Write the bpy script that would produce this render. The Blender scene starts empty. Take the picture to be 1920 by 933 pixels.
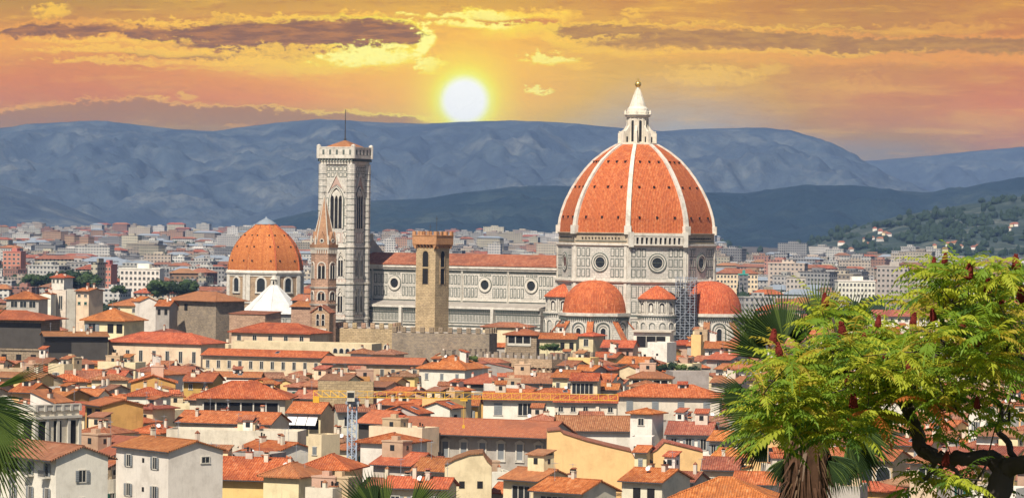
import bpy, bmesh, math, random
from mathutils import Vector, Matrix, noise
sc = bpy.context.scene
R = math.radians
PI = math.pi
FPX = 6700.0          # focal length in photo pixels (1920 wide)
ROLL = R(0.7)
CAMZ = 60.0
# ---------------------------------------------------------------- camera
cam_d = bpy.data.cameras.new('camera'); cam = bpy.data.objects.new('camera', cam_d)
sc.collection.objects.link(cam)
cam.location = (0, 0, CAMZ)
cam.rotation_euler = (Matrix.Rotation(PI/2, 3, 'X') @ Matrix.Rotation(ROLL, 3, 'Z')).to_euler()
cam_d.sensor_width = 36; cam_d.lens = FPX*36/1920
cam_d.shift_y = -46.5/1920
cam_d.clip_start = 0.5; cam_d.clip_end = 80000
sc.camera = cam
# ---------------------------------------------------------------- light
SUN_AZ = 20.0   # degrees left of straight behind the camera
SUN_EL = 50.0
w = bpy.data.worlds.new('World'); sc.world = w; w.use_nodes = True
nt = w.node_tree
bg = nt.nodes['Background']
sky = nt.nodes.new('ShaderNodeTexSky'); sky.sky_type = 'NISHITA'; sky.sun_disc = False
sky.sun_elevation = R(SUN_EL); sky.sun_rotation = R(180+SUN_AZ); sky.air_density = 1.0; sky.dust_density = 1.0
nt.links.new(sky.outputs[0], bg.inputs[0]); bg.inputs[1].default_value = 0.062
sd = bpy.data.lights.new('sun', 'SUN'); so = bpy.data.objects.new('sun', sd); sc.collection.objects.link(so)
sd.energy = 5.0; sd.angle = R(0.5); sd.color = (1.0, 0.93, 0.82)
sdir = Vector((-math.sin(R(SUN_AZ))*math.cos(R(SUN_EL)), -math.cos(R(SUN_AZ))*math.cos(R(SUN_EL)), math.sin(R(SUN_EL))))
so.rotation_euler = sdir.to_track_quat('Z', 'Y').to_euler(); so.location = (-100, -100, 300)
sc.view_settings.view_transform = 'Standard'; sc.view_settings.look = 'None'
sc.view_settings.exposure = 0.3; sc.view_settings.gamma = 1.0; sc.view_settings.use_curve_mapping = False
sc.cycles.max_bounces = 5; sc.cycles.diffuse_bounces = 2; sc.cycles.glossy_bounces = 2
sc.cycles.transmission_bounces = 3; sc.cycles.transparent_max_bounces = 6; sc.cycles.volume_bounces = 0
sc.cycles.use_denoising = True
# ---------------------------------------------------------------- helpers
def und(px, py):
    dx, dy = px-960, py-420
    c, s = math.cos(ROLL), math.sin(ROLL)
    return dx*c + dy*s, -dx*s + dy*c
def P(px, py, Y):
    x, y = und(px, py)
    return Vector((x*Y/FPX, Y, CAMZ - y*Y/FPX))
def proj(v):
    x = v[0]*FPX/v[1]; y = (CAMZ-v[2])*FPX/v[1]
    c, s = math.cos(ROLL), math.sin(ROLL)
    return x*c - y*s + 960, x*s + y*c + 420
def gz(x, y):      # ground height
    if y < 470: return max(0.0, 54.3 - 0.1155*max(y, 0)) if y > -20 else 54.3
    if y < 3000: return 0.0
    return min(25.0, 25*(y-3000)/4500)
def link(o):
    sc.collection.objects.link(o); return o
def empty(name, loc=(0, 0, 0), rz=0.0):
    o = bpy.data.objects.new(name, None); o.location = loc; o.rotation_euler = (0, 0, rz)
    o.empty_display_size = 1
    return link(o)
def tag(o, label=None, cat=None, group=None, kind=None):
    if label: o['label'] = label
    if cat: o['category'] = cat
    if group: o['group'] = group
    if kind: o['kind'] = kind
    return o
class MB:
    def __init__(s):
        s.v = []; s.f = []; s.m = []; s.M = Matrix.Identity(4); s.sm = []
    def pts(s, ps):
        i0 = len(s.v)
        for p in ps: s.v.append(tuple(s.M @ Vector(p)))
        return list(range(i0, i0+len(ps)))
    def poly(s, ps, mat=0):
        s.f.append(s.pts(ps)); s.m.append(mat)
    def faces(s, ps, fs, mat=0):
        ix = s.pts(ps)
        for f in fs: s.f.append([ix[k] for k in f]); s.m.append(mat)
    def box(s, x0, x1, y0, y1, z0, z1, mat=0):
        s.faces([(x0,y0,z0),(x1,y0,z0),(x1,y1,z0),(x0,y1,z0),(x0,y0,z1),(x1,y0,z1),(x1,y1,z1),(x0,y1,z1)],
                [(0,3,2,1),(4,5,6,7),(0,1,5,4),(1,2,6,5),(2,3,7,6),(3,0,4,7)], mat)
    def prism(s, base, top, mat=0, cap=True):     # two rings with the same count
        n = len(base); ix = s.pts(list(base)+list(top))
        for i in range(n):
            j = (i+1) % n
            s.f.append([ix[i], ix[j], ix[n+j], ix[n+i]]); s.m.append(mat)
        if cap:
            s.f.append([ix[k] for k in range(n-1, -1, -1)]); s.m.append(mat)
            s.f.append([ix[n+k] for k in range(n)]); s.m.append(mat)
    def yprism(s, ps, y0, y1, mat=0):             # outline in x,z extruded from y0 (front) to y1
        s.prism([(x, y0, z) for x, z in ps], [(x, y1, z) for x, z in ps], mat)
    def lathe(s, prof, n=16, mat=0, c=(0, 0), phase=0.0, cap=True):
        rings = []
        for r, z in prof:
            rings.append(s.pts([(c[0]+r*math.cos(phase+2*PI*k/n), c[1]+r*math.sin(phase+2*PI*k/n), z) for k in range(n)]))
        for a, b in zip(rings, rings[1:]):
            for k in range(n):
                j = (k+1) % n; s.f.append([a[k], a[j], b[j], b[k]]); s.m.append(mat)
        if cap:
            s.f.append(rings[0][::-1]); s.m.append(mat); s.f.append(rings[-1]); s.m.append(mat)
    def tube(s, p0, p1, r0, r1=None, n=6, mat=0, cap=True):
        r1 = r0 if r1 is None else r1
        p0 = Vector(p0); p1 = Vector(p1); d = (p1-p0)
        if d.length < 1e-6: return
        d.normalize(); a = d.orthogonal().normalized(); b = d.cross(a)
        ra = [p0+(a*math.cos(2*PI*k/n)+b*math.sin(2*PI*k/n))*r0 for k in range(n)]
        rb = [p1+(a*math.cos(2*PI*k/n)+b*math.sin(2*PI*k/n))*r1 for k in range(n)]
        s.prism(ra, rb, mat, cap)
    def sweep(s, pts, rads, n=7, mat=0):
        prev = None; rings = []
        for i, p in enumerate(pts):
            d = (Vector(pts[min(i+1, len(pts)-1)])-Vector(pts[max(i-1, 0)])).normalized()
            if prev is None: a = d.orthogonal().normalized()
            else: a = (prev - d*prev.dot(d)).normalized()
            prev = a; b = d.cross(a)
            rings.append(s.pts([Vector(p)+(a*math.cos(2*PI*k/n)+b*math.sin(2*PI*k/n))*rads[i] for k in range(n)]))
        for r0, r1 in zip(rings, rings[1:]):
            for k in range(n):
                j = (k+1) % n; s.f.append([r0[k], r0[j], r1[j], r1[k]]); s.m.append(mat)
        s.f.append(rings[0][::-1]); s.m.append(mat); s.f.append(rings[-1]); s.m.append(mat)
    def mesh(s, name, mats, smooth=False, uv=True):
        me = bpy.data.meshes.new(name); me.from_pydata(s.v, [], s.f)
        for m in (mats if isinstance(mats, (list, tuple)) else [mats]): me.materials.append(M[m] if isinstance(m, str) else m)
        me.polygons.foreach_set('material_index', s.m)
        if smooth: me.polygons.foreach_set('use_smooth', [True]*len(s.f))
        if uv:
            l = me.uv_layers.new(name='UVMap').data
            V = s.v; k = 0; out = [0.0]*(2*len(l))
            for f in s.f:
                a, b, c = Vector(V[f[0]]), Vector(V[f[1]]), Vector(V[f[2]])
                n = (b-a).cross(c-a)
                if n.length < 1e-9 and len(f) > 3: n = (c-a).cross(Vector(V[f[3]])-a)
                if n.length < 1e-9: n = Vector((0, 0, 1))
                n.normalize()
                u = Vector((0, 0, 1)).cross(n)
                if u.length < 1e-3: u = Vector((1, 0, 0))
                u.normalize(); t = n.cross(u)
                for i in f:
                    p = Vector(V[i]); out[k] = p.dot(u); out[k+1] = p.dot(t); k += 2
            l.foreach_set('uv', out)
        me.update(); return me
    def build(s, name, mats, parent=None, smooth=False, uv=True, loc=None, rz=0.0):
        o = bpy.data.objects.new(name, s.mesh(name, mats, smooth, uv)); link(o)
        if parent is not None: o.parent = parent
        if loc is not None: o.location = loc
        o.rotation_euler = (0, 0, rz)
        return o
# ---------------------------------------------------------------- materials
M = {}
class NT:
    def __init__(s, nt): s.t = nt; s.n = nt.nodes; s.l = nt.links
    def new(s, t, **kw):
        n = s.n.new(t)
        for k, v in kw.items(): setattr(n, k, v)
        return n
    def put(s, sock, v):
        if isinstance(v, bpy.types.NodeSocket): s.l.new(v, sock)
        else:
            if isinstance(v, (tuple, list)) and len(v) == 3 and sock.type == 'RGBA': v = (*v, 1)
            sock.default_value = v
    def m(s, op, a, b=0.0, c=0.0, clamp=False):
        n = s.new('ShaderNodeMath', operation=op, use_clamp=clamp)
        s.put(n.inputs[0], a); s.put(n.inputs[1], b); s.put(n.inputs[2], c); return n.outputs[0]
    def mix(s, f, a, b, blend='MIX'):
        n = s.new('ShaderNodeMix', data_type='RGBA', blend_type=blend, clamp_factor=True)
        s.put(n.inputs[0], f); s.put(n.inputs[6], a); s.put(n.inputs[7], b); return n.outputs[2]
    def noise(s, vec, scale, detail=3, rough=0.55, dist=0.0, out=0):
        n = s.new('ShaderNodeTexNoise'); s.put(n.inputs['Scale'], scale); n.inputs['Detail'].default_value = detail
        n.inputs['Roughness'].default_value = rough; n.inputs['Distortion'].default_value = dist
        if vec is not None: s.l.new(vec, n.inputs['Vector'])
        return n.outputs[out]
    def ramp(s, f, stops, interp='LINEAR'):
        n = s.new('ShaderNodeValToRGB'); cr = n.color_ramp; cr.interpolation = interp
        while len(cr.elements) < len(stops): cr.elements.new(0.5)
        for e, (p, c) in zip(cr.elements, stops): e.position = p; e.color = (*c, 1) if len(c) == 3 else c
        s.put(n.inputs[0], f); return n.outputs[0]
    def step(s, v, a, b, lo=0.0, hi=1.0):
        n = s.new('ShaderNodeMapRange', interpolation_type='SMOOTHSTEP')
        s.put(n.inputs[0], v); n.inputs[1].default_value = a; n.inputs[2].default_value = b
        n.inputs[3].default_value = lo; n.inputs[4].default_value = hi; return n.outputs[0]
    def scale(s, vec, sc_):
        n = s.new('ShaderNodeMapping'); s.l.new(vec, n.inputs[0]); n.inputs['Scale'].default_value = sc_; return n.outputs[0]
    def fcurve(s, v, pts):
        n = s.new('ShaderNodeFloatCurve'); c = n.mapping.curves[0]; n.mapping.extend = 'HORIZONTAL'
        while len(c.points) < len(pts): c.points.new(0.5, 0.5)
        for p, (x, y) in zip(c.points, pts): p.location = (x, y); p.handle_type = 'AUTO_CLAMPED'
        n.mapping.update(); s.put(n.inputs[1], v); return n.outputs[0]
def base(name, rough=0.8, spec=0.25):
    m = bpy.data.materials.new(name); m.use_nodes = True; t = NT(m.node_tree)
    b = m.node_tree.nodes['Principled BSDF']; b.inputs['Roughness'].default_value = rough
    b.inputs['Specular IOR Level'].default_value = spec
    M[name] = m; return m, t, b
def tc(t, k='UV'): return t.new('ShaderNodeTexCoord').outputs[k]
def rnd(t): return t.new('ShaderNodeObjectInfo').outputs['Random']
def vary(t, col, amt=0.25, hue=0.02):
    n = t.new('ShaderNodeHueSaturation'); r = rnd(t)
    t.put(n.inputs['Value'], t.m('MULTIPLY_ADD', r, amt*2, 1-amt))
    t.put(n.inputs['Hue'], t.m('MULTIPLY_ADD', t.m('FRACT', t.m('MULTIPLY', r, 7.3)), hue*2, 0.5-hue))
    t.put(n.inputs['Color'], col); return n.outputs[0]
def plain(name, col, rough=0.8, dirt=0.25, sc_=0.35, var=0.0, metallic=0.0, spec=0.25, grime=(0.45, 0.42, 0.38), bump=0.0):
    m, t, b = base(name, rough, spec)
    g = tc(t, 'Object')
    n1 = t.noise(g, sc_, 5, 0.65); n2 = t.noise(t.scale(g, (3.5, 3.5, 0.4)), sc_*2.2, 5, 0.7)
    f = t.m('MULTIPLY', t.step(n1, 0.4, 0.75), dirt); f2 = t.m('MULTIPLY', t.step(n2, 0.5, 0.8), dirt*0.9)
    c = t.mix(f, col, tuple(a*g_ for a, g_ in zip(col, grime)))
    c = t.mix(f2, c, tuple(a*g_*0.9 for a, g_ in zip(col, grime)))
    if var: c = vary(t, c, var)
    t.put(b.inputs['Base Color'], c); b.inputs['Metallic'].default_value = metallic
    if bump:
        bn = t.new('ShaderNodeBump'); bn.inputs['Distance'].default_value = bump; bn.inputs['Strength'].default_value = 0.6
        t.put(bn.inputs['Height'], t.noise(g, 2.5, 4)); t.l.new(bn.outputs[0], b.inputs['Normal'])
    return m
def roofmat(name, c1, c2, c3, c4, var=0.16, per=0.42):
    m, t, b = base(name, 0.85, 0.2)
    uv = tc(t)
    sx = t.new('ShaderNodeSeparateXYZ'); t.l.new(uv, sx.inputs[0])
    ob = t.new('ShaderNodeObjectInfo'); off = t.m('MULTIPLY', ob.outputs['Random'], 97.0)
    cm = t.new('ShaderNodeCombineXYZ'); t.put(cm.inputs[0], t.m('ADD', sx.outputs[0], off)); t.put(cm.inputs[1], sx.outputs[1]); t.put(cm.inputs[2], off)
    p = cm.outputs[0]
    big = t.noise(p, 0.16, 4, 0.6); mid = t.noise(t.scale(p, (1.5, 0.7, 1)), 1.1, 4, 0.7); fine = t.noise(t.scale(p, (2.4, 1.4, 1)), 1.9, 2, 0.7)
    c = t.ramp(mid, [(0.34, c3), (0.45, c1), (0.55, c2), (0.68, c4)])
    c = t.mix(t.m('MULTIPLY', t.step(big, 0.46, 0.66), 0.75), c, c3)
    c = t.mix(t.m('MULTIPLY', t.step(fine, 0.56, 0.7), 0.55), c, c4)
    c = t.mix(t.m('MULTIPLY', t.step(fine, 0.44, 0.3), 0.65), c, tuple(x*0.45 for x in c3))
    # tile channels running down the slope
    wv = t.m('SINE', t.m('MULTIPLY', sx.outputs[0], 2*PI/per))
    c = t.mix(t.step(wv, -0.2, -0.95, 0, 0.42), c, tuple(x*0.35 for x in c3))
    if var: c = t.mix(t.m('MULTIPLY', t.m('POWER', t.m('FRACT', t.m('MULTIPLY', ob.outputs['Random'], 13.7)), 1.8), 0.6), c, (0.30, 0.16, 0.09))
    c = vary(t, c, var, 0.012)
    t.put(b.inputs['Base Color'], c)
    bn = t.new('ShaderNodeBump'); bn.inputs['Distance'].default_value = 0.12; bn.inputs['Strength'].default_value = 0.7
    t.put(bn.inputs['Height'], t.m('ADD', wv, fine)); t.l.new(bn.outputs[0], b.inputs['Normal'])
    return m
def stonemat(name, c1, c2, bw=0.9, bh=0.45, mortar=0.02, var=0.0, contrast=1.0, bump=0.06):
    m, t, b = base(name, 0.9, 0.15)
    uv = tc(t)
    br = t.new('ShaderNodeTexBrick'); t.l.new(uv, br.inputs[0]); br.inputs['Scale'].default_value = 1.0
    br.inputs['Brick Width'].default_value = bw; br.inputs['Row Height'].default_value = bh; br.inputs['Mortar Size'].default_value = mortar
    br.inputs['Color1'].default_value = (*c1, 1); br.inputs['Color2'].default_value = (*c2, 1)
    br.inputs['Mortar'].default_value = (*[x*0.45 for x in c1], 1)
    g = tc(t, 'Object')
    n = t.noise(g, 0.22, 6, 0.7); n2 = t.noise(g, 1.6, 4, 0.7)
    c = t.mix(t.step(n, 0.42, 0.7, 0, 0.6*contrast), br.outputs[0], tuple(x*0.5 for x in c1))
    c = t.mix(t.step(n2, 0.45, 0.72, 0, 0.45*contrast), c, tuple(min(1, x*1.25) for x in c2))
    if var: c = vary(t, c, var)
    t.put(b.inputs['Base Color'], c)
    bn = t.new('ShaderNodeBump'); bn.inputs['Distance'].default_value = bump; bn.inputs['Strength'].default_value = 0.8
    t.put(bn.inputs['Height'], n2); t.l.new(bn.outputs[0], b.inputs['Normal'])
    return m
def blockmat(name, wall, glass, per=3.2, fl=3.2, ww=0.45, wh=0.42, var=0.32):
    m, t, b = base(name, 0.8, 0.2)
    uv = tc(t); sx = t.new('ShaderNodeSeparateXYZ'); t.l.new(uv, sx.inputs[0])
    geo = t.new('ShaderNodeNewGeometry'); sn = t.new('ShaderNodeSeparateXYZ'); t.l.new(geo.outputs['Normal'], sn.inputs[0])
    fx = t.m('FRACT', t.m('DIVIDE', sx.outputs[0], per)); fz = t.m('FRACT', t.m('DIVIDE', sx.outputs[1], fl))
    inx = t.m('LESS_THAN', t.m('ABSOLUTE', t.m('SUBTRACT', fx, 0.5)), ww/2); inz = t.m('LESS_THAN', t.m('ABSOLUTE', t.m('SUBTRACT', fz, 0.5)), wh/2)
    vert = t.m('LESS_THAN', t.m('ABSOLUTE', sn.outputs[2]), 0.3)
    msk = t.m('MULTIPLY', t.m('MULTIPLY', inx, inz), vert)
    c = t.mix(t.step(t.noise(tc(t, 'Object'), 0.08, 4), 0.4, 0.7, 0, 0.35), wall, tuple(x*0.6 for x in wall))
    c = vary(t, c, var, 0.02)
    t.put(b.inputs['Base Color'], t.mix(msk, c, glass)); return m
plain('cream', (0.76, 0.61, 0.38), dirt=0.45, var=0.10)
plain('white', (0.80, 0.73, 0.61), dirt=0.4, var=0.08)
plain('offwhite', (0.68, 0.59, 0.46), dirt=0.5, var=0.12)
plain('yellow', (0.80, 0.54, 0.22), dirt=0.35, var=0.05)
plain('ochre', (0.58, 0.34, 0.10), dirt=0.5, var=0.08)
plain('pinkish', (0.55, 0.37, 0.24), dirt=0.5, var=0.12)
plain('greywall', (0.44, 0.39, 0.33), dirt=0.5, var=0.15)
plain('darkwall', (0.075, 0.065, 0.055), dirt=0.4)  # near-black: shade of the dark fronts at far left put into the colour
plain('salmon', (0.55, 0.22, 0.14), dirt=0.4, var=0.1)
stonemat('tanstone', (0.40, 0.27, 0.165), (0.54, 0.37, 0.225), 1.3, 0.55, 0.04, var=0.06, bump=.15)
stonemat('brownstone', (0.27, 0.20, 0.13), (0.36, 0.27, 0.18), 1.6, 0.7, 0.05, bump=0.2)
stonemat('greystone', (0.25, 0.20, 0.15), (0.36, 0.28, 0.19), 0.9, 0.45)
stonemat('orangebrick', (0.50, 0.24, 0.11), (0.58, 0.31, 0.15), 0.5, 0.25)
stonemat('spirebrick', (0.38, 0.20, 0.11), (0.48, 0.28, 0.16), 0.6, 0.3)
stonemat('roughdrum', (0.42, 0.33, 0.22), (0.52, 0.41, 0.29), 1.5, 0.6)
stonemat('marble', (0.52, 0.48, 0.41), (0.66, 0.60, 0.51), 1.6, 0.8, 0.045, contrast=0.75, bump=0.03)
plain('marbletrim', (0.68, 0.62, 0.52), dirt=0.65, sc_=0.5)
plain('greenmarble', (0.13, 0.145, 0.12), dirt=0.3)
plain('pinkmarble', (0.50, 0.34, 0.27), dirt=0.3)
plain('lanternstone', (0.74, 0.66, 0.53), dirt=0.4, sc_=0.6)
plain('glassdark', (0.025, 0.028, 0.03), rough=0.25, dirt=0.2, spec=0.5)
plain('opening', (0.018, 0.016, 0.015), rough=0.9, dirt=0.1)  # near-black colour stands in for the shade inside openings
plain('shutgrey', (0.24, 0.25, 0.25), dirt=0.3); plain('shutgreen', (0.02, 0.10, 0.07), dirt=0.3)
plain('frame', (0.60, 0.55, 0.46), dirt=0.3); plain('metal', (0.32, 0.34, 0.37), rough=0.5, dirt=0.3)
plain('darkmetal', (0.06, 0.06, 0.065), rough=0.6); plain('craneyellow', (0.75, 0.42, 0.04), rough=0.5)
plain('craneblue', (0.42, 0.48, 0.56), rough=0.5, dirt=0.4); plain('awning', (0.78, 0.76, 0.72), dirt=0.15)
plain('gold', (0.85, 0.55, 0.15), rough=0.3, dirt=0.15, metallic=0.8)
plain('lead', (0.26, 0.29, 0.32), rough=0.6, dirt=0.4); plain('baptroof', (0.66, 0.64, 0.60), dirt=0.35, sc_=0.4)
plain('sheeting', (0.52, 0.54, 0.57), dirt=0.35); plain('dish', (0.75, 0.73, 0.70), dirt=0.1); plain('reddish', (0.40, 0.08, 0.05), dirt=0.3)
plain('asphalt', (0.07, 0.065, 0.06), dirt=0.5, sc_=0.05)
plain('terrace', (0.40, 0.34, 0.28), dirt=0.5); plain('greenbldg', (0.06, 0.30, 0.24), dirt=0.3)
roofmat('roof', (0.52, 0.125, 0.035), (0.62, 0.175, 0.055), (0.30, 0.075, 0.03), (0.70, 0.30, 0.14))
roofmat('roofold', (0.40, 0.12, 0.055), (0.48, 0.17, 0.085), (0.22, 0.075, 0.045), (0.56, 0.29, 0.17))
roofmat('roofbrown', (0.30, 0.13, 0.07), (0.42, 0.19, 0.10), (0.17, 0.08, 0.05), (0.52, 0.33, 0.22))
roofmat('domeroof', (0.58, 0.15, 0.04), (0.66, 0.20, 0.06), (0.40, 0.10, 0.035), (0.72, 0.30, 0.12), var=0.0, per=0.6)
blockmat('blk_cream', (0.40, 0.34, 0.26), (0.06, 0.065, 0.07)); blockmat('blk_white', (0.48, 0.45, 0.40), (0.07, 0.075, 0.08), 3.0, 3.0, 0.5, 0.45)
blockmat('blk_grey', (0.24, 0.23, 0.22), (0.05, 0.055, 0.06), 2.8, 3.0, 0.6, 0.5); blockmat('blk_pink', (0.33, 0.19, 0.13), (0.06, 0.06, 0.06))
# ---------------------------------------------------------------- ground
def make_ground():
    mb = MB(); ys = [-40, 0, 40, 100, 200, 300, 400, 470, 480, 700, 1000, 1500, 2200, 3000, 4200, 5400, 6600, 7500, 9000, 12000, 18000]
    xs = [-7000, -3000, -1200, -400, 0, 400, 1200, 3000, 7000]
    ids = [[mb.pts([(x, y, gz(x, y))])[0] for x in xs] for y in ys]
    for j in range(len(ys)-1):
        for i in range(len(xs)-1):
            mb.f.append([ids[j][i], ids[j][i+1], ids[j+1][i+1], ids[j+1][i]]); mb.m.append(0)
    m, t, b = base('groundmat', 0.95, 0.1)
    g = tc(t, 'Object'); sx = t.new('ShaderNodeSeparateXYZ'); t.l.new(g, sx.inputs[0])
    city = t.ramp(t.noise(g, 0.03, 5, 0.7), [(0.35, (0.06, 0.055, 0.05)), (0.55, (0.13, 0.11, 0.09)), (0.7, (0.05, 0.07, 0.03))])
    green = t.ramp(t.noise(g, 0.3, 5, 0.7), [(0.3, (0.03, 0.05, 0.015)), (0.6, (0.09, 0.10, 0.03))])
    t.put(b.inputs['Base Color'], t.mix(t.step(sx.outputs[1], 430, 470), green, city))
    tag(mb.build('ground', m), kind='structure')
make_ground()
# ---------------------------------------------------------------- hills
def interp(tab, x):
    if x <= tab[0][0]: return tab[0][1]
    for (a, b), (c, d) in zip(tab, tab[1:]):
        if x <= c: return b+(d-b)*(x-a)/(c-a)
    return tab[-1][1]
def hillmat(name, dark, mid, light, sc1, sc2):
    m, t, b = base(name, 0.95, 0.05)
    g = tc(t, 'Object')
    n1 = t.noise(g, sc1, 6, 0.65, 0.6); n2 = t.noise(g, sc2, 5, 0.75)
    c = t.ramp(n1, [(0.36, dark), (0.5, mid), (0.68, light)])
    c = t.mix(t.step(n2, 0.42, 0.62, 0, 0.75), c, dark)
    c = t.mix(t.step(n2, 0.60, 0.72, 0, 0.6), c, light)
    t.put(b.inputs['Base Color'], c)
    bn = t.new('ShaderNodeBump'); bn.inputs['Distance'].default_value = 12; bn.inputs['Strength'].default_value = 0.9
    t.put(bn.inputs['Height'], n2); t.l.new(bn.outputs[0], b.inputs['Normal'])
hillmat('hill_far', (0.045, 0.062, 0.085), (0.068, 0.09, 0.108), (0.15, 0.16, 0.15), 0.003, 0.02)  # far and mid hills: some blue of the distant haze is put into the colour
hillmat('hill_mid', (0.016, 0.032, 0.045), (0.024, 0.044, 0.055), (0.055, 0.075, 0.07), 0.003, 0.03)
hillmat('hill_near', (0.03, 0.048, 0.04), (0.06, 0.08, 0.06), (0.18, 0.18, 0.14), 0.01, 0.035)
def hill(name, tab, Yb, Yr, mat, amp, seed, gul=1.0, pxr=(-500, 2420), nx=300, ny=70, shape=1.0):
    mb = MB(); ids = []
    for j in range(ny+6):
        t = j/ny; row = []
        for i in range(nx+1):
            px = pxr[0]+(pxr[1]-pxr[0])*i/nx
            y = Yb+(Yr-Yb)*t
            zr = P(px, interp(tab, px)+0.9*noise.fractal(Vector((px*0.03, seed, 0)), 1.0, 2.0, 4), Yr).z
            x = und(px, 350)[0]*y/FPX
            g0 = gz(x, Yb)-6
            if t <= 1:
                k = t**shape; k = k*k*(3-2*k)*0.45+k*0.55
                z = g0+(zr-g0)*k
                p = Vector((x/900.0, y/1500.0, seed*3.1))
                rg = abs(noise.fractal(p*1.3, 0.9, 2.1, 5))+0.35*abs(noise.fractal(p*5, 0.9, 2.1, 4))
                z += (0.35-rg)*amp*gul*math.sin(PI*min(1, t*1.02))**0.8*max(0.15, min(1, (zr-g0)/150))
            else:
                z = zr-(t-1)*(zr-g0)*3
            row.append(mb.pts([(x, y, z)])[0])
        ids.append(row)
    for j in range(len(ids)-1):
        for i in range(nx): mb.f.append([ids[j][i], ids[j][i+1], ids[j+1][i+1], ids[j+1][i]]); mb.m.append(0)
    return tag(mb.build(name, mat, smooth=True, uv=False), kind='structure')
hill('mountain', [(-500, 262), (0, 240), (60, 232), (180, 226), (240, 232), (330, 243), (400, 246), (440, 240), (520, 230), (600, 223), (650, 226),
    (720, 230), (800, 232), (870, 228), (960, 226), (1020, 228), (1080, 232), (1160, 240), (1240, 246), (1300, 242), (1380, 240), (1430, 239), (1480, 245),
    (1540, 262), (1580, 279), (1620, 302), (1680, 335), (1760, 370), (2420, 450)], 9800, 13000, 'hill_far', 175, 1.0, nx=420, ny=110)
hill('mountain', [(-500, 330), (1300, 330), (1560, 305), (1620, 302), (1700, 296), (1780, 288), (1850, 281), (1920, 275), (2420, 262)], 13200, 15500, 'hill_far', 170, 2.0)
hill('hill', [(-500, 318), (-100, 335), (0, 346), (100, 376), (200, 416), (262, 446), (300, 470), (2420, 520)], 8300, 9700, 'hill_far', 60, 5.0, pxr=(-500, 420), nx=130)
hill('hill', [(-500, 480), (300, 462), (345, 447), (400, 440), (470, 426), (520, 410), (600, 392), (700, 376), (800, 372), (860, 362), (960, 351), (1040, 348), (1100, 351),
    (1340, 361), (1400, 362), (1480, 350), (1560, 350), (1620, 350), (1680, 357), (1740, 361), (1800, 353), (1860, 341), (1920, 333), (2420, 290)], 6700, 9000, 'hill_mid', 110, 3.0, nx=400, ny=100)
hill('hill', [(-500, 560), (1300, 520), (1400, 498), (1455, 480), (1520, 457), (1580, 433), (1640, 416), (1700, 402), (1800, 385), (1920, 368), (2420, 320)], 4700, 6500, 'hill_near', 45, 4.0, pxr=(1300, 2420), nx=160, ny=80)
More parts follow.
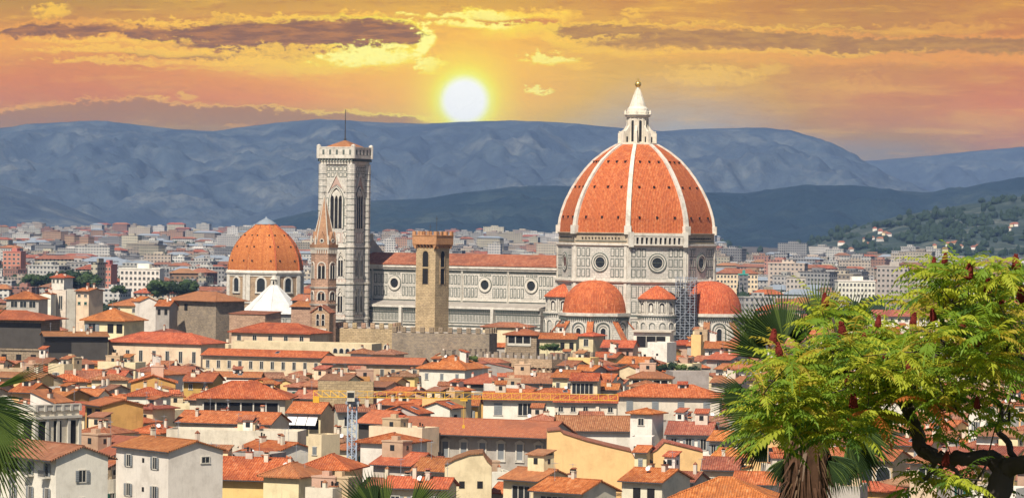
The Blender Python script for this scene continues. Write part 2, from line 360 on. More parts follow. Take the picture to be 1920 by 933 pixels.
# ---------------------------------------------------------------- sunset sky beyond the mountains
def s2l(c): return tuple(((x/255)/12.92 if x/255 <= 0.04045 else ((x/255+0.055)/1.055)**2.4) for x in c)
def make_sky():
    m = bpy.data.materials.new('skymat'); m.use_nodes = True; t = NT(m.node_tree); t.n.clear()
    out = t.new('ShaderNodeOutputMaterial'); em = t.new('ShaderNodeEmission'); t.l.new(em.outputs[0], out.inputs[0])
    uv = tc(t); sx = t.new('ShaderNodeSeparateXYZ'); t.l.new(uv, sx.inputs[0]); U, V = sx.outputs[0], sx.outputs[1]
    # coordinates: U, V in hundreds of photo pixels of direction (V downwards)
    wn = t.noise(t.scale(uv, (0.55, 1.4, 1)), 1.6, 6, 0.6, 0.0, 1)
    ws = t.new('ShaderNodeSeparateXYZ'); t.l.new(wn, ws.inputs[0])
    wx = t.m('SUBTRACT', ws.outputs[0], 0.5); wy = t.m('SUBTRACT', ws.outputs[1], 0.5)
    fine = t.noise(t.scale(uv, (1.0, 1.8, 1)), 5.5, 6, 0.66)
    ff = t.m('SUBTRACT', fine, 0.5)
    Vw = t.m('ADD', V, t.m('ADD', t.m('MULTIPLY', wy, 0.46), t.m('MULTIPLY', ff, 0.36)))
    Uw = t.m('ADD', U, t.m('ADD', t.m('MULTIPLY', wx, 0.8), t.m('MULTIPLY', ff, 0.5)))
    un = t.m('DIVIDE', U, 19.2); vn = t.m('DIVIDE', V, 3.0)
    uw = t.m('DIVIDE', Uw, 19.2)
    def L(stops): return t.ramp(vn, [(p, s2l(c)) for p, c in stops])
    left = L([(0.0, (188, 146, 84)), (0.25, (222, 150, 62)), (0.5, (218, 136, 40)), (0.66, (204, 128, 48)), (0.8, (150, 120, 110))])
    cen = L([(0.0, (206, 158, 84)), (0.2, (240, 176, 66)), (0.4, (246, 178, 52)), (0.62, (236, 150, 62)), (0.75, (190, 150, 130))])
    cr = L([(0.0, (205, 148, 84)), (0.3, (222, 166, 96)), (0.55, (214, 172, 132)), (0.8, (172, 166, 172))])
    right = L([(0.0, (188, 136, 70)), (0.3, (200, 144, 80)), (0.6, (208, 140, 70)), (0.78, (196, 138, 92)), (0.95, (150, 135, 140))])
    far = L([(0.0, (196, 134, 72)), (0.35, (204, 134, 66)), (0.7, (214, 130, 46)), (0.95, (176, 122, 98))])
    c = t.mix(t.step(U, 1.0, 7.5), left, cen)
    c = t.mix(t.step(U, 9.2, 11.8), c, cr); c = t.mix(t.step(U, 12.5, 16.5), c, right); c = t.mix(t.step(U, 16.5, 19.2), c, far)
    # soft mottling of thin high cloud
    soft = t.noise(t.scale(uv, (0.35, 1.1, 1)), 1.3, 5, 0.6)
    c = t.mix(t.step(soft, 0.48, 0.72, 0, 0.30), c, s2l((238, 190, 128)))
    c = t.mix(t.step(soft, 0.46, 0.28, 0, 0.22), c, s2l((176, 112, 76)))
    st = t.noise(t.scale(uv, (0.28, 2.6, 1)), 1.5, 7, 0.62, 0.3); st2 = t.noise(t.scale(uv, (0.6, 3.2, 1)), 3.1, 6, 0.65)
    lowf = t.step(V, 0.2, 1.4, 1.0, 0.45)
    c = t.mix(t.m('MULTIPLY', t.step(st, 0.52, 0.68, 0, 0.55), lowf), c, s2l((250, 196, 112)))
    c = t.mix(t.m('MULTIPLY', t.step(st2, 0.50, 0.36, 0, 0.30), lowf), c, s2l((172, 108, 66)))
    # distance to the sun
    su, sv = 8.71, 1.89
    du = t.m('SUBTRACT', U, su); dv = t.m('SUBTRACT', V, sv)
    r = t.m('SQRT', t.m('ADD', t.m('MULTIPLY', du, du), t.m('MULTIPLY', dv, dv)))
    re = t.m('SQRT', t.m('ADD', t.m('MULTIPLY', t.m('MULTIPLY', du, du), 0.36), t.m('MULTIPLY', dv, dv)))
    near = t.m('POWER', 2.718, t.m('MULTIPLY', t.m('MULTIPLY', re, re), -0.55))
    c = t.mix(t.m('MULTIPLY', near, 0.75), c, s2l((252, 206, 62)))
    rimcol = t.mix(t.m('MULTIPLY', t.m('POWER', 2.718, t.m('MULTIPLY', t.m('MULTIPLY', t.m('ABSOLUTE', t.m('SUBTRACT', U, 7.9)), 1.0), -0.33)), 1.15), s2l((236, 158, 84)), s2l((255, 238, 120)))
    def band(c, yc, hh, dark, top=0.75, bot=0.5, a=0.9, rt=0.35, rb=0.6):
        y = t.m('MULTIPLY', t.fcurve(uw, [(x/19.2, v/4.0) for x, v in yc]), 4.0)
        h = t.m('MAXIMUM', t.fcurve(uw, [(x/19.2, v) for x, v in hh]), 0.004)
        d = t.m('SUBTRACT', Vw, y)
        has = t.step(h, 0.01, 0.05)
        core = t.m('MULTIPLY', t.m('MULTIPLY', t.step(t.m('DIVIDE', t.m('ABSOLUTE', d), h), 1.22, 0.62), has), a)
        topr = t.m('MULTIPLY', t.step(t.m('DIVIDE', t.m('ABSOLUTE', t.m('ADD', d, h)), rt*0.16), 1.0, 0.0), has)
        botr = t.m('MULTIPLY', t.step(t.m('DIVIDE', t.m('ABSOLUTE', t.m('SUBTRACT', d, t.m('ADD', h, rb*0.1))), rb*0.28), 1.0, 0.0), has)
        c = t.mix(t.m('MULTIPLY', botr, bot), c, rimcol); c = t.mix(core, c, dark)
        return t.mix(t.m('MULTIPLY', topr, top), c, rimcol)
    dk = t.mix(t.step(st2, 0.4, 0.62), s2l((140, 102, 58)), s2l((178, 124, 62)))
    pk = t.mix(t.step(st2, 0.4, 0.62), s2l((168, 124, 78)), s2l((190, 144, 90)))
    c = band(c, [(0, 2.24), (1.2, 2.12), (2.0, 2.08), (3.2, 2.12), (4.4, 2.2), (6, 2.3), (7.2, 2.35), (8.0, 2.38), (9, 2.4)], [(0, .17), (1, .16), (2.2, .21), (4, .18), (6, .21), (7.6, .19), (8.1, .1), (8.6, 0), (19, 0)], s2l((170, 126, 84)), 0.65, 0.0, 0.8, 0.3)
    c = band(c, [(0, .62), (1, .54), (2.0, .55), (2.6, .6), (4, .66), (5.5, .7), (6.8, .66), (8, .66)], [(0, .07), (.8, .15), (1.8, .16), (2.3, .06), (2.7, .15), (3.6, .2), (4.2, .33), (5.4, .37), (6.6, .32), (7.6, .22), (7.98, .03), (8.1, 0), (19, 0)], dk, 0.75, 0.8, 0.95, 0.5, 1.3)
    c = band(c, [(3, 1.0), (5, 1.02), (6, 1.02), (8, 1.0)], [(0, 0), (1.9, 0), (2.4, .05), (3.6, .07), (4.4, .03), (4.9, 0), (19, 0)], dk, 0.5, 0.4, 0.6)
    c = band(c, [(8, .3), (10.2, .52), (12, .68), (14, .74), (16, .80), (17.5, .82), (19.2, .86)], [(0, 0), (10.1, 0), (10.5, .12), (12, .21), (14, .20), (16, .18), (18, .16), (19.2, .12)], pk, 0.6, 0.7, 0.85, 0.35, 0.9)
    c = band(c, [(8, .30), (8.6, .30), (9.2, .34), (10, .38), (11, .38)], [(0, 0), (8.4, 0), (8.8, .08), (9.6, .11), (10.3, .08), (10.8, 0), (19, 0)], s2l((206, 130, 60)), 0.9, 0.9, 0.75, 0.6, 0.8)
    # bright streaks and puffs: centre u, v, half sizes, strength, colour
    bright = s2l((255, 246, 160)); yel = s2l((250, 200, 96)); pale = s2l((244, 196, 122)); pinkp = s2l((230, 170, 116))
    for (cu, cv, hu, hv, s_, col) in [(6.9, 1.08, 1.15, .26, 1.2, bright), (7.95, .86, .22, .42, 1.3, bright), (8.1, 1.2, .35, .2, 1.1, bright), (5.2, .98, 1.6, .12, 1.0, yel),
            (2.6, .95, 2.6, .10, .9, yel), (2.0, 1.17, 1.6, .07, .85, yel), (.95, .22, .5, .16, 1.0, yel), (2.0, .78, 1.9, .07, .9, yel), (4.6, 1.32, 2.2, .05, .6, pale), (3.2, .42, 1.6, .05, .8, yel), (12.2, .44, 2.0, .04, .8, pale), (15.0, .52, 1.8, .04, .6, pale), (13.5, .98, 4.5, .05, .7, pale), (10.3, .72, 2.2, .06, .9, yel), (4.4, 1.18, 1.2, .09, .8, yel),
            (6.85, .26, .5, .07, 1.0, yel), (5.0, .3, 1.2, .05, .8, yel), (9.0, .3, 1.8, .09, 1.0, bright), (10.2, .28, .8, .14, .9, yel), (11.9, .28, .25, .1, .8, yel),
            (10.3, 1.15, .55, .14, .95, bright), (10.7, 1.28, .4, .1, .8, yel), (10.15, 1.66, .28, .05, 1.0, bright), (13.4, 1.45, 1.1, .2, .8, pale), (14.4, 1.3, .5, .14, .6, pale), (16.2, 1.6, .9, .2, .55, pinkp),
            (17.8, .52, 1.5, .13, .7, pinkp), (8.9, .48, 1.2, .1, 1.0, bright), (.4, 2.05, .6, .06, .6, pinkp), (2.9, 1.86, .3, .05, .8, pale), (3.6, 1.82, .3, .08, .7, pale), (4.5, 2.35, .3, .07, .5, pinkp), (16.4, .24, .25, .06, .5, pk)]:
        a = t.m('DIVIDE', t.m('SUBTRACT', Uw, cu), hu); b = t.m('DIVIDE', t.m('SUBTRACT', Vw, cv), hv)
        e = t.m('ADD', t.m('MULTIPLY', a, a), t.m('MULTIPLY', b, b))
        e = t.m('SUBTRACT', e, t.m('MULTIPLY', ff, 4.0))
        c = t.mix(t.m('MULTIPLY', t.step(e, 1.0, 0.1), min(s_*0.8, 1)), c, col)
    # sun with its halo
    c = t.mix(t.step(r, 1.25, 0.42, 0, 0.85), c, s2l((250, 224, 96)))
    c = t.mix(t.step(r, 0.78, 0.36, 0, 0.95), c, s2l((244, 250, 150)))
    c = t.mix(t.step(r, 0.52, 0.32), c, s2l((250, 250, 255)))
    # remove what the air in front adds
    c = t.mix(1.0, c, (0.05, 0.06, 0.17), 'SUBTRACT')
    vm = t.new('ShaderNodeVectorMath', operation='MAXIMUM'); t.put(vm.inputs[0], c); vm.inputs[1].default_value = (0, 0, 0)
    t.put(em.inputs[0], vm.outputs[0]); em.inputs[1].default_value = SKY_GAIN
    Yd = 60000.0; mb = MB(); nx, ny = 40, 16; uvs = []; ids = []
    for j in range(ny+1):
        row = []
        for i in range(nx+1):
            px = -1800+5500*i/nx; py = 520-1500*j/ny
            row.append(mb.pts([P(px, py, Yd-abs(px-960)*3.0)])[0]); uvs.append((px/100, py/100))
        ids.append(row)
    for j in range(ny):
        for i in range(nx): mb.f.append([ids[j][i], ids[j][i+1], ids[j+1][i+1], ids[j+1][i]]); mb.m.append(0)
    o = mb.build('sky', m, uv=False); l = o.data.uv_layers.new(name='UVMap').data
    for lp in o.data.loops: l[lp.index].uv = uvs[lp.vertex_index]
    tag(o, kind='structure')
SKY_GAIN = 1.08
make_sky()
def make_haze():
    m = bpy.data.materials.new('hazemat'); m.use_nodes = True; t = NT(m.node_tree); t.n.clear()
    out = t.new('ShaderNodeOutputMaterial'); v = t.new('ShaderNodeVolumePrincipled')
    v.inputs['Color'].default_value = (0.36, 0.56, 1.0, 1); v.inputs['Density'].default_value = HAZE
    v.inputs['Anisotropy'].default_value = 0.0
    t.l.new(v.outputs[0], out.inputs[1])
    mb = MB(); mb.box(-7500, 7500, -200, 18500, -8, 490)
    tag(mb.build('haze', m, uv=False), kind='stuff')
HAZE = 3.25e-5
make_haze()
# ---------------------------------------------------------------- shared architecture helpers
def rotz(k): return Matrix.Rotation(k, 4, 'Z')
def panels(mb, u0, u1, z0, z1, nx, nz, y, g=1, w=0, t=0.32, fill=0.80):
    """white panels with dark green borders on a wall whose outer face is y (facing -y)"""
    cw = (u1-u0)/nx; ch = (z1-z0)/nz
    for i in range(nx):
        for j in range(nz):
            a = u0+cw*(i+(1-fill)/2); b = a+cw*fill; c = z0+ch*(j+(1-fill)/2); d = c+ch*fill
            mb.box(a, b, y-0.05, y+0.02, c, d, g)
            if b-a > 2.4*t and d-c > 2.4*t: mb.box(a+t, b-t, y-0.10, y-0.04, c+t, d-t, w)
def archpts(cx, z0, w, h, pointed=False, n=8):
    r = w/2; ps = [(cx-r, z0), (cx+r, z0)]
    if pointed:
        hs = h-w*0.95
        for i in range(n+1):
            a = (PI/3)*i/n; ps.append((cx-r+w*math.cos(a), z0+hs+w*math.sin(a)*1.09))
        for i in range(n-1, -1, -1):
            a = (PI/3)*i/n; ps.append((cx+r-w*math.cos(a), z0+hs+w*math.sin(a)*1.09))
    else:
        hs = h-r
        for i in range(n+1):
            a = PI*i/n; ps.append((cx+r*math.cos(a), z0+hs+r*math.sin(a)))
    return ps
def arch(mb, cx, z0, w, h, y0, y1, mat, pointed=False): mb.yprism(archpts(cx, z0, w, h, pointed), y0, y1, mat)
def archring(mb, cx, z0, w, h, t, y0, y1, mat, pointed=False):
    o = archpts(cx, z0, w+2*t, h+t, pointed); i = archpts(cx, z0, w, h, pointed)
    n = len(o)
    for k in range(1, n):
        a, b = k, (k+1) % n
        if b == 0: q = (o[a], o[0], i[0], i[a])
        else: q = (o[a], o[b], i[b], i[a])
        mb.yprism(q, y0, y1, mat)
def ring(mb, cx, cz, ro, ri, y0, y1, mat, n=28):
    for k in range(n):
        a, b = 2*PI*k/n, 2*PI*(k+1)/n
        mb.yprism([(cx+ro*math.cos(a), cz+ro*math.sin(a)), (cx+ro*math.cos(b), cz+ro*math.sin(b)), (cx+ri*math.cos(b), cz+ri*math.sin(b)), (cx+ri*math.cos(a), cz+ri*math.sin(a))], y0, y1, mat)
def disc(mb, cx, cz, r, y0, y1, mat, n=28): mb.yprism([(cx+r*math.cos(2*PI*k/n), cz+r*math.sin(2*PI*k/n)) for k in range(n)], y0, y1, mat)
HOR = [933.0]*2400     # screen-space top of what already stands in front (photo columns -240..2160)
def cover(a, b, top):
    for i in range(max(0, int(a)+240), min(2400, int(b)+240)): HOR[i] = min(HOR[i], top)
FOOT = []
def foot(cx, cy, w, d, rz): FOOT.append((cx, cy, w/2, d/2, rz))
def hits(cx, cy, w, d, rz):
    for (ax, ay, aw, ad, ar) in FOOT:
        if abs(ax-cx) > 90 or abs(ay-cy) > 90: continue
        ok = False
        for r in (rz, ar):
            for q in (0, PI/2):
                ux, uy = math.cos(r+q), math.sin(r+q)
                D = abs((cx-ax)*ux+(cy-ay)*uy)
                ea = abs(math.cos(ar)*ux+math.sin(ar)*uy)*aw+abs(-math.sin(ar)*ux+math.cos(ar)*uy)*ad
                eb = abs(math.cos(rz)*ux+math.sin(rz)*uy)*w/2+abs(-math.sin(rz)*ux+math.cos(rz)*uy)*d/2
                if D > ea+eb-0.3: ok = True
        if not ok: return True
    return False
def crenels(mb, w, d, z, mw=1.5, gap=1.3, mh=1.7, th=0.7, mat=0, sides='frlb'):
    for s in sides:
        L = w if s in 'fb' else d; off = (d if s in 'fb' else w)/2
        mb.M = rotz({'f': 0, 'r': PI/2, 'b': PI, 'l': -PI/2}[s])
        n = max(2, int((L+gap)/(mw+gap))); st = (L-mw)/(n-1)
        for i in range(n): mb.box(-L/2+i*st+(0.01 if i == 0 else 0), -L/2+i*st+mw-(0.01 if i == n-1 else 0), -off-0.01, -off+th, z, z+mh, mat)
    mb.M = Matrix.Identity(4)
# ---------------------------------------------------------------- cathedral
def cathedral():
    Y0 = 1345.0; C = P(1193, 435, Y0); rz = R(-30.5)
    Z = lambda py: P(1193, py, Y0).z
    S = Y0/FPX
    root = empty('cathedral', (C.x, Y0, 0), rz)
    tag(root, 'white marble cathedral with a huge ribbed orange octagonal dome and a tall white lantern', 'cathedral')
    zb, zt = Z(436), Z(270)
    prof = [(424, 145.5), (410, 143.5), (395, 139.5), (377, 133), (356, 122.5), (336, 110), (318, 96.5), (301, 81), (286, 62), (277, 48), (271, 37)]
    rings = [(146.5*S, zb)] + [(r*S, Z(p)) for p, r in prof]
    ph = PI/8 - PI/2   # octagon corners half way between the face normals
    mb = MB()
    # dome shell: subdivided so every sail is flat across and curved upwards
    fine = []
    for (r0, z0), (r1, z1) in zip(rings, rings[1:]):
        for k in range(3): fine.append((r0+(r1-r0)*k/3, z0+(z1-z0)*k/3))
    fine.append(rings[-1])
    mb.lathe(fine, 8, 0, phase=ph)
    ap = math.cos(PI/8)
    for k in (-2, -1, 0, 1, 2, 3):
        mb.M = rotz(k*PI/4)
        for zz, us in ((Z(408), (-.5, 0, .5)), (Z(352), (-.5, 0, .5)), (Z(305), (-.45, 0, .45))):
            for (r0, z0), (r1, z1) in zip(fine, fine[1:]):
                if z0 <= zz < z1:
                    f = (zz-z0)/(z1-z0); r = (r0+(r1-r0)*f); wd = 2*r*math.sin(PI/8)
                    for u in us:
                        mb.box(u*wd*.62-.3, u*wd*.62+.3, -r*ap-.45, -r*ap+.6, zz-.35, zz+.45, 1)
                        mb.box(u*wd*.62-.42, u*wd*.62+.42, -r*ap-.6, -r*ap+.6, zz+.45, zz+.6, 0)
    mb.M = Matrix.Identity(4)
    sh = mb.build('dome_shell', ['domeroof', 'opening'], root)
    for k in range(8):
        a = ph+k*PI/4; mb = MB(); mb.M = rotz(a)
        pr = []
        for i, (r, z) in enumerate(fine):
            w_ = 0.95-0.35*i/len(fine)
            pr.append([(r-.4, -w_, z), (r+.55, -w_, z+.2), (r+.55, w_, z+.2), (r-.4, w_, z)])
        rr = [mb.pts(q) for q in pr]
        for a0, a1 in zip(rr, rr[1:]):
            for i in range(4): j = (i+1) % 4; mb.f.append([a0[i], a0[j], a1[j], a1[i]]); mb.m.append(0)
        mb.f.append(rr[0][::-1]); mb.m.append(0); mb.f.append(rr[-1]); mb.m.append(0)
        mb.box(fine[0][0]-.9, fine[0][0]+1.0, -1.3, 1.3, zb-.6, zb+2.6, 0)
        mb.build('rib', ['marbletrim'], root)
    # lantern
    ln = MB(); zl = Z(271)
    ln.lathe([(7.6, zl-.5), (7.6, zl+.5), (7.2, zl+.5)], 8, 0, phase=ph)
    ln.lathe([(4.1, zl+.5), (4.1, Z(220)), (4.8, Z(219)), (4.8, Z(216.5)), (5.3, Z(216)), (5.3, Z(214.5)), (3.9, Z(213.5))], 8, 0, phase=ph)
    for k in range(8):
        ln.M = rotz(k*PI/4)
        arch(ln, 0, zl+1.0, 1.0, Z(226)-zl-1.0, -4.1*ap-.04, -4.1*ap+.3, 1)
        ln.box(-1.0, -.62, -4.1*ap-.3, -4.1*ap+.1, zl+.5, Z(222), 0); ln.box(.62, 1.0, -4.1*ap-.3, -4.1*ap+.1, zl+.5, Z(222), 0)
        ln.M = rotz(ph+k*PI/4)
        # radial buttress with scroll
        ln.prism([(3.6, -.45, zl+.4), (6.9, -.45, zl+.4), (6.9, -.45, Z(249)), (6.2, -.45, Z(246.5)), (5.2, -.45, Z(243)), (4.3, -.45, Z(236)), (3.6, -.45, Z(235))],
                 [(3.6, .45, zl+.4), (6.9, .45, zl+.4), (6.9, .45, Z(249)), (6.2, .45, Z(246.5)), (5.2, .45, Z(243)), (4.3, .45, Z(236)), (3.6, .45, Z(235))], 0)
        ln.box(6.2, 7.3, -.65, .65, zl+.4, Z(250), 0); ln.box(6.4, 7.0, -.45, .45, Z(250), Z(246.5), 0)
        ln.box(4.9, 5.7, -.47, .47, zl+.8, zl+2.9, 1)
        ln.box(4.4, 5.0, -.35, .35, Z(214), Z(210), 0); ln.lathe([(.4, Z(210)), (.05, Z(206))], 6, 0, c=(4.7, 0))
    ln.M = Matrix.Identity(4)
    L = ln.build('lantern', ['lanternstone', 'opening'], root)
    cn = MB(); cn.lathe([(4.4, Z(214)), (4.4, Z(210)), (4.1, Z(209)), (3.9, Z(204)), (3.1, Z(200)), (2.7, Z(194)), (2.1, Z(187)), (1.6, Z(181)), (1.1, Z(174)), (.7, Z(168)), (.45, Z(163.5))], 16, 0, phase=ph)
    for k in range(8):
        cn.M = rotz(ph+k*PI/4); cn.prism([(3.7, -.2, Z(210)), (3.9, .2, Z(210)), (3.4, .2, Z(210)), (3.3, -.2, Z(210))], [(.75, -.1, Z(168)), (.9, .1, Z(168)), (.5, .1, Z(168)), (.5, -.1, Z(168))], 0)
    cn.build('cone', ['lanternstone'], L, smooth=False)
    bl = MB(); n = 10; bl.lathe([(max(.02, 1.2*math.sin(PI*i/n)), Z(158)-1.2*math.cos(PI*i/n)) for i in range(n+1)], 16); bl.build('ball', ['gold'], L, smooth=True)
    cr = MB(); cr.box(-.09, .09, -.09, .09, Z(152.5), Z(146.5), 0); cr.box(-.7, .7, -.08, .08, Z(149.8), Z(149), 0); cr.build('cross', ['gold'], L)
    # drum
    Rd = 149*S; A = Rd*ap; wf = 2*Rd*math.sin(PI/8); z0, z1 = Z(525), Z(458)
    mb = MB(); mb.lathe([(Rd, 0), (Rd, z1)], 8, 0, phase=ph)
    mb.lathe([(Rd-.5, z1), (Rd-.5, zb-.3), (Rd+.3, zb-.3), (Rd+.3, zb)], 8, 2, phase=ph)
    mb.lathe([(Rd+.1, z0-.9), (Rd+.9, z0-.3), (Rd+.9, z0+.3), (Rd, z0+.5)], 8, 3, phase=ph)
    mb.lathe([(Rd+.1, z1-.7), (Rd+.7, z1-.3), (Rd+.7, z1+.3), (Rd-.3, z1+.4)], 8, 3, phase=ph)
    zc = Z(491)
    for k in range(8):
        mb.M = rotz(k*PI/4)
        # panels left and right of the oculus and small ones above and below
        panels(mb, -wf/2+1.4, -4.2, z0+1.0, z1-1.0, 3, 3, -A, 1, 0, .3, .82)
        panels(mb, 4.2, wf/2-1.4, z0+1.0, z1-1.0, 3, 3, -A, 1, 0, .3, .82)
        for s in (-1, 1): mb.box(s*(wf/2-.75)-.55, s*(wf/2-.75)+.55, -A-.35, -A+.2, z0+.5, z1-.7, 3)
        ring(mb, 0, zc, 3.6, 3.2, -A-.32, -A+.1, 1); 
        # body below
        panels(mb, -wf/2+1.4, wf/2-1.4, z0-12.2, z0-1.2, 8, 2, -A, 1, 0, .3, .8)
        mb.box(-wf/2+.2, wf/2-.2, -A-.16, -A, z0-13.1, z0-12.4, 1)
        mb.box(-wf/2+.2, wf/2-.2, -A-.22, -A, z0-13.8, z0-13.1, 3)
        panels(mb, -wf/2+1.4, wf/2-1.4, z0-25, z0-14.2, 7, 2, -A, 1, 0, .3, .8)
        for s in (-1, 1): mb.box(s*(wf/2-.75)-.55, s*(wf/2-.75)+.55, -A-.3, -A+.2, 2, z0-.9, 3)
        # rough unfinished band under the dome
        if k != 1:
            for i in range(12): mb.box(-8+i*1.4, -7.55+i*1.4, -A+.05, -A+.8, z1+2.2, z1+2.65, 4)
            mb.box(-wf/2+.6, wf/2-.6, -A+.2, -A+.6, z1+1.1, z1+1.4, 1)
    mb.M = Matrix.Identity(4)
    dr = mb.build('drum', ['marble', 'greenmarble', 'roughdrum', 'marbletrim', 'opening'], root)
    for k in range(8):
        o = MB(); o.M = rotz(k*PI/4)
        # splayed round window
        for i, (ro, ri, y) in enumerate(((3.2, 2.75, -.34), (2.75, 2.35, -.24), (2.35, 2.0, -.14))): ring(o, 0, zc, ro, ri, -A+y, -A+.1, 0 if i != 1 else 2)
        disc(o, 0, zc, 2.02, -A-.06, -A+.05, 1)
        o.box(-2, 2, -A-.12, -A-.05, zc-.06, zc+.06, 2)
        o.build('oculus', ['marbletrim', 'glassdark', 'greenmarble'], dr)
    g = MB(); g.M = rotz(PI/4); gz0, gz1 = Z(459), Z(437)
    g.box(-wf/2+.2, wf/2-.2, -A-1.5, -A+.4, gz0, gz0+.5, 0); g.box(-wf/2+.2, wf/2-.2, -A-1.6, -A+.3, gz1-.9, gz1, 0)
    g.box(-wf/2+.4, wf/2-.4, -A-.6, -A+.35, gz0+.5, gz1-.9, 1)
    nb = 12
    for i in range(nb+1):
        u = -wf/2+.75+(wf-1.5)*i/nb; g.box(u-.42, u+.42, -A-1.4, -A-.6, gz0+.5, gz1-.9, 0)
    g.box(-wf/2+.2, wf/2-.2, -A-1.42, -A-.62, gz1-1.5, gz1-.9, 0)
    for s in (-1, 1): g.box(s*(wf/2-1)-.9, s*(wf/2-1)+.9, -A-1.7, -A+.35, gz0-.6, gz1+.5, 0)
    g.build('gallery', ['marbletrim', 'opening'], root)
    # nave (runs towards local -x)
    xw, xe = -117.0, -A+.5; zn = Z(505)+.3; zr = zn+4.2; hc = 11.2; za = Z(577)-.6; ha = 21.8; zc0 = za+.6
    mb = MB()
    mb.box(xw, xe, -hc, hc, 0, zn, 0)
    mb.box(xw, -A-1, -ha, ha, 0, za, 0)
    mb.box(xw-.2, xe, -hc-1.3, -hc+.1, zn-1.0, zn-.05, 2); mb.box(xw, xe, -hc-.8, -hc+.1, zn-1.8, zn-1.0, 2)
    mb.box(xw, xe, -hc-.25, -hc, zn-2.6, zn-1.85, 1)
    mb.box(xw, -A-1, -hc-.3, -hc, zc0+1.4, zc0+1.9, 2); mb.box(xw, -A-1, -hc-.16, -hc, zc0+.9, zc0+1.35, 1)
    bays = [-100.2, -79.8, -59.3, -38.8]
    for i, b in enumerate(bays):
        for s in (-1, 1):
            a0, a1 = (b-9.6, b-3.2) if s < 0 else (b+3.2, b+9.6)
            panels(mb, a0, a1, zc0+2.2, zn-3.0, 4, 2, -hc, 1, 0, .33, .78)
        panels(mb, b-2.6, b+2.6, zn-4.0, zn-3.0, 3, 1, -hc, 1, 0, .25, .8)
        mb.box(b-10.55, b-9.85, -hc-.5, -hc, zc0, zn-1.8, 2); mb.box(b-10.3, b-10.15, -hc-.56, -hc, zc0, zn-2, 1)
        mb.box(b-10.8, b-9.6, -ha-1.6, -ha, 0, za-.5, 2)
    mb.box(xw-.01, xw+3, -hc-.6, hc, 0, zn+1.5, 2)
    # aisle wall: cornice with dentils, narrow striped arcade, courses
    mb.box(xw, -A-1, -ha-1.1, -ha, za-.8, za+.05, 2)
    for i in range(110):
        u = xw+1+i*(abs(xw)-A-3)/109; mb.box(u-.2, u+.2, -ha-.8, -ha, za-1.9, za-1.15, 1)
    for i in range(132):
        u = xw+1+i*(abs(xw)-A-3)/131; mb.box(u-.13, u+.13, -ha-.12, -ha, za-5.6, za-2.9, 1)
    for zz in (za-2.6, za-6.2, za-7.4, za-9.4, za-11.4): mb.box(xw, -A-1, -ha-.2, -ha, zz-.16, zz+.16, 1)
    for zz in (za-6.8, za-8.4): mb.box(xw, -A-1, -ha-.35, -ha, zz-.25, zz+.2, 2)
    nv = mb.build('nave_wall', ['marble', 'greenmarble', 'marbletrim'], root)
    rf = MB(); rf.prism([(xw-.5, -hc-1.5, zn), (xe, -hc-1.5, zn), (xe, 0, zr), (xw-.5, 0, zr)], [(xw-.5, -hc-1.5, zn+.35), (xe, -hc-1.5, zn+.35), (xe, 0, zr+.35), (xw-.5, 0, zr+.35)], 0)
    rf.prism([(xw-.5, hc+1.5, zn), (xe, hc+1.5, zn), (xe, 0, zr), (xw-.5, 0, zr)], [(xw-.5, hc+1.5, zn+.35), (xe, hc+1.5, zn+.35), (xe, 0, zr+.35), (xw-.5, 0, zr+.35)], 0)
    rf.build('nave_roof', ['roofold'], root)
    ar = MB()
    for s in (-1, 1): ar.prism([(xw, s*ha, za+.05), (-A-1, s*ha, za+.05), (-A-1, s*(hc+.35), zc0+.35), (xw, s*(hc+.35), zc0+.35)], [(xw, s*ha, za+.3), (-A-1, s*ha, za+.3), (-A-1, s*(hc+.35), zc0+.9), (xw, s*(hc+.35), zc0+.9)], 0)
    ar.build('aisle_roof', ['greywall'], root)
    fc = MB(); fc.prism([(xw-2.5, -hc-1, 0), (xw-2.5, hc+1, 0), (xw-2.5, hc+1, zn+1.5), (xw-2.5, 0, zr+5.5), (xw-2.5, -hc-1, zn+1.5)], [(xw-.6, -hc-1, 0), (xw-.6, hc+1, 0), (xw-.6, hc+1, zn+1.5), (xw-.6, 0, zr+5.5), (xw-.6, -hc-1, zn+1.5)], 0)
    fc.box(xw-2.4, xw-.65, -.3, .3, zr+5.2, zr+7.5, 0); fc.build('facade_gable', ['greywall'], root)
    for b in bays:
        o = MB(); zo = Z(540)+.2
        ring(o, b, zo, 2.75, 1.85, -hc-.45, -hc+.05, 0); ring(o, b, zo, 3.0, 2.75, -hc-.3, -hc+.05, 2); disc(o, b, zo, 1.9, -hc-.1, -hc+.04, 1)
        o.build('oculus', ['marbletrim', 'glassdark', 'greenmarble'], nv)
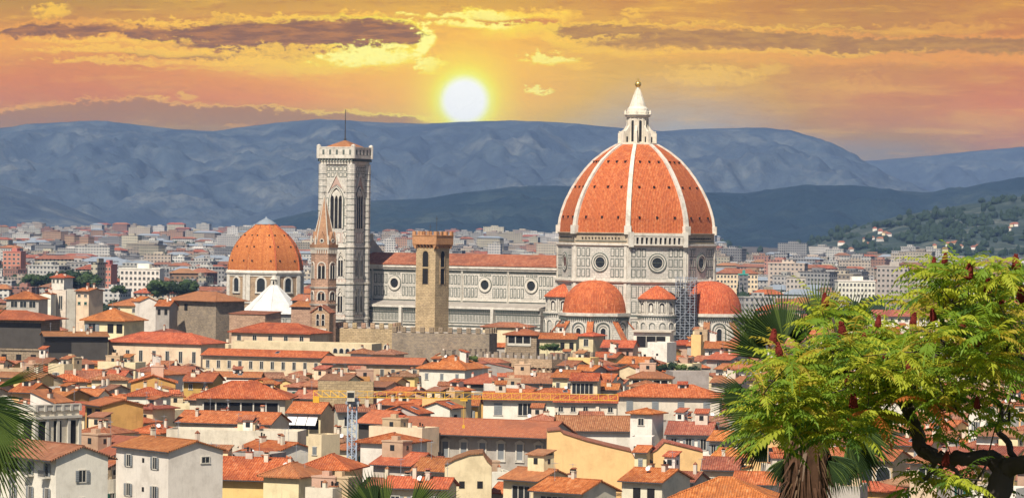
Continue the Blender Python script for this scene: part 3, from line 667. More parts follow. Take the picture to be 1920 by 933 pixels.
    # tribunes: half domes on the south, east and north
    for k in (0, 2, 4):
        d = 31.5; t = MB(); t.M = rotz(k*PI/4) @ Matrix.Translation((0, -d, 0)); Rt = 12.6; zt0 = Z(583); at = Rt*ap
        t.lathe([(Rt, 0), (Rt, zt0-1.6)], 8, 0, phase=ph)
        t.lathe([(Rt+.1, zt0-1.6), (Rt+1.0, zt0-1.1), (Rt+1.0, zt0), (Rt-.6, zt0)], 8, 3, phase=ph)
        base = t.M.copy()
        for q in (-2, -1, 0, 1, 2):
            t.M = base @ rotz(q*PI/4); wq = 2*Rt*math.sin(PI/8)
            for i in range(12): t.box(-wq/2+.3+i*(wq-.6)/11-.14, -wq/2+.3+i*(wq-.6)/11+.14, -at-.75, -at, zt0-2.6, zt0-1.65, 1)
            archring(t, 0, zt0-10.5, 5.6, 7.2, .55, -at-.35, -at+.05, 3); archring(t, 0, zt0-10.5, 4.6, 6.7, .3, -at-.22, -at+.05, 1)
            archring(t, 0, zt0-10.5, 3.4, 5.9, .45, -at-.3, -at+.05, 3)
            arch(t, 0, zt0-12.5, 1.9, 7.0, -at-.12, -at+.05, 4); archring(t, 0, zt0-12.5, 1.9, 7.0, .3, -at-.34, -at+.05, 3)
            for zz in (zt0-11, zt0-12.6, zt0-14.2, zt0-15.8): 
                for s in (-1, 1): t.box(s*3.1-1.3, s*3.1+1.3, -at-.15, -at, zz-.2, zz+.2, 1)
            panels(t, -wq/2+.4, wq/2-.4, 2, zt0-17, 3, 2, -at, 1, 0, .3, .8)
        t.M = Matrix.Identity(4)
        w1 = t.build('tribune', ['marble', 'greenmarble', 'marbletrim', 'marbletrim', 'glassdark'], root)
        b = MB(); b.M = base
        for q in range(-2, 4):
            b.M = base @ rotz(ph+q*PI/4+0)
            b.prism([(Rt-.2, -.9, 0), (20.5, -.9, 0), (20.5, -.9, zt0-13.2), (Rt-.2, -.9, zt0-3.4)], [(Rt-.2, .9, 0), (20.5, .9, 0), (20.5, .9, zt0-13.2), (Rt-.2, .9, zt0-3.4)], 0)
            b.prism([(Rt-.2, -1.2, zt0-3.4), (20.8, -1.2, zt0-13.3), (20.8, 1.2, zt0-13.3), (Rt-.2, 1.2, zt0-3.4)], [(Rt-.2, -1.2, zt0-2.9), (20.8, -1.2, zt0-12.8), (20.8, 1.2, zt0-12.8), (Rt-.2, 1.2, zt0-2.9)], 1)
        b.build('buttress', ['marble', 'roof'], w1)
        dm = MB(); dm.M = base; hh = Z(523)-zt0; rr = []
        for i in range(13):
            a = PI/2*i/12; rr.append((max(.25, (Rt-.7)*math.cos(a)**.86), zt0+hh*math.sin(a)*.99))
        dm.lathe(rr, 24, 0, phase=ph); dm.lathe([(.5, rr[-1][1]-.2), (.5, rr[-1][1]+.8), (.05, rr[-1][1]+1.4)], 8, 1)
        dm.build('tribune_dome', ['domeroof', 'marbletrim'], w1)
    # exedrae: small round chapels with cone roofs
    for k in (-1, 1, 3):
        e = MB(); base = rotz(k*PI/4) @ Matrix.Translation((0, -A-.4, 0)); e.M = base; ze = Z(557); zm = Z(585)
        e.lathe([(7.2, 0), (7.2, zm-.5), (7.7, zm-.5), (7.7, zm)], 24, 0); e.lathe([(6.2, zm), (6.2, ze-.6), (6.9, ze-.6), (6.9, ze)], 24, 0)
        for q in range(-2, 3):
            e.M = base @ rotz(q*R(37)); arch(e, 0, zm+.9, 1.9, ze-zm-2.2, -6.26, -5.9, 4); archring(e, 0, zm+.9, 1.9, ze-zm-2.2, .25, -6.5, -5.9, 3)
            arch(e, 0, zm+.9, 1.1, ze-zm-3.0, -6.32, -5.9, 3)
            e.M = base @ rotz((q+.5)*R(37))
            for s in (-.35, .35): e.box(s-.18, s+.18, -6.7, -6.0, zm, ze-.6, 3)
        for q in range(-3, 4):
            e.M = base @ rotz(q*R(30)); archring(e, 0, zm-7.5, 2.4, 4.6, .35, -7.4, -6.9, 3); archring(e, 0, zm-7.5, 1.9, 4.3, .2, -7.3, -6.9, 1)
            e.box(-1.8, 1.8, -7.3, -6.9, zm-8.4, zm-8.0, 1); e.box(-1.8, 1.8, -7.3, -6.9, zm-10.4, zm-10.0, 1)
        for q in range(30):
            e.M = base @ rotz(R(-100+q*7)); e.box(-.14, .14, -7.66, -7.2, zm-1.4, zm-.6, 1)
        e.M = Matrix.Identity(4)
        ee = e.build('exedra', ['marble', 'greenmarble', 'marbletrim', 'marbletrim', 'opening'], root)
        c = MB(); c.M = base; c.lathe([(7.4, ze), (7.4, ze+.3), (5.2, ze+2.2), (2.6, ze+3.9), (.3, ze+4.9)], 24, 0); c.build('exedra_roof', ['domeroof'], ee)
    foot(C.x-35, Y0+22, 170, 60, rz); foot(C.x, Y0, 95, 95, rz)
    return root
# ---------------------------------------------------------------- scaffolding beside the dome
def scaffolding():
    p = P(1279, 600, 1345); c = Vector((p.x, 1316, 0)); root = empty('scaffolding', c, R(-16))
    tag(root, 'tall grey tube scaffolding standing against the drum between the two right tribunes', 'scaffolding')
    w_, d_, h = 7.2, 3.0, 41.5
    for i in range(5):
        for j in range(2):
            s = MB(); s.tube((-w_/2+i*w_/4, -d_/2+j*d_, 0), (-w_/2+i*w_/4, -d_/2+j*d_, h), .14, n=5); s.build('upright', ['metal'], root)
    for k in range(1, 21):
        z = k*2.0; s = MB(); s.box(-w_/2-.2, w_/2+.2, -d_/2-.1, d_/2+.1, z, z+.12)
        for y in (-d_/2-.1, d_/2+.1): s.tube((-w_/2-.3, y, z+1), (w_/2+.3, y, z+1), .09, n=4)
        s.build('deck', ['metal'], root)
    s = MB()
    for k in range(20):
        z = k*2.0; i = k % 4; x0 = -w_/2+i*w_/4; s.tube((x0, -d_/2-.15, z), (x0+w_/4, -d_/2-.15, z+2), .09, n=4); s.tube((-w_/2-.05, -d_/2, z), (-w_/2-.05, d_/2, z+2), .09, n=4)
        x1 = -w_/2+((i+2) % 4)*w_/4; s.tube((x1+w_/4, -d_/2-.15, z), (x1, -d_/2-.15, z+2), .09, n=4)
    s.build('brace', ['metal'], root)
    s = MB(); s.box(-w_/2-16, -w_/2+.3, -1.0, 1.6, 35.8, 36.0)
    for i in range(9): s.tube((-w_/2-16+i*2, -1, 36), (-w_/2-16+i*2, -1, 37.4), .08, n=4)
    s.tube((-w_/2-16, -1, 37.4), (-w_/2, -1, 37.4), .08, n=4); s.build('walkway', ['metal'], root)
# ---------------------------------------------------------------- bell tower
def campanile():
    Y0 = 1372.0; C = P(645, 435, Y0); rz = R(-25); Z = lambda py: P(645, py, Y0).z
    root = empty('bell_tower', (C.x, Y0, 0), rz)
    tag(root, 'tall square white marble bell tower with a low red roof, left of the cathedral', 'bell tower')
    H = 6.1; rb = 1.75; A = H+.3
    mb = MB(); zt = Z(308); mb.box(-H-.3, H+.3, -H-.3, H+.3, 0, zt, 0)
    lv = [Z(308), Z(462), Z(530), Z(596), Z(640), 0]
    for sx in (-1, 1):
        for sy in (-1, 1):
            mb.lathe([(rb, 0), (rb, zt)], 8, 0, c=(sx*H, sy*H), phase=PI/8)
            zz = 3.0
            while zz < zt-2:
                mb.lathe([(rb+.10, zz), (rb+.10, zz+.22)], 8, 1, c=(sx*H, sy*H), phase=PI/8, cap=True); zz += 2.35
            for L in lv[1:5]: mb.lathe([(rb+.3, L-.35), (rb+.45, L+.35)], 8, 2, c=(sx*H, sy*H), phase=PI/8)
    for k in range(4):
        mb.M = rotz(k*PI/2)
        for L in lv[1:5]:
            mb.box(-H-.2, H+.2, -A-.45, -A, L-.35, L+.4, 2); mb.box(-H-.2, H+.2, -A-.2, -A, L-.75, L-.4, 1)
        # upper storey: one large three-light window under a gable
        zb_, zp = Z(428), Z(352); ww = 5.0
        for s in (-1, 1):
            panels(mb, s*3.9-1.0, s*3.9+1.0, lv[1]+1, zb_-1, 1, 2, -A, 1, 2, .28, .85)
            panels(mb, s*3.95-.75, s*3.95+.75, zb_+.5, Z(370), 1, 3, -A, 1, 2, .25, .86)
        panels(mb, -4.4, 4.4, lv[1]+1, zb_-1.2, 4, 1, -A, 3, 2, .28, .8)
        panels(mb, -4.4, 4.4, Z(334), zt-.8, 5, 2, -A, 1, 2, .3, .8)
        archring(mb, 0, zb_, ww, zp-zb_, .5, -A-.4, -A+.05, 2, True); archring(mb, 0, zb_, ww+1.0, zp-zb_+.5, .25, -A-.28, -A+.05, 1, True)
        mb.yprism([(-3.7, Z(360)), (-3.3, Z(360)), (0, Z(329)), (3.3, Z(360)), (3.7, Z(360)), (0, Z(324))], -A-.5, -A, 2)
        mb.yprism([(-2.9, Z(356)), (0, Z(330)), (2.9, Z(356)), (0, Z(346))], -A-.16, -A, 3)
        # two storeys of paired windows
        for zl, zh in ((Z(517), Z(478)), (Z(584), Z(545))):
            for s in (-1, 1):
                archring(mb, s*2.15, zl, 2.1, zh-zl, .4, -A-.35, -A+.05, 2, True)
                mb.yprism([(s*2.15-1.8, zh-1.6), (s*2.15-1.5, zh-1.6), (s*2.15, zh+1.3), (s*2.15+1.5, zh-1.6), (s*2.15+1.8, zh-1.6), (s*2.15, zh+2.0)], -A-.42, -A, 2)
                mb.box(s*4.3-.28, s*4.3+.28, -A-.08, -A, zl-1, zh+2, 1); mb.box(s*4.3-.14, s*4.3+.14, -A-.14, -A, zl-.7, zh+1.7, 2)
            mb.box(-.22, .22, -A-.08, -A, zl-1, zh+1, 1)
            panels(mb, -4.4, 4.4, zl-2.6, zl-.9, 6, 1, -A, 3, 2, .22, .8)
            panels(mb, -4.4, 4.4, zh+2.3, zh+3.4, 6, 1, -A, 1, 2, .22, .8)
        panels(mb, -4.4, 4.4, 3, lv[4]-1.5, 5, 4, -A, 1, 2, .3, .8); panels(mb, -4.4, 4.4, lv[4]+1, lv[3]-1.3, 5, 2, -A, 3, 2, .3, .8)
    mb.M = Matrix.Identity(4)
    bd = mb.build('tower_wall', ['marble', 'greenmarble', 'marbletrim', 'pinkmarble'], root)
    for k in range(4):
        m = rotz(k*PI/2); zb_, zp = Z(428), Z(352)
        o = MB(); o.M = m; arch(o, 0, zb_, 5.0, zp-zb_, -A-.06, -A+.05, 0, True)
        for u in (-.85, .85): o.box(u-.13, u+.13, -A-.3, -A-.02, zb_, zp-3.4, 1)
        o.yprism([(-2.3, zp-4.3), (2.3, zp-4.3), (1.6, zp-1.9), (0, zp-.7), (-1.6, zp-1.9)], -A-.2, -A-.02, 1)
        for u in (-1.68, 0, 1.68): arch(o, u, zp-4.6, 1.15, 1.6, -A-.24, -A-.1, 0, True)
        o.build('window', ['opening', 'marbletrim'], bd)
        for zl, zh in ((Z(517), Z(478)), (Z(584), Z(545))):
            for s in (-1, 1):
                o = MB(); o.M = m; arch(o, s*2.15, zl, 2.1, zh-zl, -A-.06, -A+.05, 0, True); o.box(s*2.15-.1, s*2.15+.1, -A-.25, -A-.02, zl, zh-1.5, 1)
                o.yprism([(s*2.15-.95, zh-1.9), (s*2.15+.95, zh-1.9), (s*2.15, zh-.25)], -A-.16, -A-.02, 1); o.build('window', ['opening', 'marbletrim'], bd)
    t = MB(); z1, z2 = Z(299), Z(276); Wt = 7.9
    t.box(-H-.9, H+.9, -H-.9, H+.9, zt-.1, zt+.9, 0); t.box(-Wt+.7, Wt-.7, -Wt+.7, Wt-.7, zt+.9, z1+.3, 0)
    t.box(-Wt, Wt, -Wt, Wt, z1+.3, z1+1.1, 0); 
    for k in range(4):
        t.M = rotz(k*PI/2)
        t.box(-Wt+.15, Wt-.15, -Wt+.1, -Wt+.6, z1+1.1, z2-.5, 0); t.box(-Wt, Wt, -Wt-.05+.0, -Wt+.75, z2-.5, z2, 0)
        for i in range(12): t.box(-Wt+.9+i*1.25, -Wt+1.45+i*1.25, -Wt+.1, -Wt+.72, zt+1.0, z1+.2, 1)
        for i in range(10): t.box(-Wt+.8+i*1.45, -Wt+1.7+i*1.45, -Wt+.04, -Wt+.12, z1+1.7, z2-1.1, 1 if i % 2 else 0)
        t.lathe([(.9, z1+.3), (.9, z2+.5), (.1, z2+1.0)], 8, 0, c=(-Wt+.5, -Wt+.5))
    t.M = Matrix.Identity(4); t.build('cornice', ['marbletrim', 'greenmarble'], root)
    r = MB(); r.prism([(-7.0, -7.0, z2-.7), (7.0, -7.0, z2-.7), (7.0, 7.0, z2-.7), (-7.0, 7.0, z2-.7)], [(-.2, -.2, Z(263)), (.2, -.2, Z(263)), (.2, .2, Z(263)), (-.2, .2, Z(263))], 0); r.build('roof', ['roof'], root)
    f = MB(); f.tube((0, 0, Z(264)), (0, 0, Z(205)), .26, .12, 6); f.lathe([(.5, Z(264)), (.5, Z(260)), (.2, Z(258))], 8); f.build('flagpole', ['darkmetal'], root)
    foot(C.x, Y0, 16, 16, rz)
# ---------------------------------------------------------------- chapel dome on the left
def chapel_dome():
    Y0 = 1750.0; C = P(498, 500, Y0); Z = lambda py: P(498, py, Y0).z; S = Y0/FPX
    root = empty('domed_chapel', (C.x, Y0, 0), R(-3)); tag(root, 'tan chapel with a plain orange dome and small grey cap, left of the bell tower', 'church')
    ph = PI/8-PI/2; ap = math.cos(PI/8)
    mb = MB(); rr = []
    for py, r in ((507, 72), (495, 71), (482, 68.5), (468, 63), (455, 56), (443, 46), (433, 35), (426, 25), (420, 18)): rr.append((r*S, Z(py)))
    fine = []
    for a, b in zip(rr, rr[1:]): fine += [a, ((a[0]+b[0])/2+.12, (a[1]+b[1])/2)]
    fine.append(rr[-1]); mb.lathe(fine, 8, 0, phase=ph)
    for k in (-2, -1, 0, 1, 2):
        mb.M = rotz(k*PI/4)
        for zz, r in ((Z(488), 70*S), (Z(462), 60*S), (Z(441), 44*S)):
            for u in (-.25, .25): mb.box(u*r-.35, u*r+.35, -r*ap-.35, -r*ap+1, zz-.4, zz+.4, 1)
    mb.M = Matrix.Identity(4); mb.build('dome_shell', ['domeroof', 'opening'], root)
    for k in range(8):
        b = MB(); b.M = rotz(ph+k*PI/4); q = [b.pts([(r-.3, -.3, z), (r+.3, -.3, z), (r+.3, .3, z), (r-.3, .3, z)]) for r, z in fine]
        for a0, a1 in zip(q, q[1:]):
            for i in range(4): j = (i+1) % 4; b.f.append([a0[i], a0[j], a1[j], a1[i]]); b.m.append(0)
        b.build('rib', ['domeroof'], root)
    c = MB(); c.lathe([(19.5*S, Z(420.5)), (19*S, Z(419)), (12*S, Z(414)), (5*S, Z(410.5)), (2.5*S, Z(409)), (.5*S, Z(406))], 16, 0); c.build('cap', ['lead'], root)
    d = MB(); Rd = 73*S; A = Rd*ap; wf = 2*Rd*math.sin(PI/8); z0, z1 = Z(562), Z(509)
    d.lathe([(Rd, 0), (Rd, z1)], 8, 0, phase=ph); d.lathe([(Rd+.9, z1-.9), (Rd+1.1, z1-.2), (Rd+.4, Z(506))], 8, 1, phase=ph); d.lathe([(Rd+.5, z0-1.2), (Rd+.5, z0-.4)], 8, 1, phase=ph)
    for k in (-2, -1, 0, 1, 2):
        d.M = rotz(k*PI/4)
        for s in (-1, 1): d.box(s*(wf/2-1.0)-.95, s*(wf/2-1.0)+.95, -A-.5, -A, z0, z1-.9, 1)
        d.box(-wf/2+.5, wf/2-.5, -A-.3, -A, z1-2.1, z1-.9, 1)
    d.M = Matrix.Identity(4); dd = d.build('drum', ['tanstone', 'marbletrim'], root)
    for k in (-2, -1, 0, 1, 2):
        o = MB(); o.M = rotz(k*PI/4); zw = Z(546); arch(o, 0, zw, 3.9, Z(520)-zw, -A-.1, -A+.1, 1); archring(o, 0, zw, 3.9, Z(520)-zw, .8, -A-.45, -A+.05, 0); o.box(-2.9, 2.9, -A-.6, -A, zw-.7, zw, 0)
        o.build('window', ['marbletrim', 'glassdark'], dd)
    foot(C.x, Y0, 42, 42, 0)
def baptistery():
    Y0 = 1425.0; C = P(513, 560, Y0); Z = lambda py: P(513, py, Y0).z; S = Y0/FPX
    root = empty('baptistery', (C.x, Y0, 0), R(-25)); tag(root, 'octagonal building with a plain white pyramid roof in front of the domed chapel', 'baptistery')
    ph = PI/8-PI/2
    w_ = MB(); w_.lathe([(12.2, 0), (12.2, Z(588)), (12.9, Z(588)), (12.9, Z(586))], 8, 0, phase=ph)
    for k in range(8): w_.M = rotz(k*PI/4); panels(w_, -4.4, 4.4, 4, Z(592), 3, 3, -12.2*math.cos(PI/8), 1, 0, .3, .8)
    w_.build('wall', ['marble', 'greenmarble'], root)
    r = MB(); r.lathe([(13.2, Z(587)), (1.3, Z(534))], 8, 0, phase=ph)
    for k in range(8): r.M = rotz(ph+k*PI/4); r.prism([(13.2, -.25, Z(587)), (13.4, .25, Z(587)), (12.8, .25, Z(587)), (12.8, -.25, Z(587))], [(1.3, -.2, Z(533.5)), (1.5, .2, Z(533.5)), (1, .2, Z(533.5)), (1, -.2, Z(533.5))], 0)
    r.build('roof', ['baptroof'], root)
    l = MB(); l.lathe([(1.4, Z(535)), (1.2, Z(524)), (1.6, Z(523.5)), (.1, Z(516))], 8, 0); 
    for k in range(4): l.M = rotz(k*PI/2+.4); l.box(-.3, .3, -1.35, -.5, Z(533), Z(526), 1)
    l.M = Matrix.Identity(4); l.build('lantern', ['marbletrim', 'opening'], root); foot(C.x, Y0, 27, 27, 0)
def badia():
    Y0 = 1185.0; C = P(607, 500, Y0); Z = lambda py: P(607, py, Y0).z; S = Y0/FPX
    root = empty('church_spire', (C.x, Y0, 0), R(-8)); tag(root, 'slender brown stone church tower with a pointed brick spire in front of the bell tower', 'church tower')
    ph = 0.0; ap = math.cos(PI/6); Rb = 4.3
    mb = MB(); mb.lathe([(Rb, 0), (Rb, Z(468))], 6, 0, phase=ph)
    for a, b in ((468, 464), (540, 537), (572, 569)): mb.lathe([(Rb+.25, Z(a)), (Rb+.45, Z(b))], 6, 1, phase=ph)
    mb.lathe([(Rb+.4, Z(464)), (Rb+.6, Z(458))], 6, 2, phase=ph)
    fr = [k*PI/3+PI/6 for k in range(6)]
    for a in fr:
        mb.M = rotz(a+PI/2) ; A = Rb*ap
        for i in range(6): mb.box(-2+i*.78, -1.7+i*.78, -A-.3, -A, Z(475), Z(468), 1)
    mb.M = Matrix.Identity(4); w_ = mb.build('tower_wall', ['tanstone', 'frame', 'spirebrick'], root)
    for a in fr:
        for lo, hi in ((522, 492), (562, 546)):
            o = MB(); o.M = rotz(a+PI/2); A = Rb*ap
            archring(o, 0, Z(lo), 2.3, Z(hi)-Z(lo), .35, -A-.25, -A+.05, 1)
            for s in (-1, 1): arch(o, s*.62, Z(lo), .95, (Z(hi)-Z(lo))*.82, -A-.1, -A+.05, 0)
            o.box(-.12, .12, -A-.2, -A, Z(lo), Z(hi)-1.0, 1); o.build('window', ['opening', 'frame'], w_)
    s = MB(); s.lathe([(3.9, Z(459)), (.12, Z(366))], 6, 0, phase=ph)
    for k in range(6):
        s.M = rotz(ph+k*PI/3); s.prism([(3.8, -.16, Z(459)), (4.1, -.16, Z(459)), (4.1, .16, Z(459)), (3.8, .16, Z(459))], [(.1, -.1, Z(366)), (.22, -.1, Z(366)), (.22, .1, Z(366)), (.1, .1, Z(366))], 1)
        s.M = rotz(ph+k*PI/3+PI/6+PI/2); A = 4.0*ap
        s.yprism([(-1.7, Z(459)), (1.7, Z(459)), (0, Z(434))], -A-.35, -1.0, 0); ring(s, 0, Z(451), .75, .45, -A-.5, -A-.3, 1, 12); disc(s, 0, Z(451), .46, -A-.42, -A-.3, 2, 12)
        s.M = rotz(ph+k*PI/3); s.lathe([(.35, Z(459)), (.3, Z(448)), (.02, Z(440))], 6, 1, c=(4.3, 0))
    s.M = Matrix.Identity(4); s.build('spire', ['spirebrick', 'frame', 'opening'], root)
    f = MB(); f.tube((0, 0, Z(367)), (0, 0, Z(358)), .1, .06, 5); f.box(-.4, .4, -.05, .05, Z(361), Z(360), 0); f.build('finial', ['darkmetal'], root)
    foot(C.x, Y0, 9, 9, 0)
    # bell gable of the church in front
    Yg = 1172.0; C2 = P(605, 600, Yg); Z = lambda py: P(605, py, Yg).z
    g = empty('bell_gable', (C2.x, Yg, 0), R(-20)); tag(g, 'narrow brown stone bell gable with open arches below the brick spire', 'bell gable')
    b = MB(); b.box(-3.1, 3.1, -1.8, 1.8, 0, Z(585), 0); b.yprism([(-3.1, Z(585)), (3.1, Z(585)), (0, Z(573))], -1.8, 1.8, 0); b.box(-2.4, 2.4, -2.6, -1.8, Z(618)-.2, Z(615), 1)
    for u, z0, w1, h1 in ((0, 582, 1.2, 1.9), (-.95, 598, .95, 1.7), (.95, 598, .95, 1.7), (-.95, 610, .95, 1.9), (.95, 610, .95, 1.9)): arch(b, u, Z(z0), w1, h1, -1.88, -1.7, 2); archring(b, u, Z(z0), w1, h1, .18, -2.0, -1.7, 1)
    b.build('wall', ['tanstone', 'frame', 'opening'], g)
    r = MB()
    for s in (-1, 1): r.prism([(0, -2.2, Z(572.5)), (s*3.7, -2.2, Z(587)), (s*3.7, 2.2, Z(587)), (0, 2.2, Z(572.5))], [(0, -2.2, Z(570.5)), (s*3.7, -2.2, Z(585)), (s*3.7, 2.2, Z(585)), (0, 2.2, Z(570.5))], 0)
    r.build('roof', ['roofold'], g); foot(C2.x, Yg, 6, 4, 0)
def bargello():
    Y0 = 1190.0; C = P(811, 500, Y0); Z = lambda py: P(811, py, Y0).z
    root = empty('stone_tower', (C.x, Y0, 0), R(-34)); tag(root, 'square tan stone tower with a crenellated orange top in front of the nave', 'tower')
    hw = 3.95; mb = MB(); mb.box(-hw, hw, -hw, hw, 0, Z(463), 0); tw = mb.build('shaft', ['tanstone'], root)
    for k in range(4):
        o = MB(); o.M = rotz(k*PI/2); arch(o, 0, Z(532), 2.3, Z(470)-Z(532), -hw-.08, -hw+.05, 0); archring(o, 0, Z(532), 2.3, Z(470)-Z(532), .25, -hw-.2, -hw+.05, 1); o.box(-1.1, 1.1, -hw-.25, -hw-.05, Z(503), Z(500), 1)
        o.build('window', ['opening', 'tanstone'], tw)
    t = MB(); hc = hw+.95; t.box(-hc, hc, -hc, hc, Z(458), Z(441), 0); t.box(-hc-.15, hc+.15, -hc-.15, hc+.15, Z(442), Z(440.5), 0)
    for k in range(4):
        t.M = rotz(k*PI/2)
        for i in range(8):
            u = -hc+.35+i*(2*hc-.7)/7; t.prism([(u-.22, -hw, Z(466)), (u+.22, -hw, Z(466)), (u+.22, -hw+.4, Z(466)), (u-.22, -hw+.4, Z(466))], [(u-.22, -hc, Z(458)), (u+.22, -hc, Z(458)), (u+.22, -hw+.4, Z(458)), (u-.22, -hw+.4, Z(458))], 0)
    t.M = Matrix.Identity(4); crenels(t, 2*hc, 2*hc, Z(441), 1.15, 1.05, 1.35, .6, 0)
    t.build('battlement', ['orangebrick'], root)
    for (dx, dy, h_) in ((1.5, 0, 6.5), (-2.2, 1.5, 3.8)):
        p = MB(); p.tube((dx, dy, Z(442)), (dx, dy, Z(441)+h_), .09, n=5); p.box(dx-.5, dx+.5, dy-.04, dy+.04, Z(441)+h_-1.0, Z(441)+h_-.85); p.build('mast', ['darkmetal'], root)
    foot(C.x, Y0, 9, 9, R(-34))
def crenwall(px0, px1, top, Y, rz, d, label, mats, corbel=True, arches=0, lowrow=None):
    p = P(px0, top, Y); c, s = math.cos(R(rz)), math.sin(R(rz)); w_ = (px1-px0)*Y/FPX/c
    cx = p.x+c*w_/2-s*d/2; cy = Y+s*w_/2+c*d/2
    root = empty('crenellated_palace', (cx, cy, 0), R(rz)); tag(root, label, 'palace', 'crenellated stone palaces before the cathedral')
    z = p.z-1.7; mb = MB(); mb.box(-w_/2, w_/2, -d/2, d/2, 0, z-.2, 0)
    if corbel:
        mb.box(-w_/2-.7, w_/2+.7, -d/2-.7, d/2+.7, z-2.6, z, 0)
        for sd_, L, off in ((0, w_, d/2), (PI/2, d, w_/2)):
            mb.M = rotz(sd_); n = int(L/1.5)
            for i in range(n+1):
                u = -L/2+i*L/n; mb.prism([(u-.25, -off, z-4.6), (u+.25, -off, z-4.6), (u+.25, -off+.3, z-4.6), (u-.25, -off+.3, z-4.6)], [(u-.25, -off-.7, z-2.6), (u+.25, -off-.7, z-2.6), (u+.25, -off+.3, z-2.6), (u-.25, -off+.3, z-2.6)], 0)
        mb.M = Matrix.Identity(4)
    mb.box(-w_/2+.8, w_/2-.8, -d/2+.8, d/2-.8, z-.2, z+.02, 1)
    wl = mb.build('wall', mats, root)
    e = .7 if corbel else 0.02
    b = MB(); b.box(-.75, .75, 0, .8, 0, 1.75, 0); mm = b.mesh('merlon', [mats[-1]])
    for s in 'frl':
        a, (ox, oy) = side_frame(w_+2*e, d+2*e, s); L = (w_ if s == 'f' else d)+2*e; n = max(2, int(L/2.75)); ca, sa = math.cos(a), math.sin(a)
        for i in range(n):
            u = -L/2+.78+(L-1.56)*i/(n-1)
            if s != 'f' and i == (0 if s == 'r' else n-1): continue
            o = bpy.data.objects.new('merlon', mm); link(o); o.parent = wl; o.location = (ox+ca*u+sa*.01, oy+sa*u-ca*.01, z-.01); o.rotation_euler = (0, 0, a)
    for i in range(arches):
        o = MB(); u = -w_/2+w_*(i+.5)/arches; arch(o, u, z-8.6, 1.6, 3.2, -d/2-.1, -d/2+.05, 0); archring(o, u, z-8.6, 1.6, 3.2, .25, -d/2-.25, -d/2+.05, 1); o.build('window', ['opening', 'frame'], wl)
    foot(cx, cy, w_, d, R(rz))
cathedral(); scaffolding(); campanile(); chapel_dome(); baptistery(); badia(); bargello()
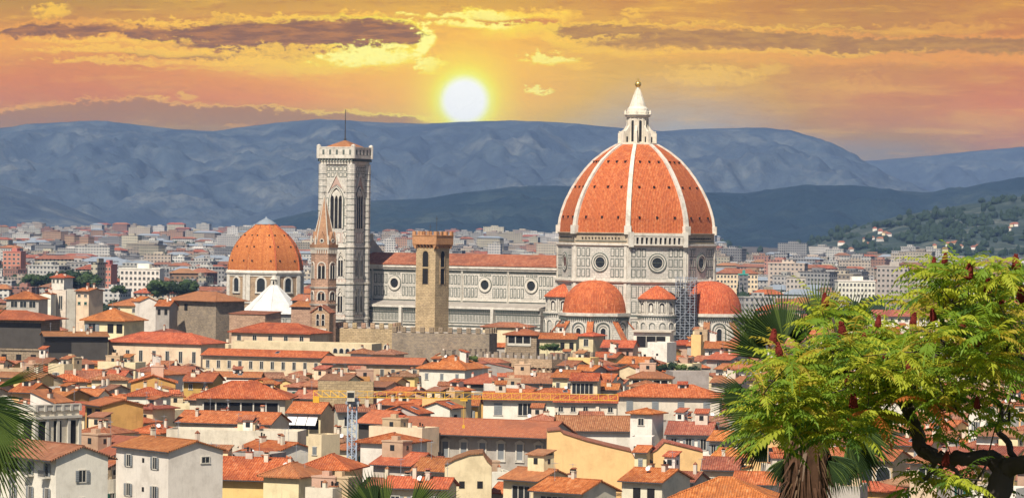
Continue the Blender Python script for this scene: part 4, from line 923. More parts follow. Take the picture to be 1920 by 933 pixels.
# ---------------------------------------------------------------- houses
WM = {}
def winmesh(kind, w_, h):
    k = (kind, round(w_, 2), round(h, 2))
    if k in WM: return WM[k]
    mb = MB(); a, b = w_/2, h/2
    if kind in ('dark', 'tall'):
        mb.box(-a, a, -.06, .05, -b, b, 0)
        for x0, x1, z0, z1 in ((-a-.14, -a, -b, b), (a, a+.14, -b, b), (-a-.14, a+.14, b, b+.14), (-a-.25, a+.25, -b-.18, -b)): mb.box(x0, x1, -.14, .05, z0, z1, 1)
        mb.box(-.04, .04, -.09, -.05, -b, b, 1); m = ['glassdark', 'frame']
    elif kind == 'hole': mb.box(-a, a, -.05, .05, -b, b, 0); m = ['opening']
    elif kind in ('shg', 'shb'):
        mb.box(-a, a, -.06, .05, -b, b, 0)
        for x0, x1, z0, z1 in ((-a-.12, -a, -b, b), (a, a+.12, -b, b), (-a-.12, a+.12, b, b+.16), (-a-.2, a+.2, -b-.16, -b)): mb.box(x0, x1, -.12, .05, z0, z1, 1)
        for s in (-1, 1):
            mb.box(s*(a+.1+a*.5)-a*.48, s*(a+.1+a*.5)+a*.48, -.2, -.125, -b, b, 2)
            for i in range(5): mb.box(s*(a+.1+a*.5)-a*.4, s*(a+.1+a*.5)+a*.4, -.23, -.2, -b+h*(.1+.18*i), -b+h*(.18+.18*i), 2)
        mb.box(-.04, .04, -.1, -.05, -b, b, 1); m = ['glassdark', 'frame', 'shutgreen' if kind == 'shg' else 'shutgrey']
    elif kind == 'clg' or kind == 'clb':   # closed shutters
        mb.box(-a, -.03, -.12, .05, -b, b, 0); mb.box(.03, a, -.12, .05, -b, b, 0); mb.box(-a-.12, a+.12, -.1, .05, b, b+.12, 1); mb.box(-a-.2, a+.2, -.18, .05, -b-.15, -b, 1)
        for i in range(6): mb.box(-a+.08, a-.08, -.16, -.12, -b+h*(.05+.16*i), -b+h*(.12+.16*i), 0)
        m = ['shutgreen' if kind == 'clg' else 'shutgrey', 'frame']
    elif kind == 'arch': mb.M = Matrix.Translation((0, 0, -b)); arch(mb, 0, 0, w_, h, -.06, .05, 0); archring(mb, 0, 0, w_, h, .2, -.16, .05, 1); m = ['glassdark', 'frame']
    elif kind == 'stone':               # tall surround with pediment
        mb.box(-a, a, -.08, .05, -b, b, 0); 
        for x0, x1, z0, z1 in ((-a-.3, -a, -b-.3, b), (a, a+.3, -b-.3, b), (-a-.45, a+.45, b, b+.35), (-a-.4, a+.4, -b-.5, -b)): mb.box(x0, x1, -.25, .05, z0, z1, 1)
        mb.yprism([(-a-.4, b+.35), (a+.4, b+.35), (0, b+.9)], -.25, .05, 1); m = ['shutgrey', 'frame']
    elif kind == 'loggia':
        mb.box(-a, a, -.06, .05, -b, b, 0); n = max(2, int(w_/2.6))  # flat dark panel stands in for the shaded recess
        for i in range(n+1): u = -a+w_*i/n; mb.box(u-.16, u+.16, -.3, .02, -b, b, 1)
        mb.box(-a-.1, a+.1, -.26, .03, -b-.12, -b+.75, 1); m = ['opening', 'frame']
    elif kind == 'strip':
        mb.box(-a, a, -.06, .05, -b, b, 0); n = max(2, int(w_/1.1))
        for i in range(n+1): u = -a+w_*i/n; mb.box(u-.08, u+.08, -.14, .02, -b, b, 1)
        mb.box(-a-.1, a+.1, -.2, .03, -b-.15, -b, 1); mb.box(-a-.1, a+.1, -.16, .03, b, b+.12, 1); m = ['glassdark', 'frame']
    elif kind == 'awn':
        mb.box(-a, a, -.05, .05, -b-.4, b-1, 1)
        n = 3
        for i in range(n):
            u0, u1 = -a+w_*i/n+.08, -a+w_*(i+1)/n-.08; mb.prism([(u0, -.1, b), (u1, -.1, b), (u1, -2.0, -b*.6), (u0, -2.0, -b*.6)], [(u0, -.1, b+.06), (u1, -.1, b+.06), (u1, -2.05, -b*.6+.06), (u0, -2.05, -b*.6+.06)], 0)
        m = ['awning', 'opening']
    elif kind == 'balc':
        mb.box(-a, a, -.06, .05, -b, b, 0)
        for s in (-1, 1): mb.box(s*a*1.5-a*.45, s*a*1.5+a*.45, -.2, -.1, -b, b, 2)
        mb.box(-a*2.2, a*2.2, -1.1, .02, -b-.25, -b-.02, 1); mb.box(-a*2.2, a*2.2, -1.08, -1.02, -b+.85, -b+.93, 3)
        for i in range(12): u = -a*2.15+i*a*4.3/11; mb.box(u-.035, u+.035, -1.07, -1.03, -b, -b+.86, 3)
        m = ['glassdark', 'frame', 'shutgrey', 'darkmetal']
    WM[k] = mb.mesh('window', m); return WM[k]
def side_frame(w_, d, s):
    return {'f': (0, (0, -d/2)), 'r': (PI/2, (w_/2, 0)), 'l': (-PI/2, (-w_/2, 0)), 'b': (PI, (0, d/2))}[s]
def add_win(wall, w_, d, s, u, z, kind, ww, wh):
    a, (ox, oy) = side_frame(w_, d, s); c, sn = math.cos(a), math.sin(a)
    o = bpy.data.objects.new({'loggia': 'loggia', 'awn': 'awning'}.get(kind, 'window'), winmesh(kind, ww, wh)); link(o); o.parent = wall
    o.location = (ox+c*u, oy+sn*u, z); o.rotation_euler = (0, 0, a); return o
def slab(mb, q, th, mat=0): mb.prism(q, [(x, y, z+th) for x, y, z in q], mat)
CACHE = {}
def smallmesh(kind, i=0):
    k = (kind, i)
    if k in CACHE: return CACHE[k]
    mb = MB()
    if kind == 'chimney':
        if i == 0: mb.box(-.35, .35, -.3, .3, -1, 1.1, 0); mb.box(-.45, .45, -.4, .4, 1.1, 1.22, 0); mb.box(-.3, .3, -.25, .25, 1.22, 1.5, 2); mb.prism([(-.5, -.4, 1.5), (.5, -.4, 1.5), (.5, .4, 1.5), (-.5, .4, 1.5)], [(-.5, -.02, 1.75), (.5, -.02, 1.75), (.5, .02, 1.75), (-.5, .02, 1.75)], 1)
        elif i == 1: mb.box(-.6, .6, -.35, .35, -1, .9, 0); mb.box(-.7, .7, -.45, .45, .9, 1.05, 1); mb.lathe([(.16, 1.05), (.16, 1.6), (.22, 1.65), (.02, 1.8)], 8, 2, c=(-.3, 0)); mb.lathe([(.16, 1.05), (.16, 1.5)], 8, 2, c=(.3, 0))
        else: mb.box(-.3, .3, -.3, .3, -1, 1.5, 0); mb.lathe([(.45, 1.5), (.45, 1.6), (.05, 2.0)], 4, 1, phase=PI/4)
        me = mb.mesh('chimney', ['offwhite', 'roofold', 'opening'])
    elif kind == 'antenna':
        mb.tube((0, 0, -.5), (0, 0, 3.2), .035, n=4)
        for j in range(5): mb.tube((-.45+.04*j, -.5+.25*j, 2.9), (.45-.04*j, -.5+.25*j, 2.9), .022, n=3)
        mb.tube((0, -.6, 2.9), (0, .7, 2.9), .028, n=3); mb.tube((-.3, 0, 2.2), (.3, 0, 2.2), .03, n=3); me = mb.mesh('antenna', ['metal'], uv=False)
    elif kind == 'dish':
        mb.M = Matrix.Rotation(R(62), 4, 'X'); mb.lathe([(.02, -.12), (.25, -.09), (.42, 0), (.44, .03), (.40, .03), (.2, -.05), (.02, -.08)], 14, 0); mb.tube((0, 0, -.08), (0, .25, .4), .02, n=4, mat=1)
        mb.M = Matrix.Identity(4); mb.tube((0, .1, -.9), (0, .05, 0), .04, n=5, mat=1); me = mb.mesh('satellite_dish', ['dish', 'metal'], uv=False)
    elif kind == 'skylight':
        mb.box(-.6, .6, -.8, .8, 0, .14, 0); mb.box(-.5, .5, -.7, .7, .13, .17, 1); me = mb.mesh('skylight', ['metal', 'glassdark'])
    elif kind == 'dormer':
        mb.box(-1.1, 1.1, -.2, 2.2, -.9, 1.2, 0); mb.box(-.6, .6, -.26, -.15, -.1, .9, 2); slab(mb, [(-1.4, -.6, 1.15), (1.4, -.6, 1.15), (1.4, 2.4, 1.75), (-1.4, 2.4, 1.75)], .12, 1); me = mb.mesh('dormer', ['offwhite', 'roof', 'glassdark'])
    elif kind == 'room':
        W_, D_, H_ = ((2.6, 2.4, 2.0), (3.6, 2.6, 2.3), (2.0, 2.0, 2.8), (4.4, 3.0, 2.2))[i]
        mb.box(-W_/2, W_/2, -D_/2, D_/2, -1.5, H_, 0); mb.box(-.45, .45, -D_/2-.05, -D_/2+.05, H_-1.5, H_-.5, 2); mb.box(W_/2-.05, W_/2+.05, -.3, .3, H_-1.4, H_-.6, 2)
        if i != 3: slab(mb, [(-W_/2-.3, -D_/2-.35, H_-.05), (W_/2+.3, -D_/2-.35, H_-.05), (W_/2+.3, D_/2+.3, H_+.75), (-W_/2-.3, D_/2+.3, H_+.75)], .15, 1); mb.box(-W_/2, W_/2, D_/2-.2, D_/2, H_, H_+.7, 0)
        else: mb.box(-W_/2-.1, W_/2+.1, -D_/2-.1, D_/2+.1, H_, H_+.25, 0); mb.box(-W_*.2, W_*.1, -.5, .5, H_+.25, H_+1.0, 0)
        me = mb.mesh('roof_room', [('offwhite', 'cream', 'white', 'pinkish')[i], 'roofold' if i % 2 else 'roof', 'glassdark'])
    CACHE[k] = me; return me
NAMES = {'chimney': 'chimney', 'antenna': 'antenna', 'dish': 'satellite_dish', 'skylight': 'skylight', 'dormer': 'dormer', 'room': 'roof_room'}
def put_small(parent, kind, x, y, z, i=0, rz=0.0, rx=0.0):
    o = bpy.data.objects.new(NAMES[kind], smallmesh(kind, i)); link(o); o.parent = parent; o.location = (x, y, z); o.rotation_euler = (rx, 0, rz); return o
RNG = random.Random(11)
def roof_z(rt, w_, d, ze, rise, x, y):
    if rt == 'gx': return ze+rise*(1-abs(y)/(d/2))
    if rt == 'gy': return ze+rise*(1-abs(x)/(w_/2))
    if rt == 'hip': m = min(w_, d)/2; return ze+rise*min(1, min((w_/2-abs(x))/m, (d/2-abs(y))/m))
    if rt == 'shed': return ze+rise*(y/d+.5)
    return ze
def build_house(root, w_, d, ze, rt, pitch, wall, roofm, wins, o=.7, chim=1, ants=0, dishes=0, extras=(), rng=RNG, th=.22):
    m = min(w_, d)/2
    rise = {'gx': d/2*pitch, 'gy': w_/2*pitch, 'hip': m*pitch, 'shed': d*pitch, 'flat': 0}[rt]
    wb = MB()
    if rt == 'gx':
        wb.prism([(-w_/2, -d/2, 0), (-w_/2, d/2, 0), (-w_/2, d/2, ze), (-w_/2, 0, ze+rise), (-w_/2, -d/2, ze)], [(w_/2, -d/2, 0), (w_/2, d/2, 0), (w_/2, d/2, ze), (w_/2, 0, ze+rise), (w_/2, -d/2, ze)], 0)
    elif rt == 'gy': wb.yprism([(-w_/2, 0), (w_/2, 0), (w_/2, ze), (0, ze+rise), (-w_/2, ze)], -d/2, d/2, 0)
    elif rt == 'shed': wb.prism([(-w_/2, -d/2, 0), (-w_/2, d/2, 0), (-w_/2, d/2, ze+rise), (-w_/2, -d/2, ze)], [(w_/2, -d/2, 0), (w_/2, d/2, 0), (w_/2, d/2, ze+rise), (w_/2, -d/2, ze)], 0)
    else: wb.box(-w_/2, w_/2, -d/2, d/2, 0, ze, 0)
    if rt == 'flat':
        for x0, x1, y0, y1 in ((-w_/2, w_/2, -d/2, -d/2+.25), (-w_/2, w_/2, d/2-.25, d/2), (-w_/2, -w_/2+.25, -d/2+.25, d/2-.25), (w_/2-.25, w_/2, -d/2+.25, d/2-.25)): wb.box(x0, x1, y0, y1, ze-.01, ze+.9, 0)
        wb.box(-w_/2+.2, w_/2-.2, -d/2+.2, d/2-.2, ze, ze+.03, 1)
    wl = wb.build('wall', [wall, 'terrace'], root)
    if rt != 'flat':
        r = MB(); og = min(o, .45); dz = .02
        if rt == 'gx':
            k = rise/(d/2)
            for s in (-1, 1): slab(r, [(-w_/2-og, s*(d/2+o), ze-o*k+dz), (w_/2+og, s*(d/2+o), ze-o*k+dz), (w_/2+og, 0, ze+rise+dz), (-w_/2-og, 0, ze+rise+dz)], th)
            for s in (-1, 1): r.box(-w_/2-og, w_/2+og, s*(d/2+o)-.09+s*.06, s*(d/2+o)+.09+s*.06, ze-o*k-.05, ze-o*k+.12, 1)
            r.box(-w_/2-og, w_/2+og, -.16, .16, ze+rise+.08, ze+rise+.36, 0)
        elif rt == 'gy':
            k = rise/(w_/2)
            for s in (-1, 1): slab(r, [(s*(w_/2+o), -d/2-og, ze-o*k+dz), (s*(w_/2+o), d/2+og, ze-o*k+dz), (0, d/2+og, ze+rise+dz), (0, -d/2-og, ze+rise+dz)], th)
            r.box(-.16, .16, -d/2-og, d/2+og, ze+rise+.08, ze+rise+.36, 0)
        elif rt == 'shed': slab(r, [(-w_/2-og, -d/2-o, ze-o*pitch+dz), (w_/2+og, -d/2-o, ze-o*pitch+dz), (w_/2+og, d/2+.3, ze+rise+.3*pitch+dz), (-w_/2-og, d/2+.3, ze+rise+.3*pitch+dz)], th)
        else:
            a, b = w_/2+o, d/2+o; z0 = ze-.1; z1 = z0+th+m*pitch+o*pitch
            r.prism([(-a, -b, z0), (a, -b, z0), (a, b, z0), (-a, b, z0)], [(-a, -b, z0+th), (a, -b, z0+th), (a, b, z0+th), (-a, b, z0+th)], 0)
            if w_ >= d: e = (a-b); t0, t1 = (-e, 0, z1), (e, 0, z1)
            else: e = (b-a); t0, t1 = (0, -e, z1), (0, e, z1)
            q = [(-a, -b, z0+th+.004), (a, -b, z0+th+.004), (a, b, z0+th+.004), (-a, b, z0+th+.004)]
            if w_ >= d: r.poly([q[0], q[1], t1, t0]); r.poly([q[1], q[2], t1]); r.poly([q[2], q[3], t0, t1]); r.poly([q[3], q[0], t0])
            else: r.poly([q[0], q[1], t0]); r.poly([q[1], q[2], t1, t0]); r.poly([q[2], q[3], t1]); r.poly([q[3], q[0], t0, t1])
            for p0, p1 in ((q[0], t0), (q[1], t1 if w_ >= d else t0), (t0, t1)): r.tube(p0, p1, .17, n=5)
        rf = r.build('roof', [roofm, 'darkmetal'], root)
    else: rf = wl
    for wn in wins:
        s, n, zo, ww, wh, kind = wn[:6]; lo, hi = (wn[6], wn[7]) if len(wn) > 6 else (0.0, 1.0)
        L = w_ if s in 'fb' else d
        for i in range(n): add_win(wl, w_, d, s, -L/2+L*(lo+(hi-lo)*(i+.5)/n), ze-zo-wh/2, kind, ww, wh)
    if rt == 'flat': rz_ = lambda x, y: ze
    else: rz_ = lambda x, y: roof_z(rt, w_, d, ze, rise, x, y)+.2
    for i in range(chim):
        x = rng.uniform(-.36, .36)*w_; y = rng.uniform(-.3, .36)*d; put_small(rf, 'chimney', x, y, rz_(x, y)+.1, rng.randrange(3), rng.choice((0, PI/2)))
    for i in range(ants):
        x = rng.uniform(-.4, .4)*w_; y = rng.uniform(-.2, .4)*d; put_small(rf, 'antenna', x, y, rz_(x, y), 0, rng.uniform(0, 3))
    for i in range(dishes):
        x = rng.uniform(-.4, .4)*w_; y = rng.uniform(-.4, .2)*d; put_small(rf, 'dish', x, y, rz_(x, y)+.8, 0, rng.uniform(-.6, .6))
    if rt != 'flat' and chim and rng.random() < .45 and min(w_, d) > 7:
        x = rng.uniform(-.3, .3)*w_; y = rng.uniform(-.15, .3)*d; put_small(rf, 'room', x, y, rz_(x, y), rng.randrange(4), rng.choice((0, 0, PI/2)))
    elif rt == 'flat' and chim:
        for _ in range(2): x = rng.uniform(-.3, .3)*w_; y = rng.uniform(-.1, .3)*d; put_small(rf, 'room', x, y, ze+.1, rng.randrange(4), 0)
    for kind, fx, fy in extras:
        x, y = fx*w_/2, fy*d/2; put_small(rf, kind, x, y, rz_(x, y), 0, 0, math.atan(pitch) if kind == 'skylight' else 0)
    return wl, rf, rise
HERO = []      # (Y, builder, px0, px1, top, bottom)
def H(label, px0, px1, py, ze=17.0, rz=-30, d=11, rt='gx', pitch=.34, wall='cream', roof='roof', wins=(), Y=None, o=.8, chim=1, ants=0, dishes=0, extras=(), bot=None, name='house', cat='house', after=None):
    y_ = und(px0, py)[1]
    if Y is None: Y = (CAMZ-ze)*FPX/y_
    p = P(px0, py, Y); c, s = math.cos(R(rz)), math.sin(R(rz)); w_ = (px1-px0)*Y/FPX/c
    # right end may be nearer or farther: correct the width for perspective
    w_ = w_/(1-s*w_*0/Y)
    cx = p.x+c*w_/2-s*d/2; cy = Y+s*w_/2+c*d/2
    pitch *= .82; rise = {'gx': d/2*pitch, 'gy': w_/2*pitch, 'hip': min(w_, d)/2*pitch, 'shed': d*pitch, 'flat': 0}[rt]
    top = py-(rise)*FPX/Y
    def go():
        root = empty(name, (cx, cy, 0), R(rz)); tag(root, label, cat)
        r_ = random.Random(int(px0*7+py*13))
        wl, rf, ri = build_house(root, w_, d, p.z, rt, pitch, wall, roof, wins, o, chim+(r_.randrange(3) if chim else 0), max(ants, r_.randrange(3) if chim else 0), max(dishes, int(r_.random() < .3)) if chim else dishes, extras, r_)
        if after: after(root, w_, d, p.z, wl, rf)
        return root
    corners = [(cx+c*a*w_/2-s*b*d/2, cy+s*a*w_/2+c*b*d/2) for a in (-1, 1) for b in (-1, 1)]
    pr = [proj((x, y, p.z))[0] for x, y in corners]
    HERO.append(dict(Y=cy, go=go, a=min(pr), b=max(pr), top=top, bot=bot or py+26, cx=cx, cy=cy, w=w_, d=d, rz=R(rz), ymin=min(y for x, y in corners)))
# ---------------------------------------------------------------- houses the photograph shows clearly
def W(s, n, zo, ww, wh, k, lo=0., hi=1.): return (s, n, zo, ww, wh, k, lo, hi)
# far middle ground, left
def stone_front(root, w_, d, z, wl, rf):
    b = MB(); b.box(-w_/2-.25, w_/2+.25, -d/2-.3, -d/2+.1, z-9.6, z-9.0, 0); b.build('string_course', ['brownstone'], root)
    u = MB(); u.box(-w_/2+.3, w_/2+.02, -d/2-.15, -d/2+.05, z-8.9, z-1.0, 0); u.build('upper_shade', ['darkwall'], root)  # dark slab painted as the shade under the eaves and in the loggia
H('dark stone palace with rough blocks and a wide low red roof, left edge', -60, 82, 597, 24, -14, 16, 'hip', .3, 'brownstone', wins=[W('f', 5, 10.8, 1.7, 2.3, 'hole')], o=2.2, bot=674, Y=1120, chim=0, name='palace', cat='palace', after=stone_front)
H('black shaded building between the dark stone palace and the cream palace', 84, 200, 630, 19, 12, 15, 'gx', .16, 'darkwall', wins=[W('f', 1, 1.8, 8.5, 3.2, 'hole', 0, .4)], o=1.0, bot=674, Y=1090)  # wall in shadow: its shade is put into the near-black colour
H('long cream palace with seven tall windows and a broad orange hipped roof, left middle', 203, 384, 640, 21, -25, 15, 'hip', .42, 'cream', wins=[W('f', 7, 2.4, 1.15, 3.4, 'dark')], o=.9, bot=678, Y=1105, chim=0, name='palace', cat='palace')
H('long cream wing with a row of eleven small dark windows under one straight orange roof', 380, 608, 664, 20, -22, 9, 'gx', .4, 'cream', wins=[W('f', 11, 1.6, 1.0, 2.2, 'dark')], o=.8, bot=698, Y=1075, chim=0, extras=[('skylight', .2, -.4)], name='palace_wing', cat='palace')
H('pinkish wing continuing the long cream wing to the right, nine dark windows', 604, 790, 679, 19.5, -14, 9, 'gx', .4, 'pinkish', wins=[W('f', 9, 1.6, 1.0, 2.3, 'dark')], o=.8, bot=700, Y=1052, chim=0, name='palace_wing', cat='palace')
H('white house with a large orange hip roof at the right end of the pinkish wing', 786, 872, 690, 20, -24, 16, 'hip', .55, 'white', wins=[W('f', 3, 1.3, 1.0, 1.8, 'clb')], o=.8, bot=724, Y=1030, chim=1, extras=[('dormer', -.5, -.6)])
H('blank grey plastered block behind the hip roofed white house, low gabled top', 868, 962, 690, 20, 6, 14, 'gy', .25, 'greywall', 'roofold', wins=[W('f', 1, 2.6, 1.2, 1.8, 'hole', .6, .9)], o=.2, bot=706, Y=1060, chim=0)
H('cream palace with red hipped roof left of the brown bell gable', 434, 584, 622, 22, -22, 15, 'hip', .42, 'cream', wins=[W('f', 5, .9, 1.3, 1.7, 'dark')], o=1.0, bot=640, Y=1160, chim=0, name='palace', cat='palace')
H('low cream terrace building with small round arches under the bell gable', 436, 700, 644, 16.5, -16, 10, 'flat', .3, 'cream', wins=[W('f', 6, .7, 1.3, 1.5, 'arch', .72, .98)], o=.8, bot=656, Y=1125, chim=0)
H('square grey stone tower house with an orange hip roof, left of the white pyramid roof', 319, 412, 562, 25, -42, 14, 'hip', .45, 'greystone', wins=[W('f', 2, 1.2, 1.7, 2.4, 'hole', 0.05, .45)], o=1.4, bot=598, Y=1290, chim=0)
H('tan stone block with ruined edge left of the brown bell gable, under the pyramid roof', 430, 500, 588, 23, -30, 10, 'shed', .1, 'tanstone', 'roofold', wins=[], o=.3, bot=600, Y=1260, chim=0)
H('brown house front behind the bell gable, beside the white pyramid roof', 546, 596, 574, 26, -30, 10, 'gx', .4, 'tanstone', wins=[], o=.6, bot=594, Y=1300)
H('small orange roofed house right of the white pyramid roof', 548, 592, 562, 27, -30, 9, 'gx', .5, 'brownstone', wins=[], o=.6, bot=566, Y=1345, chim=0)
H('white house with big three part window and orange roof, left edge below the far city', 12, 74, 560, 22, -10, 11, 'hip', .5, 'greywall', wins=[W('f', 3, .8, 2.4, 2.2, 'dark', .1, .95)], bot=574, Y=1300)
H('tall white blank gable house with a small window, upper left', 73, 96, 552, 26, -5, 10, 'gy', .3, 'white', wins=[W('f', 1, 1.6, 1.2, 1.4, 'dark')], o=.1, bot=574, Y=1340, chim=1)
H('tall pale grey house with one long stair window, upper left', 96, 125, 548, 27, -20, 9, 'flat', .3, 'offwhite', wins=[W('f', 1, 1.2, 1.5, 5, 'strip', .4, .9)], bot=584, Y=1350, chim=0)
H('grey narrow tower block with a blank stained wall, upper left', 125, 143, 546, 27, -25, 8, 'flat', .3, 'greywall', wins=[], bot=594, Y=1330, chim=0)
H('cream three storey house with green shutters beside the narrow grey block', 143, 168, 545, 27, -25, 10, 'gx', .2, 'cream', wins=[W('f', 2, 1.2, 1.1, 1.0, 'dark'), W('f', 2, 4.0, 1.1, 1.0, 'clg')], bot=579, Y=1320, ants=1)
H('small cream house with red hip roof and tower like top, upper left', 97, 121, 520, 26, -20, 9, 'hip', .5, 'white', wins=[W('f', 3, .8, 1.0, 1.6, 'dark')], bot=529, Y=1640)
H('cream house with bright orange hip roof and dark openings above the long cream palace', 158, 236, 600, 23, -22, 14, 'hip', .55, 'cream', wins=[W('f', 2, 1.0, 2.2, 3.0, 'hole', .55, 1), W('f', 1, 1.0, 2.6, 3.6, 'shb', 0, .4)], o=1.2, bot=622, Y=1170, chim=1)
H('white gable house with a long sloping white side, left of the stone tower house', 262, 294, 565, 24, 20, 12, 'gy', .55, 'white', wins=[], o=.3, bot=582, Y=1290, chim=1)
H('grey house with orange roof and two dark windows, left of the stone tower house', 292, 318, 573, 23, -10, 11, 'gx', .4, 'greywall', wins=[W('f', 2, 1.2, 1.1, 2, 'hole')], bot=586, Y=1270)
H('orange roofed house with pale gable behind the long white side', 208, 268, 572, 23, -20, 13, 'hip', .45, 'cream', wins=[W('f', 2, 1.0, 1.2, 1.4, 'dark')], bot=578, Y=1300, ants=1)
# before the cathedral, right of the crenellated walls
H('low red roofed cream house between the crenellated palace and the cathedral', 905, 992, 612, 22, -12, 10, 'hip', .28, 'cream', 'roofold', wins=[], bot=619, Y=1240, chim=0)
H('small house with orange roof and open loggia below the nave, right of the palace', 948, 1006, 627, 22, -20, 9, 'hip', .4, 'brownstone', wins=[W('f', 1, .5, 8, 3, 'loggia', 0, .9)], bot=644, Y=1190)
H('brick roofed house with a green climbing plant on its terrace, before the left half dome', 1012, 1080, 634, 22, -8, 9, 'gx', .4, 'cream', wins=[W('f', 2, 1.2, 1.4, 2.4, 'hole', .5, 1)], bot=649, Y=1170)
H('narrow cream house with red hip roof before the left half dome', 1086, 1112, 629, 24, -28, 8, 'hip', .35, 'cream', wins=[W('f', 1, 1.0, 1.5, 2.2, 'dark', .2, .8)], bot=656, Y=1150, chim=0)
H('low pink walled house with salmon coloured roof before the left half dome', 1128, 1186, 650, 20, -12, 10, 'gx', .45, 'pinkish', wins=[W('f', 3, 1.3, .8, 1.6, 'hole')], bot=662, Y=1140, chim=0)
def rooftop(root, w_, d, z, wl, rf):
    b = MB(); b.box(-w_/2-.5, w_/2+.5, -d/2-1, d/2, z+.9, z+1.4); b.build('terrace_roof', ['offwhite'], root)
H('modern white block with a wide glazed terrace under the small round chapel of the cathedral', 1188, 1256, 627, 25, -8, 12, 'flat', .3, 'white', wins=[W('f', 3, .4, 3.0, 3.6, 'hole', .08, .88), W('f', 4, 6.2, .8, .9, 'hole', 0, .5)], bot=656, Y=1150, chim=0, after=rooftop)
H('white cube house with one tiny window beneath the glazed terrace block', 1214, 1250, 646, 22, -24, 8, 'flat', .3, 'white', wins=[W('f', 1, 2.6, .7, .7, 'hole')], bot=676, Y=1118, chim=0)
H('narrow yellow house right of the scaffolding', 1296, 1314, 632, 24, -20, 8, 'flat', .3, 'yellow', wins=[], bot=656, Y=1160, chim=1)
H('red roofed house below the right half dome, right of the narrow yellow house', 1322, 1382, 652, 20, -6, 11, 'gx', .4, 'white', wins=[W('f', 3, 1, 1, 1.2, 'dark')], bot=659, Y=1140)
H('orange roofed house stepping down below the right half dome', 1325, 1368, 672, 20, -40, 10, 'gx', .4, 'greywall', wins=[W('f', 1, 1.2, 1.2, 1.8, 'dark')], bot=684, Y=1080)
H('orange house roof left of the bushes on the roof garden', 1160, 1206, 680, 18.5, -30, 9, 'gx', .45, 'offwhite', wins=[], bot=684, Y=1065)
H('house with orange roof and dark terrace openings below the roof garden bushes', 1180, 1258, 708, 18, -5, 9, 'hip', .45, 'cream', wins=[W('f', 2, .6, 4.2, 2, 'loggia')], bot=716, Y=985)
H('grey blue plastered blank block right of the dark terrace openings', 1262, 1330, 702, 18.5, 10, 9, 'flat', .3, 'greywall', wins=[], bot=724, Y=1000, chim=0)
H('pale house with two windows left of the palm fronds', 1334, 1388, 716, 18, -18, 10, 'gx', .35, 'offwhite', 'roof', wins=[W('f', 2, 1.2, 1.1, 1.9, 'dark', .35, 1)], bot=729, Y=985, dishes=1)
# right middle
H('broad grey cream house with four dark windows and long orange roof, left of the sumac', 1157, 1348, 742, 17.5, -6, 14, 'hip', .42, 'offwhite', wins=[W('f', 4, 1.1, 1.7, 2.9, 'clb')], o=1.0, bot=784, Y=905, chim=0, extras=[('dormer', .25, -.3)])
H('white house with a wide dark window band, behind the yellow crane arm', 906, 1040, 748, 17, -3, 12, 'gx', .3, 'white', wins=[W('f', 1, .9, 2.0, 2.9, 'clb', .12, .3), W('f', 1, .9, 7, 2.9, 'strip', .42, .95)], o=.9, bot=784, Y=888, chim=1)
H('low cream annex with small square windows right of the wide window band house', 1040, 1156, 753, 16.5, -3, 11, 'gx', .28, 'offwhite', wins=[W('f', 5, 1.1, 1.1, 1.2, 'dark')], o=.8, bot=774, Y=876, chim=0)
H('small cream attic tower with a five light window and orange roof above the crane arm', 1070, 1120, 712, 21.5, -7, 9, 'gx', .42, 'cream', wins=[W('f', 1, .8, 5.6, 2.8, 'strip', .1, .8)], bot=736, Y=940, chim=0)
H('cream gabled house with orange roof left of the small attic tower', 1036, 1078, 706, 21, -20, 9, 'gx', .42, 'cream', wins=[W('f', 2, 1.5, .9, 1.6, 'dark')], bot=729, Y=965)
H('orange roof above a narrow grey wall, right of the dark hip roof', 950, 1034, 716, 18.5, -3, 11, 'gx', .5, 'greywall', 'roofold', wins=[], bot=716, Y=985, chim=1)
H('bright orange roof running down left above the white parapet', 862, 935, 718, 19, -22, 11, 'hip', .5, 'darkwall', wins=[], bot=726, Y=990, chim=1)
H('long white parapet wall with orange roofs behind, left of the window band house', 908, 984, 727, 18.5, 2, 8, 'flat', .3, 'white', wins=[], bot=732, Y=940, chim=1)
H('large dark red tiled roof with a long pale ridge line, centre right', 1050, 1188, 806, 15, 4, 15, 'gx', .42, 'white', 'roofold', wins=[], o=.7, bot=812, Y=770, chim=0)
H('old red roof sloping beside the grey slatted skylight', 968, 1058, 796, 15.5, -6, 13, 'hip', .42, 'white', 'roofold', wins=[], bot=800, Y=795, chim=1, dishes=1)
H('square white tower house with a small pyramid roof and one square window, right of centre', 1182, 1222, 774, 20, -28, 5.5, 'hip', .35, 'white', wins=[W('f', 1, 1.0, 1.2, 1.4, 'dark')], o=.8, bot=814, Y=748, chim=0)
H('white house with orange gabled roof and grey shutters left of the palm', 1250, 1332, 812, 15.5, -10, 11, 'gx', .45, 'white', 'roofold', wins=[W('f', 3, 1.0, 1.1, 2.2, 'shb')], bot=844, Y=745, chim=1)
H('small white house with a two part window beside the palm', 1330, 1362, 824, 15, -20, 9, 'gx', .4, 'white', wins=[W('f', 2, 1.0, .9, 1.8, 'shb')], bot=844, Y=735)
H('long palace with a broad orange roof and shaded dark facade of tall framed windows', 716, 1027, 802, 17.5, -24, 12, 'gx', .42, 'greywall', wins=[W('f', 9, 2.2, 1.3, 3.2, 'stone')], o=2.3, bot=874, Y=735, chim=0, name='palace', cat='palace')
